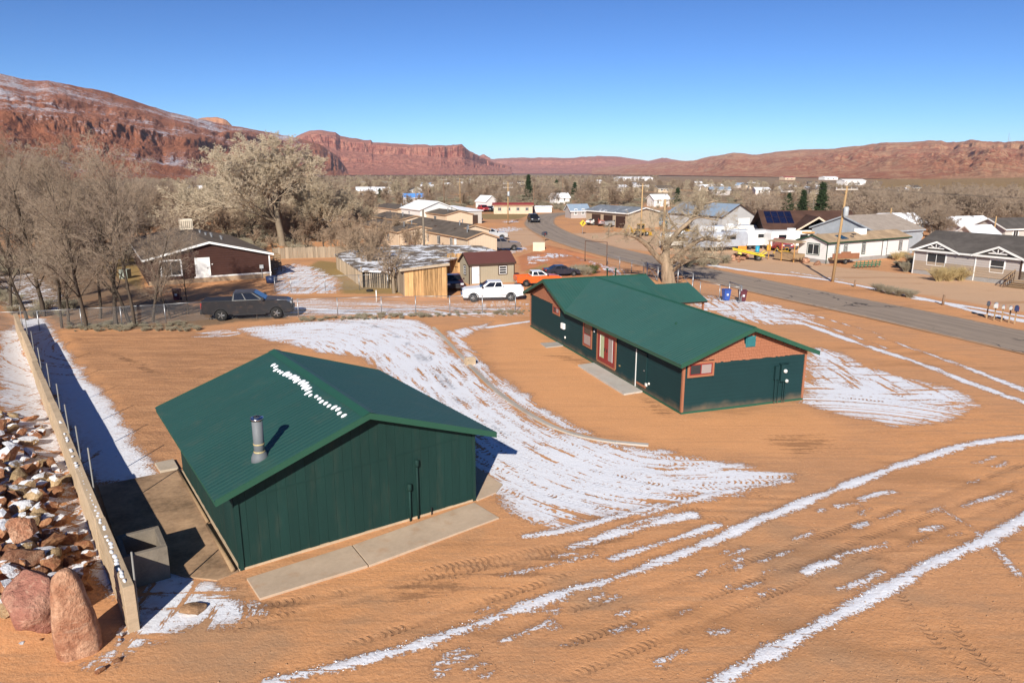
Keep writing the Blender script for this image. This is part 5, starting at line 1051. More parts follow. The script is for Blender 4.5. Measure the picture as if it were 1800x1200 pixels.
# grey house with two little front gables
gh = building('grey_house', 'two-tone grey house with two small front gables and stair rails', 'house', (58.6,63.0), R(60), 9, 23.3, 'y', 2.9, 1.75, GREY_SIDE, GREY_ROOF, .4,
    [('win','x0',19.6,1.15,2.1,1.4,FRAME_W,WHITE,2),('win','x0',13.5,1.1,1.4,1.35,FRAME_W,WHITE,2,True),('door','x0',9.9,.7,1.9,2.0,WHITE,DKBROWN)], WHITE, None)
MB().box(-.03,-.004,0,23.25,.45,1.55).build('lower_siding', siding('tan_lower_siding', (.36,.28,.21), 'lap', .25), gh); MB().box(-.05,-.004,0,23.3,-.3,.42).build('skirting', mat('grey_skirting', (.32,.31,.30), .9, .2), gh)
for yc_ in (20.6, 14.1):
    MB().prism([(-.45,yc_-2.6,2.68),(-.45,yc_,3.75),(-.45,yc_+2.6,2.68),(-.45,yc_+2.6,2.82),(-.45,yc_,3.92),(-.45,yc_-2.6,2.82)], (4.2,0,0)).build('gable_roof', GREY_ROOF, gh)
    MB().prism([(0,yc_-2.3,2.7),(0,yc_,3.7),(0,yc_+2.3,2.7)], (2.5,0,0)).build('gable_wall', GREY_SIDE, gh)
    for s_ in (-1,1): MB().prism([(-.48,yc_+s_*2.65,2.62),(-.48,yc_,3.72),(-.48,yc_,3.94),(-.48,yc_+s_*2.65,2.84)], (.03,0,0)).build('fascia', WHITE, gh)
    for k in (-1,0,1): MB().tube((-.46,yc_+k*.1,3.15),(-.46,yc_+k*.55,3.6-.18*abs(k)),.04,n=6).build('bracket', WHITE, gh)
    MB().box(-.47,-.43,yc_-.9,yc_+.9,3.1,3.2).build('bracket', WHITE, gh)
for y in (16.4,23.2): MB().box(-.06,-.01,y-.05,y+.05,0,2.75).build('corner_trim', WHITE, gh)
for s_ in (9.6, 12.2):
    MB().tube((-.4,s_,1.7),(-2.4,s_,.85),.05,n=6).build('stair_rail', WOOD, gh); MB().tube((-.4,s_,1.2),(-2.4,s_,.35),.04,n=6).build('stair_rail', WOOD, gh)
    for k in range(6): MB().box(-.5-k*.38,-.44-k*.38,s_-.03,s_+.03,.0,1.66-k*.16).build('baluster', DKBROWN, gh)
for k in range(5): MB().box(-.75-k*.33,-.42-k*.33,9.7,12.1,.55-k*.14,.62-k*.14).build('step', WOOD, gh)
for (u, v, z, sx, sy, wm_, rm_, lab) in ((1567,392,2.8,7.5,6,siding('pale_blue_siding',(.36,.46,.55),'lap',.25),SNOW_ROOF,'pale blue house with white windows beyond the tin barn'),(1718,416,2.2,4.6,4,WHITE_SIDE,SNOW_ROOF,'small white house beyond the wire fence'),(1768,402,2.6,9,6,mat('pale_grey_wall',(.5,.47,.43),.8,.2),GREY_ROOF,'grey house among bare trees at far right'),
        (1690,398,2.4,8,6,GREY_SIDE,SNOW_ROOF,'low grey house with snowy roof behind the leaning tree'),(1150,350,2.6,6,5,WHITE_SIDE,SNOW_ROOF,'white roofed house in the bare woods behind the workshop'),(1004,370,2.0,5,4,GREY_SIDE,BLUE_ROOF,'low grey house with blue grey roof left of the workshop'),
        (975,347,2.4,6,5,WHITE_SIDE,SNOW_ROOF,'white house in woods by the bend'),(1450,312,3.5,26,14,WHITE_SIDE,SNOW_ROOF,'white building far off below the red hills'),(1380,312,3.5,20,14,CREAM,mat('red_metal_roof',(.33,.05,.04),.6,.3),'red-roofed house at the foot of the far hills'),(1485,318,4,24,10,WHITE_SIDE,WHITE_SIDE,'long white shed on the tan slope'),(1090,313,4,50,20,WHITE_SIDE,SNOW_ROOF,'large white building far down the valley')):
    z0_ = 6 if u in (1485,) else 0
    building('far_house', lab, 'house', gN(u, v, z), R(72), sx, sy, 'x', z, 1.4, wm_, rm_, .4, [('win','y0',sx*.2,1,sx*.12,1.3),('win','y0',sx*.6,1,sx*.12,1.3)], WHITE, group='houses in the valley')

fr_ = random.Random(23); tints = [('white', WHITE_SIDE, SNOW_ROOF), ('cream', CREAM, TAUPE_ROOF), ('grey', GREY_SIDE, BLUE_ROOF), ('tan', CREAM, SNOW_ROOF)]
for k in range(46):
    u = fr_.uniform(300,1680); v = 318+26*fr_.random()**.8
    if u > 1130 and v < 326: v += 12
    if 690 < u < 960 and v > 338: v -= 14
    nm_, wm_, rm_ = tints[k % 4]; p = G(u, v); sz = fr_.uniform(5.5,11)
    building('far_house', f'small {nm_} house among the distant bare trees', 'house', (p.x, p.y), R(fr_.uniform(50,100)), sz, fr_.uniform(5,7), 'x', fr_.uniform(2.2,2.8), fr_.uniform(.8,1.5), wm_, rm_, .4, [('win','y0',sz*.2,1,sz*.14,1.3),('win','y0',sz*.6,1,sz*.14,1.3)], WHITE, group='distant '+nm_+' houses')
# ================================================================== VEHICLES
def paint(name, c): return mat(name, c, .28, .5, 0, .06, 1.5, dust=.12, rnd=.02)
TINT = mat('dark_car_glass', (.012,.014,.018), .08, .6, 0, .05); CHROME = mat('chrome', (.55,.55,.56), .2, .6, .9, .1); RIM = mat('alloy_rim', (.42,.42,.42), .35, .5, .7, .15); TAIL = mat('red_tail_lamp', (.42,.02,.02), .3, .5); LAMP = mat('clear_head_lamp', (.62,.64,.66), .12, .6); PLASTIC = mat('black_plastic', (.02,.02,.022), .6, .4)
def arc(cx, cz, r, a0, a1, n=7): return [(cx+r*math.cos(R(a0+(a1-a0)*k/n)), cz+r*math.sin(R(a0+(a1-a0)*k/n))) for k in range(n+1)]
def wheel(g, x, y, r, w):
    s_ = 1 if y > 0 else -1
    prof = [(r*.62,-w/2),(r*.93,-w/2),(r,-w*.36),(r,w*.36),(r*.93,w/2),(r*.62,w/2)]
    m = MB().lathe(prof, 20); m.v = [(p[0]+x, y+p[2], p[1]+r) for p in m.v]
    wh_ = m.build('wheel', BLACK, g, True)
    d = MB().lathe([(r*.62,-.02),(r*.6,.02),(r*.3,.035),(r*.12,.05)], 16); d.v = [(p[0]+x, y+s_*(w/2-.05+p[2]), p[1]+r) for p in d.v]; rm_ = d.build('rim', RIM, wh_)
    for k in range(5):
        q = 2*math.pi*k/5; MB().tube((x+r*.12*math.cos(q), y+s_*(w/2-.0), r+r*.12*math.sin(q)), (x+r*.58*math.cos(q), y+s_*(w/2-.025), r+r*.58*math.sin(q)), r*.09, n=5).build('spoke', RIM, wh_)
def side_profile(kind):
    if kind == 'pickup':
        top = [(-2.93,.62),(-2.95,1.02),(-2.9,1.34),(-1.02,1.36),(1.12,1.37),(1.45,1.33),(2.6,1.22),(2.86,1.1),(2.92,.95),(2.95,.62),(2.86,.46)]; wb = (1.9,-1.72); r = .40
    elif kind == 'suv':
        top = [(-2.35,.6),(-2.4,1.0),(-2.32,1.15),(1.0,1.12),(1.3,1.08),(2.15,.96),(2.38,.82),(2.42,.55),(2.34,.4)]; wb = (1.48,-1.42); r = .37
    else:
        top = [(-2.3,.55),(-2.34,.86),(-2.25,1.0),(-1.6,1.02),(.95,.98),(2.0,.84),(2.28,.7),(2.32,.48),(2.24,.34)]; wb = (1.42,-1.36); r = .33
    zb = .44 if kind == 'pickup' else .36
    bot = [(wb[0]+r*1.25, zb)]+arc(wb[0], r, r*1.2, 0, 180)[0:]+[(wb[0]-r*1.25, zb), (wb[1]+r*1.25, zb)]+arc(wb[1], r, r*1.2, 0, 180)+[(wb[1]-r*1.25, zb)]
    bot = [(x, max(z, zb) if abs(x-wb[0]) > r*1.21 and abs(x-wb[1]) > r*1.21 else max(z, zb-.02)) for x, z in bot]
    return top+bot, wb, r
def vehicle(kind, label, colour, loc, bearing, scale=1.0, cover=None, roof=None, group=None, cat=None, name=None):
    """car with +x forward; bearing is measured clockwise from straight ahead"""
    g = thing(name or {'pickup':'pickup_truck','suv':'parked_car','sedan':'parked_car'}[kind], label, cat or ('pickup truck' if kind == 'pickup' else 'car'), (loc[0], loc[1], ground_z(loc[0], loc[1])), math.pi/2-bearing, group); g.scale = (scale,)*3
    P_, wb, r = side_profile(kind); hw = {'pickup':1.0,'suv':.96,'sedan':.9}[kind]; pm = colour
    if kind == 'pickup':
        body = MB()
        for ya, yb in ((-hw,-hw+.13),(hw-.13,hw)): body.prism([(x, ya, z) for x, z in P_], (0,yb-ya,0))
        mid = [(-2.93,.62),(-2.93,.82),(-1.02,.82),(-1.02,1.36),(1.12,1.37),(1.45,1.35),(2.6,1.25),(2.86,1.12),(2.92,.95),(2.94,.62),(2.86,.46),(-2.86,.5)]
        body.prism([(x,-hw+.13,z) for x, z in mid], (0,2*hw-.26,0)); b = body.build('body', pm, g)
        MB().box(-2.96,-2.88,-hw+.14,hw-.14,.8,1.33).build('tailgate', pm, g, bevel=.02); MB().box(-2.86,-1.06,-hw+.14,hw-.14,.80,.835).build('bed_floor', PLASTIC, g)
        if cover: MB().box(-2.9,-1.0,-hw+.08,hw-.08,1.345,1.40).build('bed_cover', cover, g, bevel=.015)
        gb, gt = [(-1.0,1.36),(1.28,1.36)], [(-.86,1.90),(.42,1.90)]; zt = 1.9
    else:
        b = MB().prism([(x,-hw,z) for x, z in P_], (0,2*hw,0)).build('body', pm, g, bevel=.05)
        gb, gt = ([(-2.28,1.12),(1.12,1.1)], [(-2.0,1.72),(.25,1.74)]) if kind == 'suv' else ([(-1.75,.99),(1.05,.96)], [(-.95,1.42),(.2,1.43)]); zt = gt[0][1]
    h1, h0 = hw-.20, hw-.03; zb = gb[0][1]-.02
    lo = [Vector((gb[0][0],-h0,zb)), Vector((gb[1][0],-h0,zb)), Vector((gb[1][0],h0,zb)), Vector((gb[0][0],h0,zb))]; hi = [Vector((gt[0][0],-h1,gt[0][1])), Vector((gt[1][0],-h1,gt[1][1])), Vector((gt[1][0],h1,gt[1][1])), Vector((gt[0][0],h1,gt[0][1]))]
    cb = MB().add(lo+hi, [(0,1,5,4),(1,2,6,5),(2,3,7,6),(3,0,4,7),(4,5,6,7)]).build('cab', roof or pm, g, bevel=.06)
    R_ = [lo[1],lo[2],hi[2],hi[1]]; MB().patch(R_, .06,.94,.08,.92, off=.012).build('windscreen', TINT, cb)
    MB().patch([lo[3],lo[0],hi[0],hi[3]], .1,.9,.2,.9, off=.012).build('rear_window', TINT, cb)
    cuts = {'pickup':((.06,.40),(.44,.86)),'suv':((.04,.28),(.31,.56),(.59,.88)),'sedan':((.2,.5),(.54,.86))}[kind]
    for S in ([lo[0],lo[1],hi[1],hi[0]], [lo[2],lo[3],hi[3],hi[2]]):
        for k, (s0, s1) in enumerate(cuts):
            fl = S[0] is lo[2]; q0, q1 = (1-s1, 1-s0) if fl else (s0, s1); MB().patch(S, q0, q1, .14, .9, off=.012).build('side_window', TINT, cb)
    for s_ in (-1, 1):
        for k, xw in enumerate(wb): wheel(g, xw, s_*(hw-.12), r, .25)
        xf = P_[8][0] if kind == 'pickup' else 2.3
        if kind == 'pickup':
            MB().box(2.78,2.93,s_*.62-.16,s_*.62+.2 if s_ > 0 else s_*.62+.16,.95,1.14).build('headlight', LAMP, g, bevel=.02); MB().box(-2.97,-2.9,s_*.9-.07,s_*.9+.07,.9,1.28).build('taillight', TAIL, g)
            MB().box(-1.0+.95,-1.0+.97,s_*hw,s_*(hw+.012),.55,1.33).build('door_seam', PLASTIC, g); MB().box(.05,.25,s_*hw*1.0,s_*(hw+.03),1.12,1.16).build('handle', pm if cover else CHROME, g); MB().box(-.9,-.72,s_*hw*1.0,s_*(hw+.03),1.12,1.16).build('handle', pm if cover else CHROME, g)
            for xw in wb:
                f = MB(); a = arc(xw, r, r*1.32, 0, 180); bq = arc(xw, r, r*1.17, 180, 0); f.prism([(x, s_*hw, max(z,.44)) for x, z in a+bq], (0,s_*.03,0)).build('fender_flare', PLASTIC, g)
            MB().box(.95,1.13,s_*hw,s_*(hw+.2),1.36,1.55).build('mirror', PLASTIC, g, bevel=.02); MB().box(-.95,1.2,s_*(hw-.1),s_*(hw+.06),.38,.45).build('running_board', PLASTIC, g)
        else:
            ln = P_[6][0]; MB().box(2.2,2.39,s_*.66-.15,s_*.66+.15,.72,.88).build('headlight', LAMP, g, bevel=.02); MB().box(-2.42,-2.28,s_*.74-.12,s_*.74+.12,.8,1.0).build('taillight', TAIL, g)
            MB().box(.75,.92,s_*hw,s_*(hw+.16),1.05,1.18).build('mirror', pm, g, bevel=.02)
    if kind == 'pickup':
        MB().box(2.88,2.965,-.5,.5,.82,1.14).build('grille', PLASTIC if cover else CHROME, g, bevel=.02); MB().box(2.82,3.06,-.96,.96,.5,.76).build('front_bumper', PLASTIC if cover else CHROME, g, bevel=.04); MB().box(-3.06,-2.9,-.94,.94,.52,.72).build('rear_bumper', PLASTIC if cover else CHROME, g, bevel=.03)
    else:
        MB().box(2.3,2.46,-.7,.7,.42,.6).build('front_bumper', PLASTIC, g, bevel=.03); MB().box(2.28,2.41,-.4,.4,.64,.84).build('grille', PLASTIC, g); MB().box(-2.46,-2.3,-.75,.75,.42,.62).build('rear_bumper', PLASTIC, g, bevel=.03)
    return g
def mid(a, b): return ((a[0]+b[0])/2, (a[1]+b[1])/2)
c_ = mid(G(388,560), G(489,555)); vehicle('pickup', 'charcoal crew-cab pickup with black bed cover by the brown house', paint('charcoal_metallic', (.018,.019,.022)), c_, R(76), 1.16, PLASTIC)
c_ = mid(G(896,527), G(835,527)); vehicle('pickup', 'white double-cab pickup parked before the beige shed', paint('white_car_paint', (.78,.78,.79)), c_, R(-97), .95)
vehicle('pickup', 'orange pickup with white cab beside the green house', paint('orange_car_paint', (.62,.11,.02)), G(945,501), R(77), .82, None, paint('white_car_paint', (.78,.78,.79)))
vehicle('sedan', 'dark sedan just past the orange pickup', paint('navy_black_paint', (.02,.022,.035)), G(987,489), R(77), .85)
vehicle('sedan', 'dark maroon car between pine-slab shed and beige shed', paint('dark_maroon_paint', (.05,.012,.018)), G(797,507), R(170), 1.0)
vehicle('pickup', 'grey pickup at the end of the cream mobile home', paint('grey_brown_paint', (.14,.12,.115)), G(880,440), R(78), 1.0, PLASTIC)
vehicle('pickup', 'silver pickup with camper shell behind the grey pickup', paint('silver_paint', (.42,.43,.45)), G(862,421), R(78), 1.0, PLASTIC)
vehicle('suv', 'black car driving round the road bend', paint('black_car_paint', (.012,.012,.015)), G(938,391), R(172), 1.15, name='driving_car')
vehicle('pickup', 'old red pickup parked in the cluttered yard', paint('old_red_paint', (.33,.03,.03)), G(1366,440), R(172), 1.0)
vehicle('suv', 'blue car by the cream mobile home gable', paint('blue_car_paint', (.03,.08,.2)), G(828,390), R(120), 1.1)
for k, (u, cn, cc, kd) in enumerate(((850,'red',(.45,.03,.03),'suv'),(862,'black',(.015,.015,.02),'sedan'),(872,'white',(.75,.75,.75),'suv'),(881,'silver',(.5,.5,.52),'pickup'),(897,'dark blue',(.03,.05,.16),'suv'),(907,'bright blue',(.04,.12,.35),'suv'),(922,'grey',(.2,.2,.21),'sedan'))):
    vehicle(kd, f'{cn} {"pickup" if kd == "pickup" else "car"} parked in the row by the red-roofed block', paint(cn.replace(' ','_')+'_row_paint', cc), G(u, 372), R(160+k*4), 1.15, group='cars parked along the red-roofed block')
jk = random.Random(9); used = []
for k in range(18):
    cn, cc = [('white',(.7,.7,.68)),('rusty red',(.32,.07,.04)),('pale blue',(.25,.38,.5)),('yellow',(.6,.4,.05)),('grey',(.25,.25,.25)),('green',(.08,.25,.12)),('tan',(.4,.32,.22)),('lime',(.4,.6,.05)),('black',(.02,.02,.02))][k % 9]
    u = 1046+k*9.5+jk.uniform(-3,3); v = 395+3.5*math.sin(k*1.9)+jk.uniform(-2,4); kd = ('sedan','pickup','suv')[k % 3]
    vehicle(kd, f'derelict {cn} {"pickup" if kd == "pickup" else "car"} in the salvage yard {"near the workshop" if k < 9 else "near the grey barn"}', paint('junk_'+cn.replace(' ','_'), cc), G(u, v), R(jk.uniform(0,360)), 1.0, group='salvage yard cars', name='derelict_car')
def trailer_rv(label, loc, bearing, L, H_, stripe, wall=None, name='travel_trailer'):
    g = thing(name, label, 'trailer', (loc[0], loc[1], 0), math.pi/2-bearing); w = 1.2
    MB().prism([(-L/2,-w,.6),(L/2-.5,-w,.6),(L/2,-w,1.1),(L/2-.1,-w,H_-.5),(L/2-.5,-w,H_),(-L/2+.3,-w,H_),(-L/2,-w,H_-.3)], (0,2*w,0)).build('body', wall or paint('trailer_white', (.74,.74,.72)), g, bevel=.08)
    for s_ in (-1,1):
        Q = [(-L/2,s_*w,.6),(L/2,s_*w,.6),(L/2,s_*w,H_),(-L/2,s_*w,H_)]; Q = Q if s_ < 0 else [Q[1],Q[0],Q[3],Q[2]]
        if stripe: MB().patch(Q, .03,.9,.28,.36, off=.012).build('stripe', stripe, g)
        for a in (.15,.6): MB().patch(Q, a,a+.16,.5,.75, off=.02).build('window', TINT, g)
        MB().patch(Q, .42,.50,.05,.82, off=.02).build('door', paint('trailer_door', (.66,.66,.64)), g)
        for x in (-.5,.4): wheel(g, x, s_*1.0, .34, .2)
    MB().tube((L/2-.3,0,.55),(L/2+1.1,0,.5),.06,n=6).build('tow_bar', STEEL, g); MB().box(-.5,.5,-.4,.4,H_,H_+.3).build('roof_unit', WHITE, g, bevel=.05); return g
trailer_rv('white travel trailer standing in the cluttered yard', G(1316,437), R(75), 7, 2.9, None)
trailer_rv('white camper with red stripe beside the white mobile home', G(1388,438), R(78), 8.0, 2.9, mat('red_stripe', (.5,.03,.05), .5, .4))
trailer_rv('long silver trailer behind the dead cottonwood', G(1258,440), R(70), 10, 2.8, None, mat('dull_aluminium', (.44,.47,.52), .5, .5, .3))
trailer_rv('white trailer with orange stripe behind the silver one', G(1280,427), R(70), 10, 2.9, mat('orange_stripe', (.55,.2,.04), .5, .4))
trailer_rv('small white trailer left of the dead cottonwood yard', G(1195,436), R(70), 6, 2.4, None)
YEL = mat('machine_yellow', (.46,.27,.03), .5, .4, 0, .15, 2, dust=.2)
def loader(label, loc, bearing, s=1.0):
    g = thing('wheel_loader', label, 'loader', (loc[0], loc[1], 0), math.pi/2-bearing, 'yellow machines in the yard'); g.scale = (s*.72,)*3
    MB().prism([(-2.2,-.7,.8),(.6,-.7,.8),(.6,-.7,1.3),(-.4,-.7,1.55),(-2.2,-.7,1.6)], (0,1.4,0)).build('body', YEL, g, bevel=.06); cb = MB().box(-.5,.7,-.65,.65,1.4,2.7).build('cab', YEL, g, bevel=.05)
    for Q in (quad_y(-.65,-.4,.6,1.6,2.55), [(.7,-.55,1.6),(.7,.55,1.6),(.7,.55,2.55),(.7,-.55,2.55)], [(-.5,.55,1.6),(-.5,-.55,1.6),(-.5,-.55,2.55),(-.5,.55,2.55)]): MB().patch(Q,0,1,0,1,off=.015).build('window', TINT, cb)
    for s_ in (-1,1):
        MB().tube((.4,s_*.55,1.3),(2.3,s_*.55,.75),.1,n=6).build('lift_arm', YEL, g); wheel(g, 1.2, s_*.8, .5, .35); wheel(g, -1.4, s_*.8, .65, .42)
    MB().prism([(2.2,-1.1,.15),(3.1,-1.1,.1),(2.5,-1.1,.35),(2.35,-1.1,1.0),(2.2,-1.1,1.0)], (0,2.2,0)).build('bucket', YEL, g); MB().tube((-2.2,0,1.2),(-3.2,0,2.6),.14,n=6).build('boom', YEL, g); MB().tube((-3.2,0,2.6),(-4.1,0,1.0),.11,n=6).build('dipper', YEL, g); MB().box(-4.4,-3.9,-.3,.3,.5,1.0).build('hoe_bucket', YEL, g); return g
loader('yellow backhoe loader beside the timber house', G(1326,413), R(100)); loader('yellow loader under the poles left of the dead tree', G(1125,415), R(60), 1.15); loader('yellow digger near the salvage cars behind the dead tree', G(1205,414), R(80), 1.1); loader('small yellow loader near the white mobile home porch', G(1381,448), R(100), .55)
# clutter in the yard opposite
sc = thing('steel_shed', 'low grey blue steel shed with pipe rack before the timber house', 'shed', tuple(G(1392,430)), R(20)); MB().box(-2.5,2.5,-1.5,1.5,-.1,2.2).build('wall', TIN, sc); MB().prism([(-2.7,-1.7,2.2),(-2.7,0,2.7),(-2.7,1.7,2.2)], (5.4,0,0)).build('roof', BLUE_ROOF, sc)
for x in (-2,-.7,.7,2): MB().tube((x,-2.3,0),(x,-2.3,3.0),.07,n=6).build('rack_post', WHITE, sc)
MB().tube((-2.1,-2.3,2.9),(2.1,-2.3,2.9),.06,n=6).build('rack_rail', WHITE, sc)
yt = thing('yellow_frame_trailer', 'tipped yellow flat trailer beside the red rock heap', 'trailer', tuple(G(1318,457)), R(-12)); YT = mat('bright_yellow_paint', (.62,.48,.03), .5, .4, 0, .2)
MB().prism([(-2.2,-1,1.3),(1.6,-1,.55),(1.6,1,.55),(-2.2,1,1.3)], (0,0,.1)).build('deck', mat('black_deck', (.03,.03,.03), .8, .3), yt)
for y in (-1,1): MB().tube((-2.3,y,1.45),(1.8,y,.62),.09,n=6).build('side_rail', YT, yt); MB().tube((1.2,y,.6),(2.0,y,1.2),.07,n=6).build('strut', YT, yt); wheel(yt, 1.0, y*.85, .4, .25)
MB().tube((-2.3,-1,1.45),(-2.3,1,1.45),.09,n=6).build('end_rail', YT, yt)
hp = random.Random(4)
for k in range(26):
    p = G(1296+hp.gauss(0,11), 455+hp.gauss(0,3)); s = hp.uniform(.25,.6); o = link('rock', protos[k % 10], RK1); o.material_slots[0].link = 'OBJECT'; o.material_slots[0].material = RK3
    o.location = (p.x, p.y, s*.4+hp.uniform(0,.3)); o.scale = (s,)*3; o.rotation_euler = (hp.uniform(0,6),0,hp.uniform(0,6)); tag(o, 'red rock in the heap beside the tipped yellow trailer', 'rock', 'red rock heap across the road')
for u, v, s in ((1404,459,.85),(1418,462,.8),(1436,466,.6)): o = boulder(int(u), G(u,v)+Vector((0,0,.35*s)), (s,s*.8,s*.8), (0,0,u), RK3, 'round red boulder in the row before the white mobile home', 3); o['group'] = 'boulders by the mobile home'
ub = thing('utility_trailer', 'rusty utility trailer parked against the white mobile home', 'trailer', tuple(G(1478,463)), R(14)); MB().box(-2,2,-.8,.8,.6,.75).build('deck', WOOD, ub)
for s_ in (-.8,.8): MB().box(-2,2,s_-.04,s_+.04,.75,1.4).build('side_panel', mat('rust_panel', (.25,.11,.06), .9, .2), ub); wheel(ub, 0, s_, .33, .2)
sb = MB()
for k in range(7):
    x = k*.62; sb.tube((x,0,.1),(x+.2,.1,.9),.05,n=6).lathe([(.05,.3),(.28,.32),(.28,.4),(.05,.42)], 10, x, .1)
sb.box(-.2,4,-.04,.04,.6,.68); o = sb.build('seed_drill', mat('farm_green_paint', (.02,.14,.08), .6, .4), None); o.location = G(1504,472); o.rotation_euler = (0,0,R(20)); tag(o, 'dark green farm implement with discs before the white mobile home', 'farm implement')
sgn = MB().box(-.6,.6,-.04,.04,0,1.2).build('orange_board', mat('orange_board_paint', (.65,.25,.03), .7, .3), None); sgn.location = G(1304,447); tag(sgn, 'orange board leaning by the white travel trailer', 'board')
for u, v, c0, lab in ((1331,443,(.02,.3,.45),'turquoise drum standing behind the travel trailer'),(1300,449,(.6,.55,.1),'yellow drum beside the orange board'),(1343,437,(.5,.5,.5),'grey drum beside the travel trailer'),(1351,441,(.55,.3,.03),'amber drum near the old red pickup')):
    o = MB().lathe([(.3,0),(.31,.3),(.29,.32),(.31,.6),(.29,.62),(.3,.92)], 14).build('drum', mat('drum_'+lab.split()[0], c0, .5, .4), None, True); o.location = G(u,v); tag(o, lab, 'drum')
# ================================================================== TREES
def tube_cloud(name, segs, n):
    S = np.array(segs, float); p0 = S[:,0:3]; p1 = S[:,3:6]; r0 = S[:,6]; r1 = S[:,7]
    d = p1-p0; d /= np.maximum(np.linalg.norm(d, axis=1), 1e-6)[:,None]; ref = np.where(np.abs(d[:,2:3]) > .9, [[1.,0,0]], [[0,0,1.]])
    a = np.cross(d, ref); a /= np.linalg.norm(a, axis=1)[:,None]; b = np.cross(d, a); t = 2*np.pi*np.arange(n)/n
    ring = a[:,None,:]*np.cos(t)[None,:,None]+b[:,None,:]*np.sin(t)[None,:,None]
    V = np.stack([p0[:,None,:]+ring*r0[:,None,None], p1[:,None,:]+ring*r1[:,None,None]], 1).reshape(-1, 3); N = len(S)
    i = np.arange(N)[:,None]*2*n; k = np.arange(n)[None,:]; k2 = (k+1) % n
    F_ = np.stack([i+k2, i+k, i+n+k, i+n+k2], -1).reshape(-1, 4)
    me = np_mesh(name, V, F_); me.shade_smooth(); return me
def grow(r, out, p, d, L, rad, lev, P):
    n = max(2, int(round(L/P['seg'][lev]))); step = L/n; q = p.copy(); rr = rad; end = rad*P['taper'][lev]
    for k in range(n):
        d = d+np.array([r.gauss(0,1), r.gauss(0,1), r.gauss(0,1)])*P['wob'][lev]; d[2] += P['trop'][lev]; d /= np.linalg.norm(d)
        q2 = q+d*step; r2 = rad+(end-rad)*(k+1)/n; mr = P.get('minr', 0)*(lev > 1); out[lev].append((*q, *q2, max(rr, mr), max(r2, mr*.8))); q = q2; rr = r2
        t = (k+1)/n
        if lev < P['max'] and t >= P['start'][lev]:
            m = P['kids'][lev]/max(1, n*(1-P['start'][lev])); c = int(m)+(r.random() < m-int(m))
            for _ in range(c):
                ang = R(r.uniform(*P['ang'][lev])); az = r.uniform(0, 2*math.pi); ax = np.cross(d, [r.gauss(0,1), r.gauss(0,1), r.gauss(0,1)]); ax /= np.linalg.norm(ax)
                nd = d*math.cos(ang)+ax*math.sin(ang)
                grow(r, out, q.copy(), nd, L*r.uniform(*P['len'][lev])*(1.1-.5*t), rr*(r.uniform(.3,.5) if lev == 0 else r.uniform(.45,.7))*P.get('limb', 1), lev+1, P)
def bark(name, c): return mat(name, c, .95, .1, 0, .35, 2, (1,1,.3), .02, 12)
BARK_D = bark('dark_bark', (.085,.066,.05)); BARK_P = bark('pale_cottonwood_bark', (.24,.19,.135)); TWIG_P = mat('pale_twigs', (.46,.375,.265), .95, .1, 0, .25, .4); TWIG_B = mat('brown_twigs', (.28,.205,.145), .95, .1, 0, .25, .4); TWIG_G = mat('grey_brown_twigs', (.355,.275,.205), .95, .1, 0, .25, .4); TWIG_O = mat('ochre_twigs', (.38,.275,.19), .95, .1, 0, .25, .4)
def proto(seed, H_, P, stems=1, spread=.1, thick=.16):
    r = random.Random(seed); out = [[] for _ in range(6)]
    for s_ in range(stems):
        a = r.uniform(0, 6.28); d = np.array([math.cos(a)*spread, math.sin(a)*spread, 1.0]); d /= np.linalg.norm(d)
        grow(r, out, np.array([math.cos(a)*.15*(stems > 1), math.sin(a)*.15*(stems > 1), -.3]), d, H_*r.uniform(.9,1.05), thick*H_/10*r.uniform(.8,1.1)/math.sqrt(stems), 0, P)
    tr = tube_cloud('trunk', out[0]+out[1], 6); cr_ = tube_cloud('crown', [s for L_ in out[2:] for s in L_], 3)
    return tr, cr_
P_ELM = dict(minr=.0075, max=4, seg=[.9,.7,.5,.35,.3], wob=[.05,.09,.12,.14,.15], trop=[.02,.06,.05,.04,.02], taper=[.22,.3,.4,.5,.6], start=[.22,.2,.15,.1], kids=[15,9,7,5], ang=[(25,50),(25,50),(25,55),(25,60)], len=[(.32,.5),(.35,.55),(.35,.6),(.4,.7)])
P_COT = dict(minr=.013, limb=1.3, max=4, seg=[.9,.9,.6,.45,.35], wob=[.06,.10,.13,.15,.16], trop=[.0,.045,.05,.05,.03], taper=[.5,.3,.35,.45,.6], start=[.42,.22,.15,.1], kids=[8,14,11,8], ang=[(18,58),(25,58),(25,60),(25,65)], len=[(1.6,2.4),(.34,.55),(.34,.55),(.4,.65)])
P_BIG = dict(minr=.0125, limb=.98, max=5, seg=[.9,1.0,.8,.55,.4,.35], wob=[.06,.10,.12,.14,.15,.16], trop=[.0,.035,.045,.05,.04,.03], taper=[.6,.25,.35,.45,.5,.6], start=[.4,.22,.15,.1,.1], kids=[13,14,9,6,4], ang=[(12,68),(25,58),(25,58),(25,60),(25,65)], len=[(1.25,1.75),(.36,.54),(.36,.55),(.38,.6),(.4,.65)])
P_ORC = dict(minr=.011, limb=1.2, max=4, seg=[.5,.5,.4,.3,.25], wob=[.06,.10,.12,.14,.15], trop=[.0,.05,.05,.04,.02], taper=[.5,.3,.4,.5,.6], start=[.45,.25,.15,.1], kids=[7,7,6,4], ang=[(28,55),(25,50),(25,55),(25,60)], len=[(.7,1.0),(.4,.6),(.4,.6),(.45,.7)])
P_FAR = dict(minr=.03, max=3, seg=[1.5,1.2,1.0,.9], wob=[.05,.1,.13,.15], trop=[.02,.06,.05,.03], taper=[.3,.35,.5,.6], start=[.25,.2,.1], kids=[12,9,6], ang=[(28,60),(28,58),(25,60)], len=[(.4,.62),(.38,.58),(.4,.6)])
def scale_r(me_pair): return me_pair
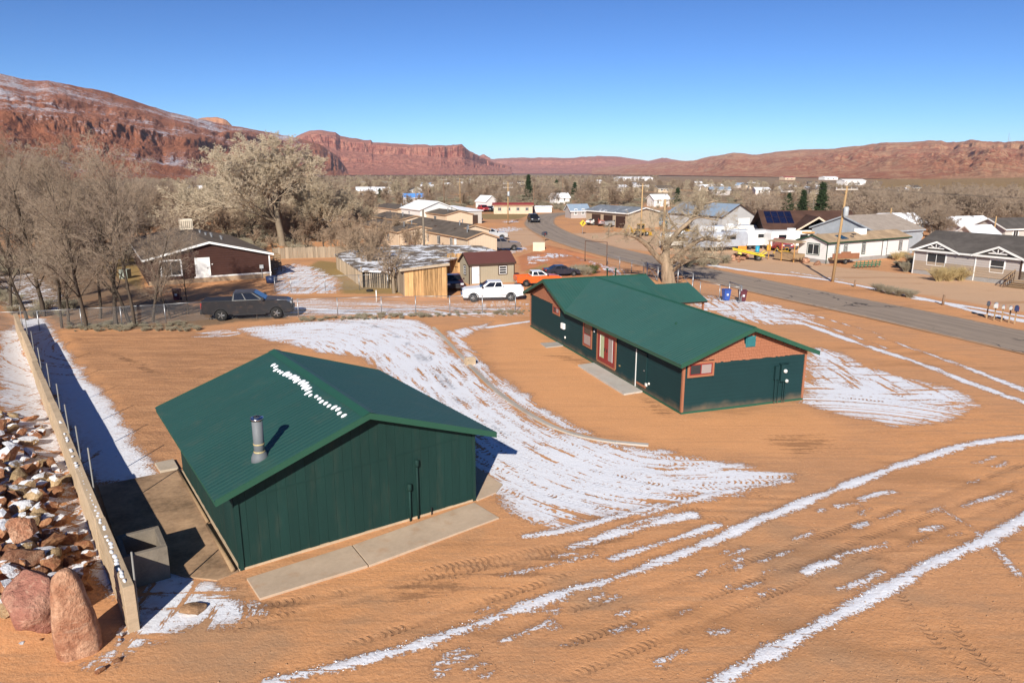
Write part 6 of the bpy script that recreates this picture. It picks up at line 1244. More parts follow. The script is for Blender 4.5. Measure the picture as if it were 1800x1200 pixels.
ELM = [proto(s, h, P_ELM, st_, .14, .15) for s, h, st_ in ((1,11.5,1),(2,12.5,1),(3,10,2),(4,12,1))]
COT = [proto(21, 3.6, P_COT, 1, .05, .72), proto(22, 3.6, P_COT, 1, .1, .95)]
BIG = proto(25, 5.4, P_BIG, 1, .05, .62)
ORC = [proto(31, 2.6, P_ORC, 1, .1, .75), proto(32, 3.0, P_ORC, 2, .3, .6)]
FARP = [proto(s, h, P_FAR, st_, .2, .16) for s, h, st_ in ((41,9,1),(42,8,2),(43,7,3))]
print('tris', [(len(a.polygons)*2, len(b.polygons)*2) for a, b in ELM+COT+ORC+FARP])
def tree(pr, loc, s, rz, label, group, bark_m, twig_m, name='bare_tree'):
    g = thing(name, label, 'tree', (loc[0], loc[1], ground_z(loc[0], loc[1])), rz, group); g.scale = (s,)*3 if not isinstance(s, tuple) else s
    for me, m, nm in ((pr[0], bark_m, 'trunk'), (pr[1], twig_m, 'crown')):
        o = bpy.data.objects.new(nm, me); col.objects.link(o); o.parent = g
        if not me.materials: me.materials.append(m)
        o.material_slots[0].link = 'OBJECT'; o.material_slots[0].material = m
    return g
tr = random.Random(12)
for u, v, s in ((48,562,.95),(108,577,1.0),(118,566,.9),(152,576,1.08),(204,572,1.05),(229,570,.95),(237,573,1.0),(268,566,.72),(20,548,1.0),(78,556,1.05),(175,560,.95),(300,560,.55),(330,552,.45)):
    p = G(u, v); tree(ELM[tr.randrange(4)], p, s*tr.uniform(.84,.96), tr.uniform(0,6.3), 'slender bare tree in the row along the chain-link fence', 'fence row trees', BARK_D, TWIG_G)
for k in range(38):
    u = -70+k*9.4+tr.uniform(-8,8); v = 462+tr.uniform(-32,30); 
    if u > 225: v = min(v, 428)
    p = G(u, v); tree(ELM[tr.randrange(4)], p, tr.uniform(.78,1.02)*(1.0 if u < 150 else .72), tr.uniform(0,6.3), 'tall bare tree in the brown thicket behind the fence row', 'thicket trees', BARK_D, TWIG_B if k % 3 else TWIG_G)
tree(BIG, G(497,432), (1.85,1.85,1.46), .6, 'huge pale bare cottonwood with spreading twiggy crown', None, BARK_P, mat('lightened_cottonwood_twigs', (.58,.48,.35), .95, .1, 0, .25, .4), 'cottonwood_tree')  # twig colour lightened to offset the dense crown's self-shading
for u, v, s, k in ((375,400,.95,1),(415,395,.8,0),(350,408,.8,1),(445,415,.75,1),(560,425,.85,1),(595,415,.7,0),(540,405,.9,0),(630,408,.55,1)): tree(COT[k], G(u, v), s*1.35, u*.7, 'pale bare cottonwood in the grove around the huge one', 'cottonwood grove', BARK_D, TWIG_P, 'cottonwood_tree')
for u, v, s, k in ((693,515,1.25,0),(640,470,1.2,1),(655,452,1.1,0),(672,448,1.05,1),(610,448,1.1,0),(625,438,1.3,1),(585,446,1.0,1),(655,432,1.2,0),(690,430,1.1,1),(668,478,1.0,1),(650,486,.9,0),(624,462,1.0,1),(716,440,1.0,0),(735,446,.9,1)):
    tree(ORC[k], G(u, v), s, u*1.3, 'pinkish bare orchard tree with forked trunk beside the pine-slab shed' if u == 693 else 'thin bare orchard tree behind the low corral shed', None if u == 693 else 'orchard trees by the corral', BARK_P, TWIG_O if u != 693 else TWIG_G, 'orchard_tree')
for u, v, s in ((520,440,.6),(480,446,.5),(450,440,.6),(540,452,.5),(570,440,.55),(420,428,.6),(600,432,.5),(355,430,.6),(395,420,.7)): tree(ORC[int(u) % 2], G(u, v), s*1.6, u, 'brown scrubby tree under the big cottonwood', 'understorey trees', BARK_D, TWIG_O, 'scrub_tree')
for u, v, s, k in ((1520,402,1.0,0),(1500,398,.9,1),(1590,400,1.0,1),(1636,440,.85,0),(1700,408,1.0,1),(1660,402,1.05,0),(1740,402,.95,1),(1475,396,.8,1),(1330,395,.8,1),(1350,392,.75,0),(1780,410,.8,0),(1560,392,1.0,1)):
    tree(COT[k], G(u, v), s*.9, u*.3, 'leaning bare tree beside the pale blue house' if u == 1636 else 'grey bare tree standing behind the barns across the road', None if u == 1636 else 'bare trees behind the barns', BARK_D, TWIG_G, 'bare_tree')
# the dead, pollarded cottonwood behind the green house
def dead_tree():
    base = G(1175,497); Y0 = base.y; g = thing('dead_cottonwood', 'massive half-dead cottonwood with lopped limbs behind the green house', 'tree', tuple(base)); r = random.Random(77)
    limbs = [([(1176,500),(1174,478),(1170,455),(1168,445)], [.95,.78,.66,.5], [0,0,0,0]),
             ([(1168,462),(1150,446),(1138,431),(1120,418),(1107,413)], [.42,.36,.32,.26,.16], [0,-.5,-.9,-1.5,-2]),
             ([(1170,455),(1172,429),(1180,420),(1209,421)], [.5,.36,.3,.24], [0,.6,1.2,1.6]),
             ([(1172,432),(1193,407),(1213,389),(1224,373),(1236,360),(1267,352)], [.34,.28,.24,.2,.15,.07], [.5,.2,0,.3,.6,.4]),
             ([(1180,462),(1200,443),(1213,433),(1236,420),(1267,424)], [.42,.34,.3,.24,.14], [0,-.5,-1.2,-2,-2.4]),
             ([(1184,475),(1198,464),(1222,453),(1244,451),(1270,456)], [.3,.26,.2,.15,.08], [0,-.8,-1.5,-2.2,-2.6]),
             ([(1170,440),(1162,420),(1152,410),(1140,396)], [.3,.2,.14,.06], [0,.8,1.5,2]), ([(1193,407),(1180,390),(1172,372)], [.2,.13,.05], [.2,1,1.6]), ([(1213,389),(1230,382),(1262,388)], [.18,.13,.07], [0,-.8,-1.5]), ([(1107,413),(1082,412),(1058,421)], [.14,.08,.04], [-2,-2.4,-2.6])]
    tw = [[] for _ in range(6)]; PT = dict(minr=.009, max=4, seg=[.5,.5,.4,.3,.25], wob=[.1,.1,.12,.14,.15], trop=[.0,.03,.03,.02,.01], taper=[.5,.4,.4,.5,.5], start=[.2,.2,.15,.1], kids=[6,6,4,3], ang=[(20,50)]*4, len=[(.5,.8),(.5,.7),(.5,.7),(.5,.7)])
    for li, (px, rad, dep) in enumerate(limbs):
        P_ = [np.array(AT(u, v, Y0+dz)) - np.array(base) for (u, v), dz in zip(px, dep)]
        L_ = smooth_line(np.array(P_), 4); rr = .78*np.interp(np.arange(len(L_)), np.arange(len(rad))*4, rad); m = MB(); N = 12
        ph = [r.uniform(.78,1.22) for _ in range(N)]
        for j, p in enumerate(L_):
            d = Vector(L_[min(j+1, len(L_)-1)]-L_[max(j-1, 0)]).normalized(); a = d.cross(Vector((0,1,.13))).normalized(); b = d.cross(a)
            for k in range(N):
                q = 2*math.pi*k/N; v = Vector(p)+(a*math.cos(q)+b*math.sin(q))*rr[j]*ph[k]*r.uniform(.92,1.08); m.v.append(tuple(v))
        for j in range(len(L_)-1):
            for k in range(N): m.f.append((j*N+k, j*N+(k+1) % N, (j+1)*N+(k+1) % N, (j+1)*N+k))
        m.f += [tuple((len(L_)-1)*N+k for k in range(N))]; m.build('trunk' if li == 0 else 'limb', mat('grey_tan_dead_bark', (.30,.225,.155), .95, .1, 0, .8, 1.5, (2,2,.4), .12, 5), g, True)
        for j in range(len(L_)//3, len(L_), 1):
            if li == 0: continue
            for _ in range(2 if li in (3,4,5,7,8) else 1):
                d = np.array([r.gauss(0,1), r.gauss(0,.8), abs(r.gauss(.3,.8))]); d /= np.linalg.norm(d); grow(r, tw, L_[j].copy(), d, r.uniform(.8,2.3), min(.05, rr[j]*.5), 1, PT)
    stub = tube_cloud('crown', [s for L_ in tw for s in L_], 3); link('crown', stub, TWIG_P, g)
dead_tree()
# evergreens
def conifer(seed, H_, w):
    r = random.Random(seed); segs = []; lv = []
    for k in range(int(H_*26)):
        z = H_*(.08+.92*(k/(H_*26))); rad = w*(1-z/H_)**.85*r.uniform(.55,1.1)+.08; a = r.uniform(0,6.28); p = np.array([0,0,z]); rad = rad*1.0; e = np.array([math.cos(a)*rad, math.sin(a)*rad, z-rad*.18+r.uniform(0,.1)]); segs.append((*p,*e,.03,.01))
        for j in range(9):
            f = r.uniform(.25,1.0); q = p+(e-p)*f; o = np.array([r.gauss(0,.16), r.gauss(0,.16), r.gauss(.02,.10)]); t = q+o*2.2; lv.append((*q,*t,.09,.02))
    tr_ = tube_cloud('trunk', [(0,0,-.2,0,0,H_*.96,.16*H_/8,.02)], 6); return tr_, tube_cloud('crown', segs+lv, 3)
CON = [conifer(1,8,2.3), conifer(2,6,2.9)]; NEEDLE = mat('dark_needles', (.035,.055,.024), .9, .15, 0, .4, 1.5)
for u, v, s, k, lab in ((1380,398,1.0,1,'dark green pine just behind the timber house'),(1408,396,.95,0,'slim dark conifer above the timber house ridge'),(1440,397,1.15,0,'tall dark conifer beside the timber house'),(929,352,1.3,0,'lone dark spruce beyond the red-roofed block'),(978,340,1.2,1,'round dark evergreen in the valley woods'),(290,308,1.6,1,'dark green pine below the red hillside'),(668,350,.75,1,'low dark evergreen before the cream house'),(1010,345,1.1,1,'dull green cedar near the road bend'),(1385,372,.9,1,'dull green juniper on the tan slope'),(1190,360,1.0,1,'dull green juniper behind the dead cottonwood')):
    tree(CON[k], G(u, v), s, u, lab, None, BARK_D, NEEDLE, 'evergreen_tree')
# shrubs
def shrub_mesh(seed, n, H_, w, tw_=.012):
    r = random.Random(seed); out = []
    for _ in range(n):
        a = r.uniform(0,6.28); d = np.array([math.cos(a)*r.uniform(.1,1)*w, math.sin(a)*r.uniform(.1,1)*w, H_*r.uniform(.6,1.05)]); p = np.array([r.gauss(0,.08*w), r.gauss(0,.08*w), -.05]); m_ = p+d*.5+np.array([r.gauss(0,.05), r.gauss(0,.05), r.gauss(.05,.03)]); e = p+d+np.array([r.gauss(0,.08),r.gauss(0,.08),0]); out += [(*p,*m_,tw_*1.3,tw_),(*m_,*e,tw_,tw_*.5)]
        for _k in range(4): q = m_+(e-m_)*r.random(); t = q+np.array([r.gauss(0,.14*w),r.gauss(0,.14*w),abs(r.gauss(.1,.1))*H_]); out.append((*q,*t,tw_*.8,tw_*.4))
    return tube_cloud('shrub', out, 3)
SHR = [shrub_mesh(1,160,1.1,1.0), shrub_mesh(2,120,.8,.9)]; STRAW = mat('straw_yellow_shrub', (.52,.40,.20), .95, .1, 0, .3, 1.0); SAGE = mat('grey_sage_shrub', (.33,.29,.21), .95, .1, 0, .3, 1.0)
def shrub(u, v, s, m, label, group=None, k=0):
    o = bpy.data.objects.new('shrub', SHR[k]); col.objects.link(o)
    if not SHR[k].materials: SHR[k].materials.append(m)
    o.material_slots[0].link = 'OBJECT'; o.material_slots[0].material = m; p = G(u, v); o.location = (p.x, p.y, ground_z(p.x,p.y)); o.scale = s if isinstance(s, tuple) else (s,)*3; o.rotation_euler = (0,0,u); return tag(o, label, 'shrub', group)
shrub(1630,478,(1.6,1.4,1.6), STRAW, 'big straw-coloured bush at the corner of the grey house'); shrub(1592,478,1.1, SAGE, 'grey bush left of the straw bush by the grey house')
for u, v in ((1650,494),(1668,494),(1688,493)): shrub(u, v, (1.5,1.3,1.3), STRAW, 'wide golden bush below the grey house windows', 'golden bushes at the grey house')
for u, v in ((1545,512),(1562,516),(1580,520),(1598,523)): shrub(u, v, (1.2,1.0,.95), SAGE, 'dry pale brush clump beside the far edge of the road', 'roadside brush', 1)
for u, v in ((1210,470),(1235,468),(1255,466),(1275,463),(1245,460),(1220,462)): shrub(u, v, 1.5, SAGE, 'grey brush behind the dead cottonwood across the road', 'yard brush', 1)
for u, v in ((1010,487),(1030,490),(1020,484)): shrub(u, v, (1.4,1.2,1.2), SAGE, 'pile of cut grey brush on the red mound', 'cut brush piles', 1)
o = shrub(1043,487,.9, mat('dull_green_leaf', (.09,.11,.035), .9, .15, 0, .4), 'small green bush beside the cut brush'); 
for k in range(60):
    u = 1460+tr.uniform(0,170); v = 440+tr.uniform(-8,22)+(u-1460)*.06
    if u < 1565 and v < 472: continue
    shrub(u, v, tr.uniform(.5,1.0), (STRAW, SAGE)[k % 2], 'dry bush in the scrub between white mobile home and grey house', 'scrub by the mobile home', k % 2)
# woods and brush too many to count: points carrying instances
def scatter(name, pts, src, m, smin, smax, label, seed):
    me = bpy.data.meshes.new(name); me.from_pydata(pts, [], []); r = np.random.default_rng(seed)
    for nm, arr in (('sc', r.uniform(smin, smax, len(pts))), ('rz', r.uniform(0, 6.28, len(pts)))):
        at = me.attributes.new(nm, 'FLOAT', 'POINT'); at.data.foreach_set('value', arr.astype(np.float32))
    o = bpy.data.objects.new(name, me); col.objects.link(o); ng = bpy.data.node_groups.new(name, 'GeometryNodeTree')
    ng.interface.new_socket('Geometry', in_out='INPUT', socket_type='NodeSocketGeometry'); ng.interface.new_socket('Geometry', in_out='OUTPUT', socket_type='NodeSocketGeometry')
    N = ng.nodes; gi = N.new('NodeGroupInput'); go = N.new('NodeGroupOutput'); oi = N.new('GeometryNodeObjectInfo'); oi.inputs[0].default_value = src; oi.inputs['As Instance'].default_value = True
    ip = N.new('GeometryNodeInstanceOnPoints'); a1 = N.new('GeometryNodeInputNamedAttribute'); a1.data_type = 'FLOAT'; a1.inputs[0].default_value = 'sc'; a2 = N.new('GeometryNodeInputNamedAttribute'); a2.data_type = 'FLOAT'; a2.inputs[0].default_value = 'rz'
    cx_ = N.new('ShaderNodeCombineXYZ'); mm = N.new('GeometryNodeMeshToPoints') ; L_ = ng.links
    L_.new(gi.outputs[0], ip.inputs['Points']); L_.new(oi.outputs['Geometry'], ip.inputs['Instance']); L_.new(a2.outputs[0], cx_.inputs[2]); L_.new(cx_.outputs[0], ip.inputs['Rotation']); L_.new(a1.outputs[0], ip.inputs['Scale']); L_.new(ip.outputs[0], go.inputs[0]); N.remove(mm)
    md = o.modifiers.new('scatter', 'NODES'); md.node_group = ng; stuff(o); o['label'] = label; return o
def clear_of(x, y):
    if np.min((cl[:,0]-x)**2+(cl[:,1]-y)**2) < 11**2: return False
    for ob in bld:
        if (ob[0]-x)**2+(ob[1]-y)**2 < ob[2]**2: return False
    return True
bpy.context.view_layer.update()
bld = []
for o in list(col.objects):
    if o.type == 'EMPTY' and o.parent is None and o.get('category') in ('house','building','mobile home','barn','workshop','shed','car','pickup truck','loader','trailer'):
        xs = [o.matrix_world @ Vector(c) for ch in o.children if ch.type == 'MESH' for c in (o.matrix_world.inverted() @ ch.matrix_world @ Vector(ch.bound_box[0]), o.matrix_world.inverted() @ ch.matrix_world @ Vector(ch.bound_box[6]))]
        if xs:
            c0 = sum(xs, Vector())/len(xs); rad = max((x-c0).length for x in xs); bld.append((c0.x, c0.y, rad+1.0))
def far_src(k, u, v, m, label):
    g = tree(FARP[k], G(u, v), 1.0, 0, label, None, BARK_D, m); return g
srcs = []
for k, m in enumerate((TWIG_G, TWIG_P, TWIG_B)):
    me = tube_cloud('woods_tree', [], 3) if False else None
    g = far_src(k, (596, 700, 1040)[k], (372, 356, 352)[k], m, ('slender grey bare tree beside the white cottage by the grove', 'pale forked bare tree beyond the blue roof', 'brown many-stemmed bare tree left of the workshop')[k]); srcs.append([c for c in g.children if c.name.startswith('crown')][0])
sr = random.Random(31)
def wood_pts(n, ymin, ymax, ulo, uhi, seed, pw=1.6):
    r = random.Random(seed); out = []; t = 0
    while len(out) < n and t < n*20:
        t += 1; Y = ymin*(ymax/ymin)**(r.random()**(1/pw)); u = r.uniform(ulo, uhi); x = (u-900)/FPX*_c*Y*1.03
        d = vnoise(np.array([x*.012+seed]), np.array([Y*.012]))[0]
        if d < (.46 if Y < 420 else .40): continue
        if not clear_of(x, Y) or (1362 < u < 1456 and Y < 230): continue
        if u > 1150 and Y > 260+max(0, (1800-u))*.6: continue
        out.append((x, Y, -.2))
    return out
for k in range(3):
    # instance the crown mesh itself (with its branch work) from a tree that stands in the scene
    scatter('distant_woods', wood_pts(1500, 230, 1800, -150, 1900, 100+k), srcs[k], None, .38, .74, ('grey','pale tan','brown')[k]+' leafless woods filling the valley floor', k)
scatter('near_woods', [p for p in wood_pts(300, 115, 330, -150, 760, 200, 1.0) if not (-33 < p[0] < -8 and p[1] < 150)], srcs[2], None, .4, .8, 'brown leafless thicket around the cottonwood grove', 9)
scatter('yard_woods', [p for p in wood_pts(260, 135, 330, 1080, 1850, 210, 1.0)], srcs[0], None, .45, .8, 'grey leafless trees behind the barns', 19)
def brush_pts(n, px_poly, seed):
    r = random.Random(seed); pts = plan(px_poly); lo = pts.min(0); hi = pts.max(0); out = []; t = 0
    while len(out) < n and t < n*30:
        t += 1; x = r.uniform(lo[0], hi[0]); y = r.uniform(lo[1], hi[1]); ins = False
        for i in range(len(pts)):
            a, b = pts[i], pts[(i+1) % len(pts)]
            if (a[1] > y) != (b[1] > y) and x < (b[0]-a[0])*(y-a[1])/(b[1]-a[1])+a[0]: ins = not ins
        if ins and clear_of(x, y): out.append((x, y, ground_z(x, y)))
    return out
weed = bpy.data.objects['shrub']; 
scatter('dry_brush', brush_pts(420, [(-60,470),(250,430),(330,400),(560,400),(700,380),(690,440),(600,445),(480,452),(430,440),(330,420),(250,480),(120,560),(-60,560)], 3), bpy.data.objects['shrub.005'], None, .6, 1.5, 'dry brown brush under the bare trees', 4)
scatter('dry_weeds', brush_pts(260, [(120,583),(330,583),(520,566),(700,560),(930,553),(930,547),(700,553),(520,560),(330,566),(120,570)], 5), bpy.data.objects['shrub.005'], None, .12, .4, 'short dry weeds along the chain-link fence', 5)
scatter('valley_brush', brush_pts(700, [(560,352),(1000,345),(1300,352),(1800,372),(1800,400),(1500,396),(1330,402),(1040,392),(990,382),(960,368),(700,372)], 8), bpy.data.objects['shrub.005'], None, .8, 2.2, 'low brush among the valley yards', 8)
# ================================================================== FENCES, POLES, STREET FURNITURE
WIRE = mat('chain_link_wire', (.30,.31,.32), .5, .5, .6, .1)
def chain_fence(name, label, px, h, mesh=True, world_pts=None, rail=True):
    pts = [Vector(p) for p in world_pts] if world_pts else [G(u, v) for u, v in px]; o = pts[0].copy(); o.z = 0; g = thing(name, label, 'fence', tuple(o))
    for i, p in enumerate(pts):
        q = p-o; MB().tube((q.x,q.y,-.2), (q.x,q.y,h+.04), .038, n=8).build('post', STEEL, g, True)
        if i+1 == len(pts): break
        d = pts[i+1]-p; L_ = d.length; d.normalize(); q2 = pts[i+1]-o
        if rail: MB().tube((q.x,q.y,h), (q2.x,q2.y,h), .024, n=6).build('top_rail', STEEL, g, True)
        if mesh:
            m = MB(); s_ = .11; w = .0035; n = int((L_+h)/s_)
            for k in range(n):
                for sg in (1,-1):
                    a0 = k*s_; x0, z0, x1, z1 = a0-h, .03, a0, h-.03
                    if x0 < 0: z0 = z0-x0; x0 = 0
                    if x1 > L_: z1 = z1-(x1-L_); x1 = L_
                    if z1 <= z0: continue
                    if sg < 0: x0, x1 = L_-x0, L_-x1
                    A0 = q+d*x0; A1 = q+d*x1; m.add([(A0.x,A0.y,z0-w),(A0.x,A0.y,z0+w),(A1.x,A1.y,z1+w),(A1.x,A1.y,z1-w)], [(0,1,2,3)])
            m.build('wire_mesh', WIRE, g)
    return g
chain_fence('chain_link_fence', 'long chain-link fence between bare lot and snowy driveway', [(-40,586),(70,581),(145,577),(215,573),(292,568),(371,562),(452,560),(525,558),(594,555.5),(671,553),(731,552),(791,551.5),(848,550),(906,549)], 1.5)
chain_fence('yard_fence', 'chain-link fence enclosing the grassy yard of the brown house', [(484,514),(512,513.5),(572,511),(632,509.5),(682,507)], 1.5)
chain_fence('roadside_fence', 'wire fence along the verge beside the dead cottonwood', [(1067,468),(1089,474),(1110,480),(1131,485),(1153,491)], 1.5)
chain_fence('bin_fence', 'chain-link fence section beside the two wheeled bins', [(1216,519),(1230,522),(1264,528),(1299,533)], 1.45)
def pipe_frame(name, label, pxs, h, m, diag=False):
    a, b = G(*pxs[0]), G(*pxs[1]); g = thing(name, label, 'gate', tuple(a)); d = b-a
    for q in (Vector((0,0,0)), d): MB().tube((q.x,q.y,-.2), (q.x,q.y,h), .06, n=8).build('upright', m, g, True)
    MB().tube((0,0,h-.03), (d.x,d.y,h-.03), .055, n=8).build('top_bar', m, g, True)
    if diag:
        MB().tube((0,0,.15), (d.x,d.y,.15), .04, n=8).build('bottom_bar', m, g, True); MB().tube((0,0,.15), (d.x,d.y,h-.1), .03, n=6).build('brace', m, g, True); MB().tube((0,0,h-.1), (d.x,d.y,.15), .03, n=6).build('brace', m, g, True)
pipe_frame('pipe_arch', 'tall rusty pipe arch over the neighbour drive entrance', [(1028,466),(1066,469)], 3.1, mat('rusty_pipe', (.14,.085,.06), .8, .3))
pipe_frame('pipe_gate', 'open galvanised pipe gate at the foot of the dead cottonwood', [(1191,500),(1217,511)], 1.75, STEEL, True); pipe_frame('pipe_gate', 'pipe gate panel standing left of the dead cottonwood', [(1137,487),(1156,495)], 1.6, STEEL, True)
pipe_frame('pipe_gate', 'pale pipe gate frame behind the brown wheeled bin', [(1281,523),(1302,531)], 1.5, STEEL)
pipe_frame('goal_frame', 'dark pipe frame in the yard near the metal barn', [(1314,402),(1334,403)], 3.4, mat('rusty_pipe', (.14,.085,.06), .8, .3))
def wheelie_bin(label, loc, c_, rz):
    m = mat('bin_'+label.split()[0], c_, .5, .4, 0, .08); g = thing('wheeled_bin', label, 'bin', tuple(loc), rz)
    MB().add([(-.24,-.28,.08),(.24,-.28,.08),(.24,.24,.08),(-.24,.24,.08),(-.31,-.38,1.0),(.31,-.38,1.0),(.31,.34,1.0),(-.31,.34,1.0)], [(0,3,2,1),(4,5,6,7),(0,1,5,4),(1,2,6,5),(2,3,7,6),(3,0,4,7)]).build('body', m, g, bevel=.03)
    MB().prism([(-.33,-.42,1.0),(-.33,.38,1.0),(-.33,.36,1.06),(-.33,0,1.12),(-.33,-.42,1.05)], (.66,0,0)).build('lid', m, g, bevel=.02); MB().tube((-.28,.42,1.0),(.28,.42,1.0),.02,n=6).build('handle', m, g)
    for s_ in (-1,1): MB().tube((s_*.22,.26,.13),(s_*.3,.26,.13),.13,n=14).build('wheel', BLACK, g, True)
    MB().box(-.1,.1,-.372,-.36,.5,.7).build('emblem', mat('pale_print', (.55,.58,.62), .6, .3), g).rotation_euler = (R(0),0,0)
    return g
wheelie_bin('blue wheeled recycling bin standing on the snowy verge', G(1275.5,528), (.012,.07,.36), .15); wheelie_bin('dark maroon wheeled bin beside the chain-link section', G(1304,530), (.10,.022,.03), .05)
wheelie_bin('dark brown wheeled bin beside the brown house', G(312,528), (.045,.016,.02), .2)
POLE = mat('pale_utility_pole', (.40,.26,.13), .9, .15, 0, .35, 2, (3,3,.3), .01, 20); POLE_D = mat('dark_utility_pole', (.22,.14,.09), .9, .15, 0, .35, 2, (3,3,.3), .01, 20); POLE_G = mat('old_grey_pole', (.19,.155,.12), .9, .15, 0, .35, 2, (3,3,.3), .01, 20)
def upole(label, u, v, h, m=POLE, arms=1, r=.16, can=False, lean=0, az=R(30), light=False):
    b = G(u, v); g = thing('utility_pole', label, 'utility pole', tuple(b), az); MB().tube((0,0,-.3), (lean*h,0,h), r, r*.68, 10).build('pole', m, g, True)
    for k in range(arms):
        z = h-.35-k*.9; x = lean*z; a = MB().box(x-1.25,x+1.25,-.07,.07,z-.06,z+.06).build('crossarm', mat('silvered_crossarm', (.42,.38,.33), .9, .2), g)
        for q in (-1.15,-.55,.55,1.15): MB().lathe([(.03,z+.06),(.06,z+.1),(.04,z+.16),(.06,z+.2),(.02,z+.24)], 8, x+q, 0).build('insulator', mat('porcelain', (.45,.42,.42), .3, .5), a, True)
        for q in (-.7,.7): MB().tube((x+q,.06,z-.05),(x,.1,z-.6),.02,n=5).build('brace', STEEL, g)
    if can: MB().lathe([(.24,h-3.1),(.26,h-3.05),(.26,h-2.2),(.2,h-2.12)], 14, lean*h-.1, -.42).build('transformer', mat('transformer_grey', (.42,.45,.47), .5, .4), g, True)
    if light: MB().tube((0,0,h-.4),(1.4,0,h+.1),.04,n=6).build('lamp_arm', STEEL, g); MB().box(1.2,1.75,-.14,.14,h+.02,h+.14).build('lamp_head', STEEL, g, bevel=.03)
    return b, h, g
pA = upole('pole with crossarm beside the road left of the dead tree', 1126,417,9.5, az=R(10)); pB = upole('thick pale pole with lamp arm behind the dead cottonwood', 1165,440,7.6, arms=0, r=.24, light=True)
pC = upole('tall orange pole with crossarm and transformer across the road', 1463,495,10.1, arms=1, can=True, lean=.055, az=R(8)); pD = upole('bare pole behind the white mobile home', 1559,424,5.6, arms=0, lean=.03)
pE = upole('thin pole by the wire fence near the white cottage', 1743,430,4.6, arms=0, r=.12, lean=.04); pF = upole('grey pole with white lamp beside the metal barn', 1425,409,0.01+6.8, POLE_G, 0, .12)
pG = upole('old dark pole standing in the corral shed roof', 746,455,6.6, POLE_G, 0, .19); pH = upole('brown pole left of the white barn roof peak', 781,366,9.5, POLE_D, 1); pI = upole('pale double-arm pole beside the white barn', 809,363,9.6, POLE, 2); pJ = upole('pale double-arm pole on the snowy verge by the bend', 893,394,9.4, POLE, 2, can=True); pK = upole('brown pole beyond the bend with yellow guard', 938,374,7.8, POLE_D, 0)
for k, (u, v, h) in enumerate(((732,372,6),(754,366,6.5),(1052,352,9),(1097,350,9),(989,350,9))): upole('distant plain pole in the valley '+('by the white barn','beside the mobile homes','behind the workshop','right of the workshop','by the bend woods')[k], u, v, h, POLE_D, 0)
def wires(a, b, sag, offs, z_off, label):
    m = MB(); A0 = Vector(a); B0 = Vector(b)
    for o_ in offs:
        d = (B0-A0); s_ = Vector((-d.y, d.x, 0)).normalized()*o_; pr = None
        for k in range(25):
            t = k/24; p = A0.lerp(B0, t)+s_; p.z += z_off-sag*4*t*(1-t)
            if pr is not None: m.tube(pr, p, .012, n=4, caps=False)
            pr = p
    o = m.build('power_line', mat('dark_cable', (.05,.05,.05), .6, .3), None); tag(o, label, 'power line'); return o
tp = lambda q: q[0]+Vector((0,0,q[1]-.1))
eC = tp(pC)+Vector((.5,0,0)); R_end = eC+Vector((30,-44,0))
wires(tp(pA), eC, .7, (-.9,.9), 0, 'pair of cables spanning from roadside pole to tall orange pole'); wires(eC, R_end, .8, (-.9,.9), 0, 'pair of cables running on from the tall orange pole'); wires(tp(pA)-Vector((0,0,1.6)), eC-Vector((0,0,1.6)), .8, (0,), 0, 'single lower cable between roadside pole and orange pole'); wires(tp(pJ), tp(pA), 1.0, (-.8,.8), 0, 'pair of cables from bend pole to roadside pole'); wires(tp(pI), tp(pJ), 1.0, (-.8,.8), 0, 'pair of cables between the double-arm poles')
wires(tp(pC)-Vector((0,0,2.2)), tp(pD), .5, (0,), 0, 'service cable from orange pole to bare pole')
# signs, boxes
def sign(label, u, v, h, s):
    g = thing('road_sign', label, 'road sign', tuple(G(u, v)), 0); MB().tube((0,0,-.2),(0,0,h),.035,n=6).build('post', STEEL, g); f = MB().prism([(0,-.04,h-s*1.3),(s,-.04,h-s*.3),(0,-.04,h+s*.7),(-s,-.04,h-s*.3)], (0,-.015,0)).build('panel', mat('sign_yellow', (.68,.46,.02), .5, .4, 0, .04), g)
    MB().prism([(-.09,-.056,h-s*.85),(.09,-.056,h-s*.85),(.09,-.056,h-s*.3),(.3,-.056,h-s*.1),(.1,-.056,h+s*.28),(-.06,-.056,h-s*.1)], (0,-.006,0)).build('arrow', PLASTIC, f)
sign('yellow diamond bend-warning sign across the road', 1024,412,2.3,.62)
def mailbox(label, u, v, c_, s=1.0, wood=True, group=None):
    g = thing('mailbox', label, 'mailbox', tuple(G(u, v)), R(-35), group); MB().box(-.05,.05,-.05,.05,-.2,1.05).build('post', WOOD, g); m = MB(); pr = [(-.1,1.05),(.1,1.05),(.1,1.2)]+arc(0,1.2,.1,0,180,6)+[(-.1,1.2)]
    m.prism([(x*s*1.3,-.32*s,1.05+(z-1.05)*s*1.3) for x, z in pr], (0,.64*s,0)).build('box', c_, g); MB().box(-.1*s,.1*s,-.33*s,-.315*s,1.07,1.25).build('door', c_, g); MB().box(.13*s,.15*s,-.2,-.1,1.15,1.4).build('flag', TAIL, g)
MBX = [mat('dark_mailbox', (.06,.065,.08), .4, .5), mat('white_mailbox', (.42,.42,.41), .5, .4)]
mailbox('dark mailbox on a thin post across the road', 1734,559,MBX[0],.95); mailbox('large white mailbox next to the dark one', 1747,563,MBX[1],1.15); mailbox('small white mailbox on a wooden post', 1760,565,MBX[1],.8); mailbox('pale mailbox beside the blue one', 1773,567,MBX[1],.85); mailbox('long navy mailbox on a dark post', 1783,569,mat('navy_mailbox', (.02,.03,.09), .4, .5),1.15)
mailbox('twin mailbox on the verge by the road bend', 957,424,MBX[0],1.8)
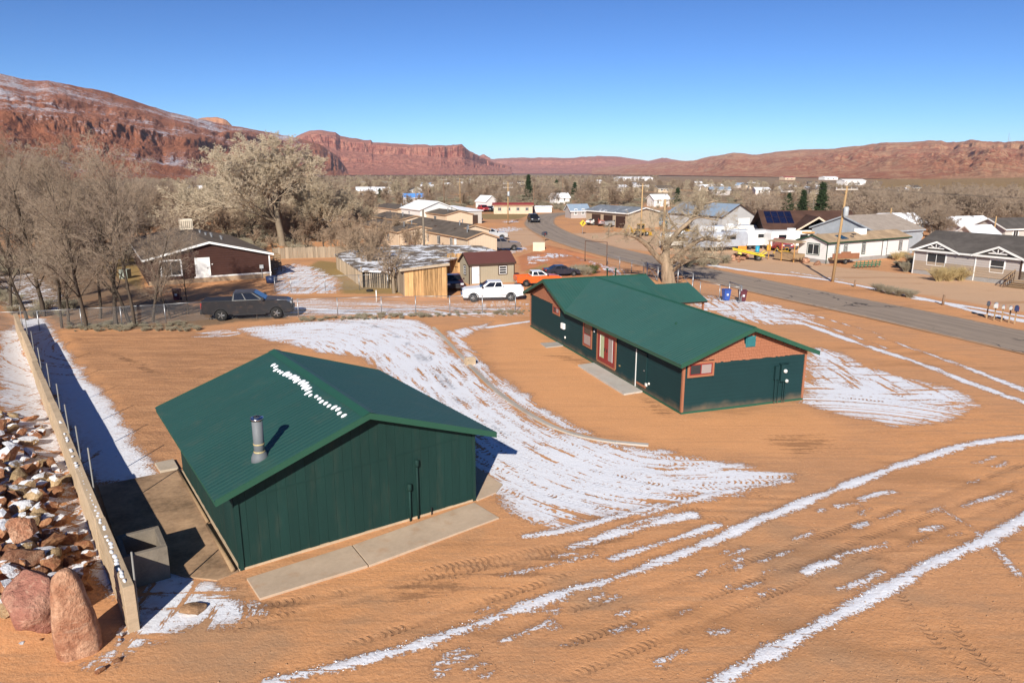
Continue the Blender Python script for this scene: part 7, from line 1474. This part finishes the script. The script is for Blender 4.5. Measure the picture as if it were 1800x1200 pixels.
for u, v, h, lab in ((1657,536,.9,'short dark timber stump post beside the far verge'),(1502,504,.7,'low wooden stake on the far verge')): o = MB().tube((0,0,-.2),(.03,0,h),.12,.1,8).build('timber_post', POLE_D, None, True); o.location = G(u, v); tag(o, lab, 'post')
p = G(947,441); o = MB().box(-.9,.9,-.5,.5,0,1.3).build('pump_box', mat('cream_box', (.6,.5,.38), .8, .2), None, bevel=.03); o.location = p; tag(o, 'cream box cabinet on the snow by the red mound', 'cabinet')
m = MB().lathe([(.16,.0),(.33,.0),(.36,.08),(.33,.18),(.16,.18)], 16); o = m.build('tyre', BLACK, None, True); o.location = G(650,512); tag(o, 'black tyre lying on the yard grass', 'tyre')
o = MB().lathe([(.02,0),(.14,.05),(.18,.16),(.14,.27),(.02,.32)], 12).build('white_ball', WHITE, None, True); o.location = G(617,483); tag(o, 'white ball on the grassy yard slope', 'ball')
o = MB().tube((0,0,0),(0,0,1.1),.05,n=8).build('white_pipe', WHITE, None, True); o.location = G(662,531); tag(o, 'short white pipe standing in the snowy driveway', 'pipe')
# wire fence of the paddock beyond the grey house
pg = chain_fence('paddock_fence', 'low post-and-wire paddock fence beyond the grey house', [(1600,452),(1640,444),(1690,438),(1740,434),(1800,430),(1860,426)], 1.2, False)
# antenna on the ridge
an = thing('radio_mast', 'thin radio mast on the crest of the red hills', 'mast', tuple(AT(1772,250,2780)), 0); MB().tube((0,0,-8),(0,0,34),.9,.5,6).build('mast', STEEL, an); MB().tube((6,0,-6),(6,0,16),.7,.4,6).build('mast', STEEL, an)
# clods, pebbles and snow lumps
def lumps(name, pts, smin, smax, m, label, seed, squash=.6):
    r = np.random.default_rng(seed); base = np.array([(1,0,0),(-1,0,0),(0,1,0),(0,-1,0),(0,0,1),(0,0,-1)], float); fs = np.array([(0,2,4),(2,1,4),(1,3,4),(3,0,4),(2,0,5),(1,2,5),(3,1,5),(0,3,5)]); V = []; F_ = []
    for i, (x, y, z) in enumerate(pts):
        s_ = smin*(smax/smin)**r.random()**1.6; a = r.uniform(0,6.28); b = base*s_*r.uniform(.7,1.25,(6,3)); b[:,2] *= squash; c0, s0 = math.cos(a), math.sin(a); V.append(np.stack([b[:,0]*c0-b[:,1]*s0+x, b[:,0]*s0+b[:,1]*c0+y, b[:,2]+z+s_*.15], 1)); F_.append(fs+i*6)
    o = link(name, np_mesh(name, np.concatenate(V), np.concatenate(F_)), m); stuff(o); o['label'] = label; return o
lr = random.Random(8); pts = []
for Wl, n in ((W1, 300), (W2, 110)):
    for _ in range(n):
        i = lr.randrange(len(Wl)-1); t = lr.random(); p = Wl[i]*(1-t)+Wl[i+1]*t; d = Wl[i+1]-Wl[i]; d = d/np.linalg.norm(d); o_ = abs(lr.gauss(0,.07))+.13; nn = np.array([-d[1], d[0]])*(o_ if lr.random() < .75 else -o_); q = p+nn; pts.append((q[0], q[1], ground_z(q[0], q[1])))
lumps('snow_clods', pts, .008, .034, SNOWM, 'crumbly snow lumps along the ploughed windrows', 1)
pts = []
for _ in range(4200):
    y = 13.3+13*lr.random()**1.5; x = lr.uniform(-13.5, 20)*(.4+y/30)
    if vnoise(np.array([x*.5]), np.array([y*.5]))[0] < .42: continue
    l = gl(0,0); dx, dy = x+8.046, y-18.977; lx = math.sin(.966)*dx+math.cos(.966)*dy; ly = -math.cos(.966)*dx+math.sin(.966)*dy
    if -3.3 < lx < 8.9 and -2.1 < ly < 9.5: continue
    pts.append((x, y, ground_z(x, y)))
lumps('pebbles', pts, .010, .045, mat('mixed_gravel', (.36,.22,.13), .95, .1, 0, .6, 3), 'loose pebbles and clods on the bare dirt', 2)
# ================================================================== HAZE
hz = MB().box(float(gx[0])-60, float(gx[-1])+60, float(gy[0])-60, float(gy[-1])+60, -8.0, 290.0).build('haze', None)
hm = bpy.data.materials.new('thin_valley_haze'); hm.use_nodes = True; hn = hm.node_tree; hn.nodes.clear()
ho = hn.nodes.new('ShaderNodeOutputMaterial'); pv = hn.nodes.new('ShaderNodeVolumePrincipled'); pv.inputs['Color'].default_value = (.74,.80,1,1); pv.inputs['Density'].default_value = 4.2e-5; pv.inputs['Anisotropy'].default_value = .0
hn.links.new(pv.outputs[0], ho.inputs['Volume']); hz.data.materials.append(hm); stuff(hz); hz['label'] = 'thin blue haze over the valley'  # HAZE
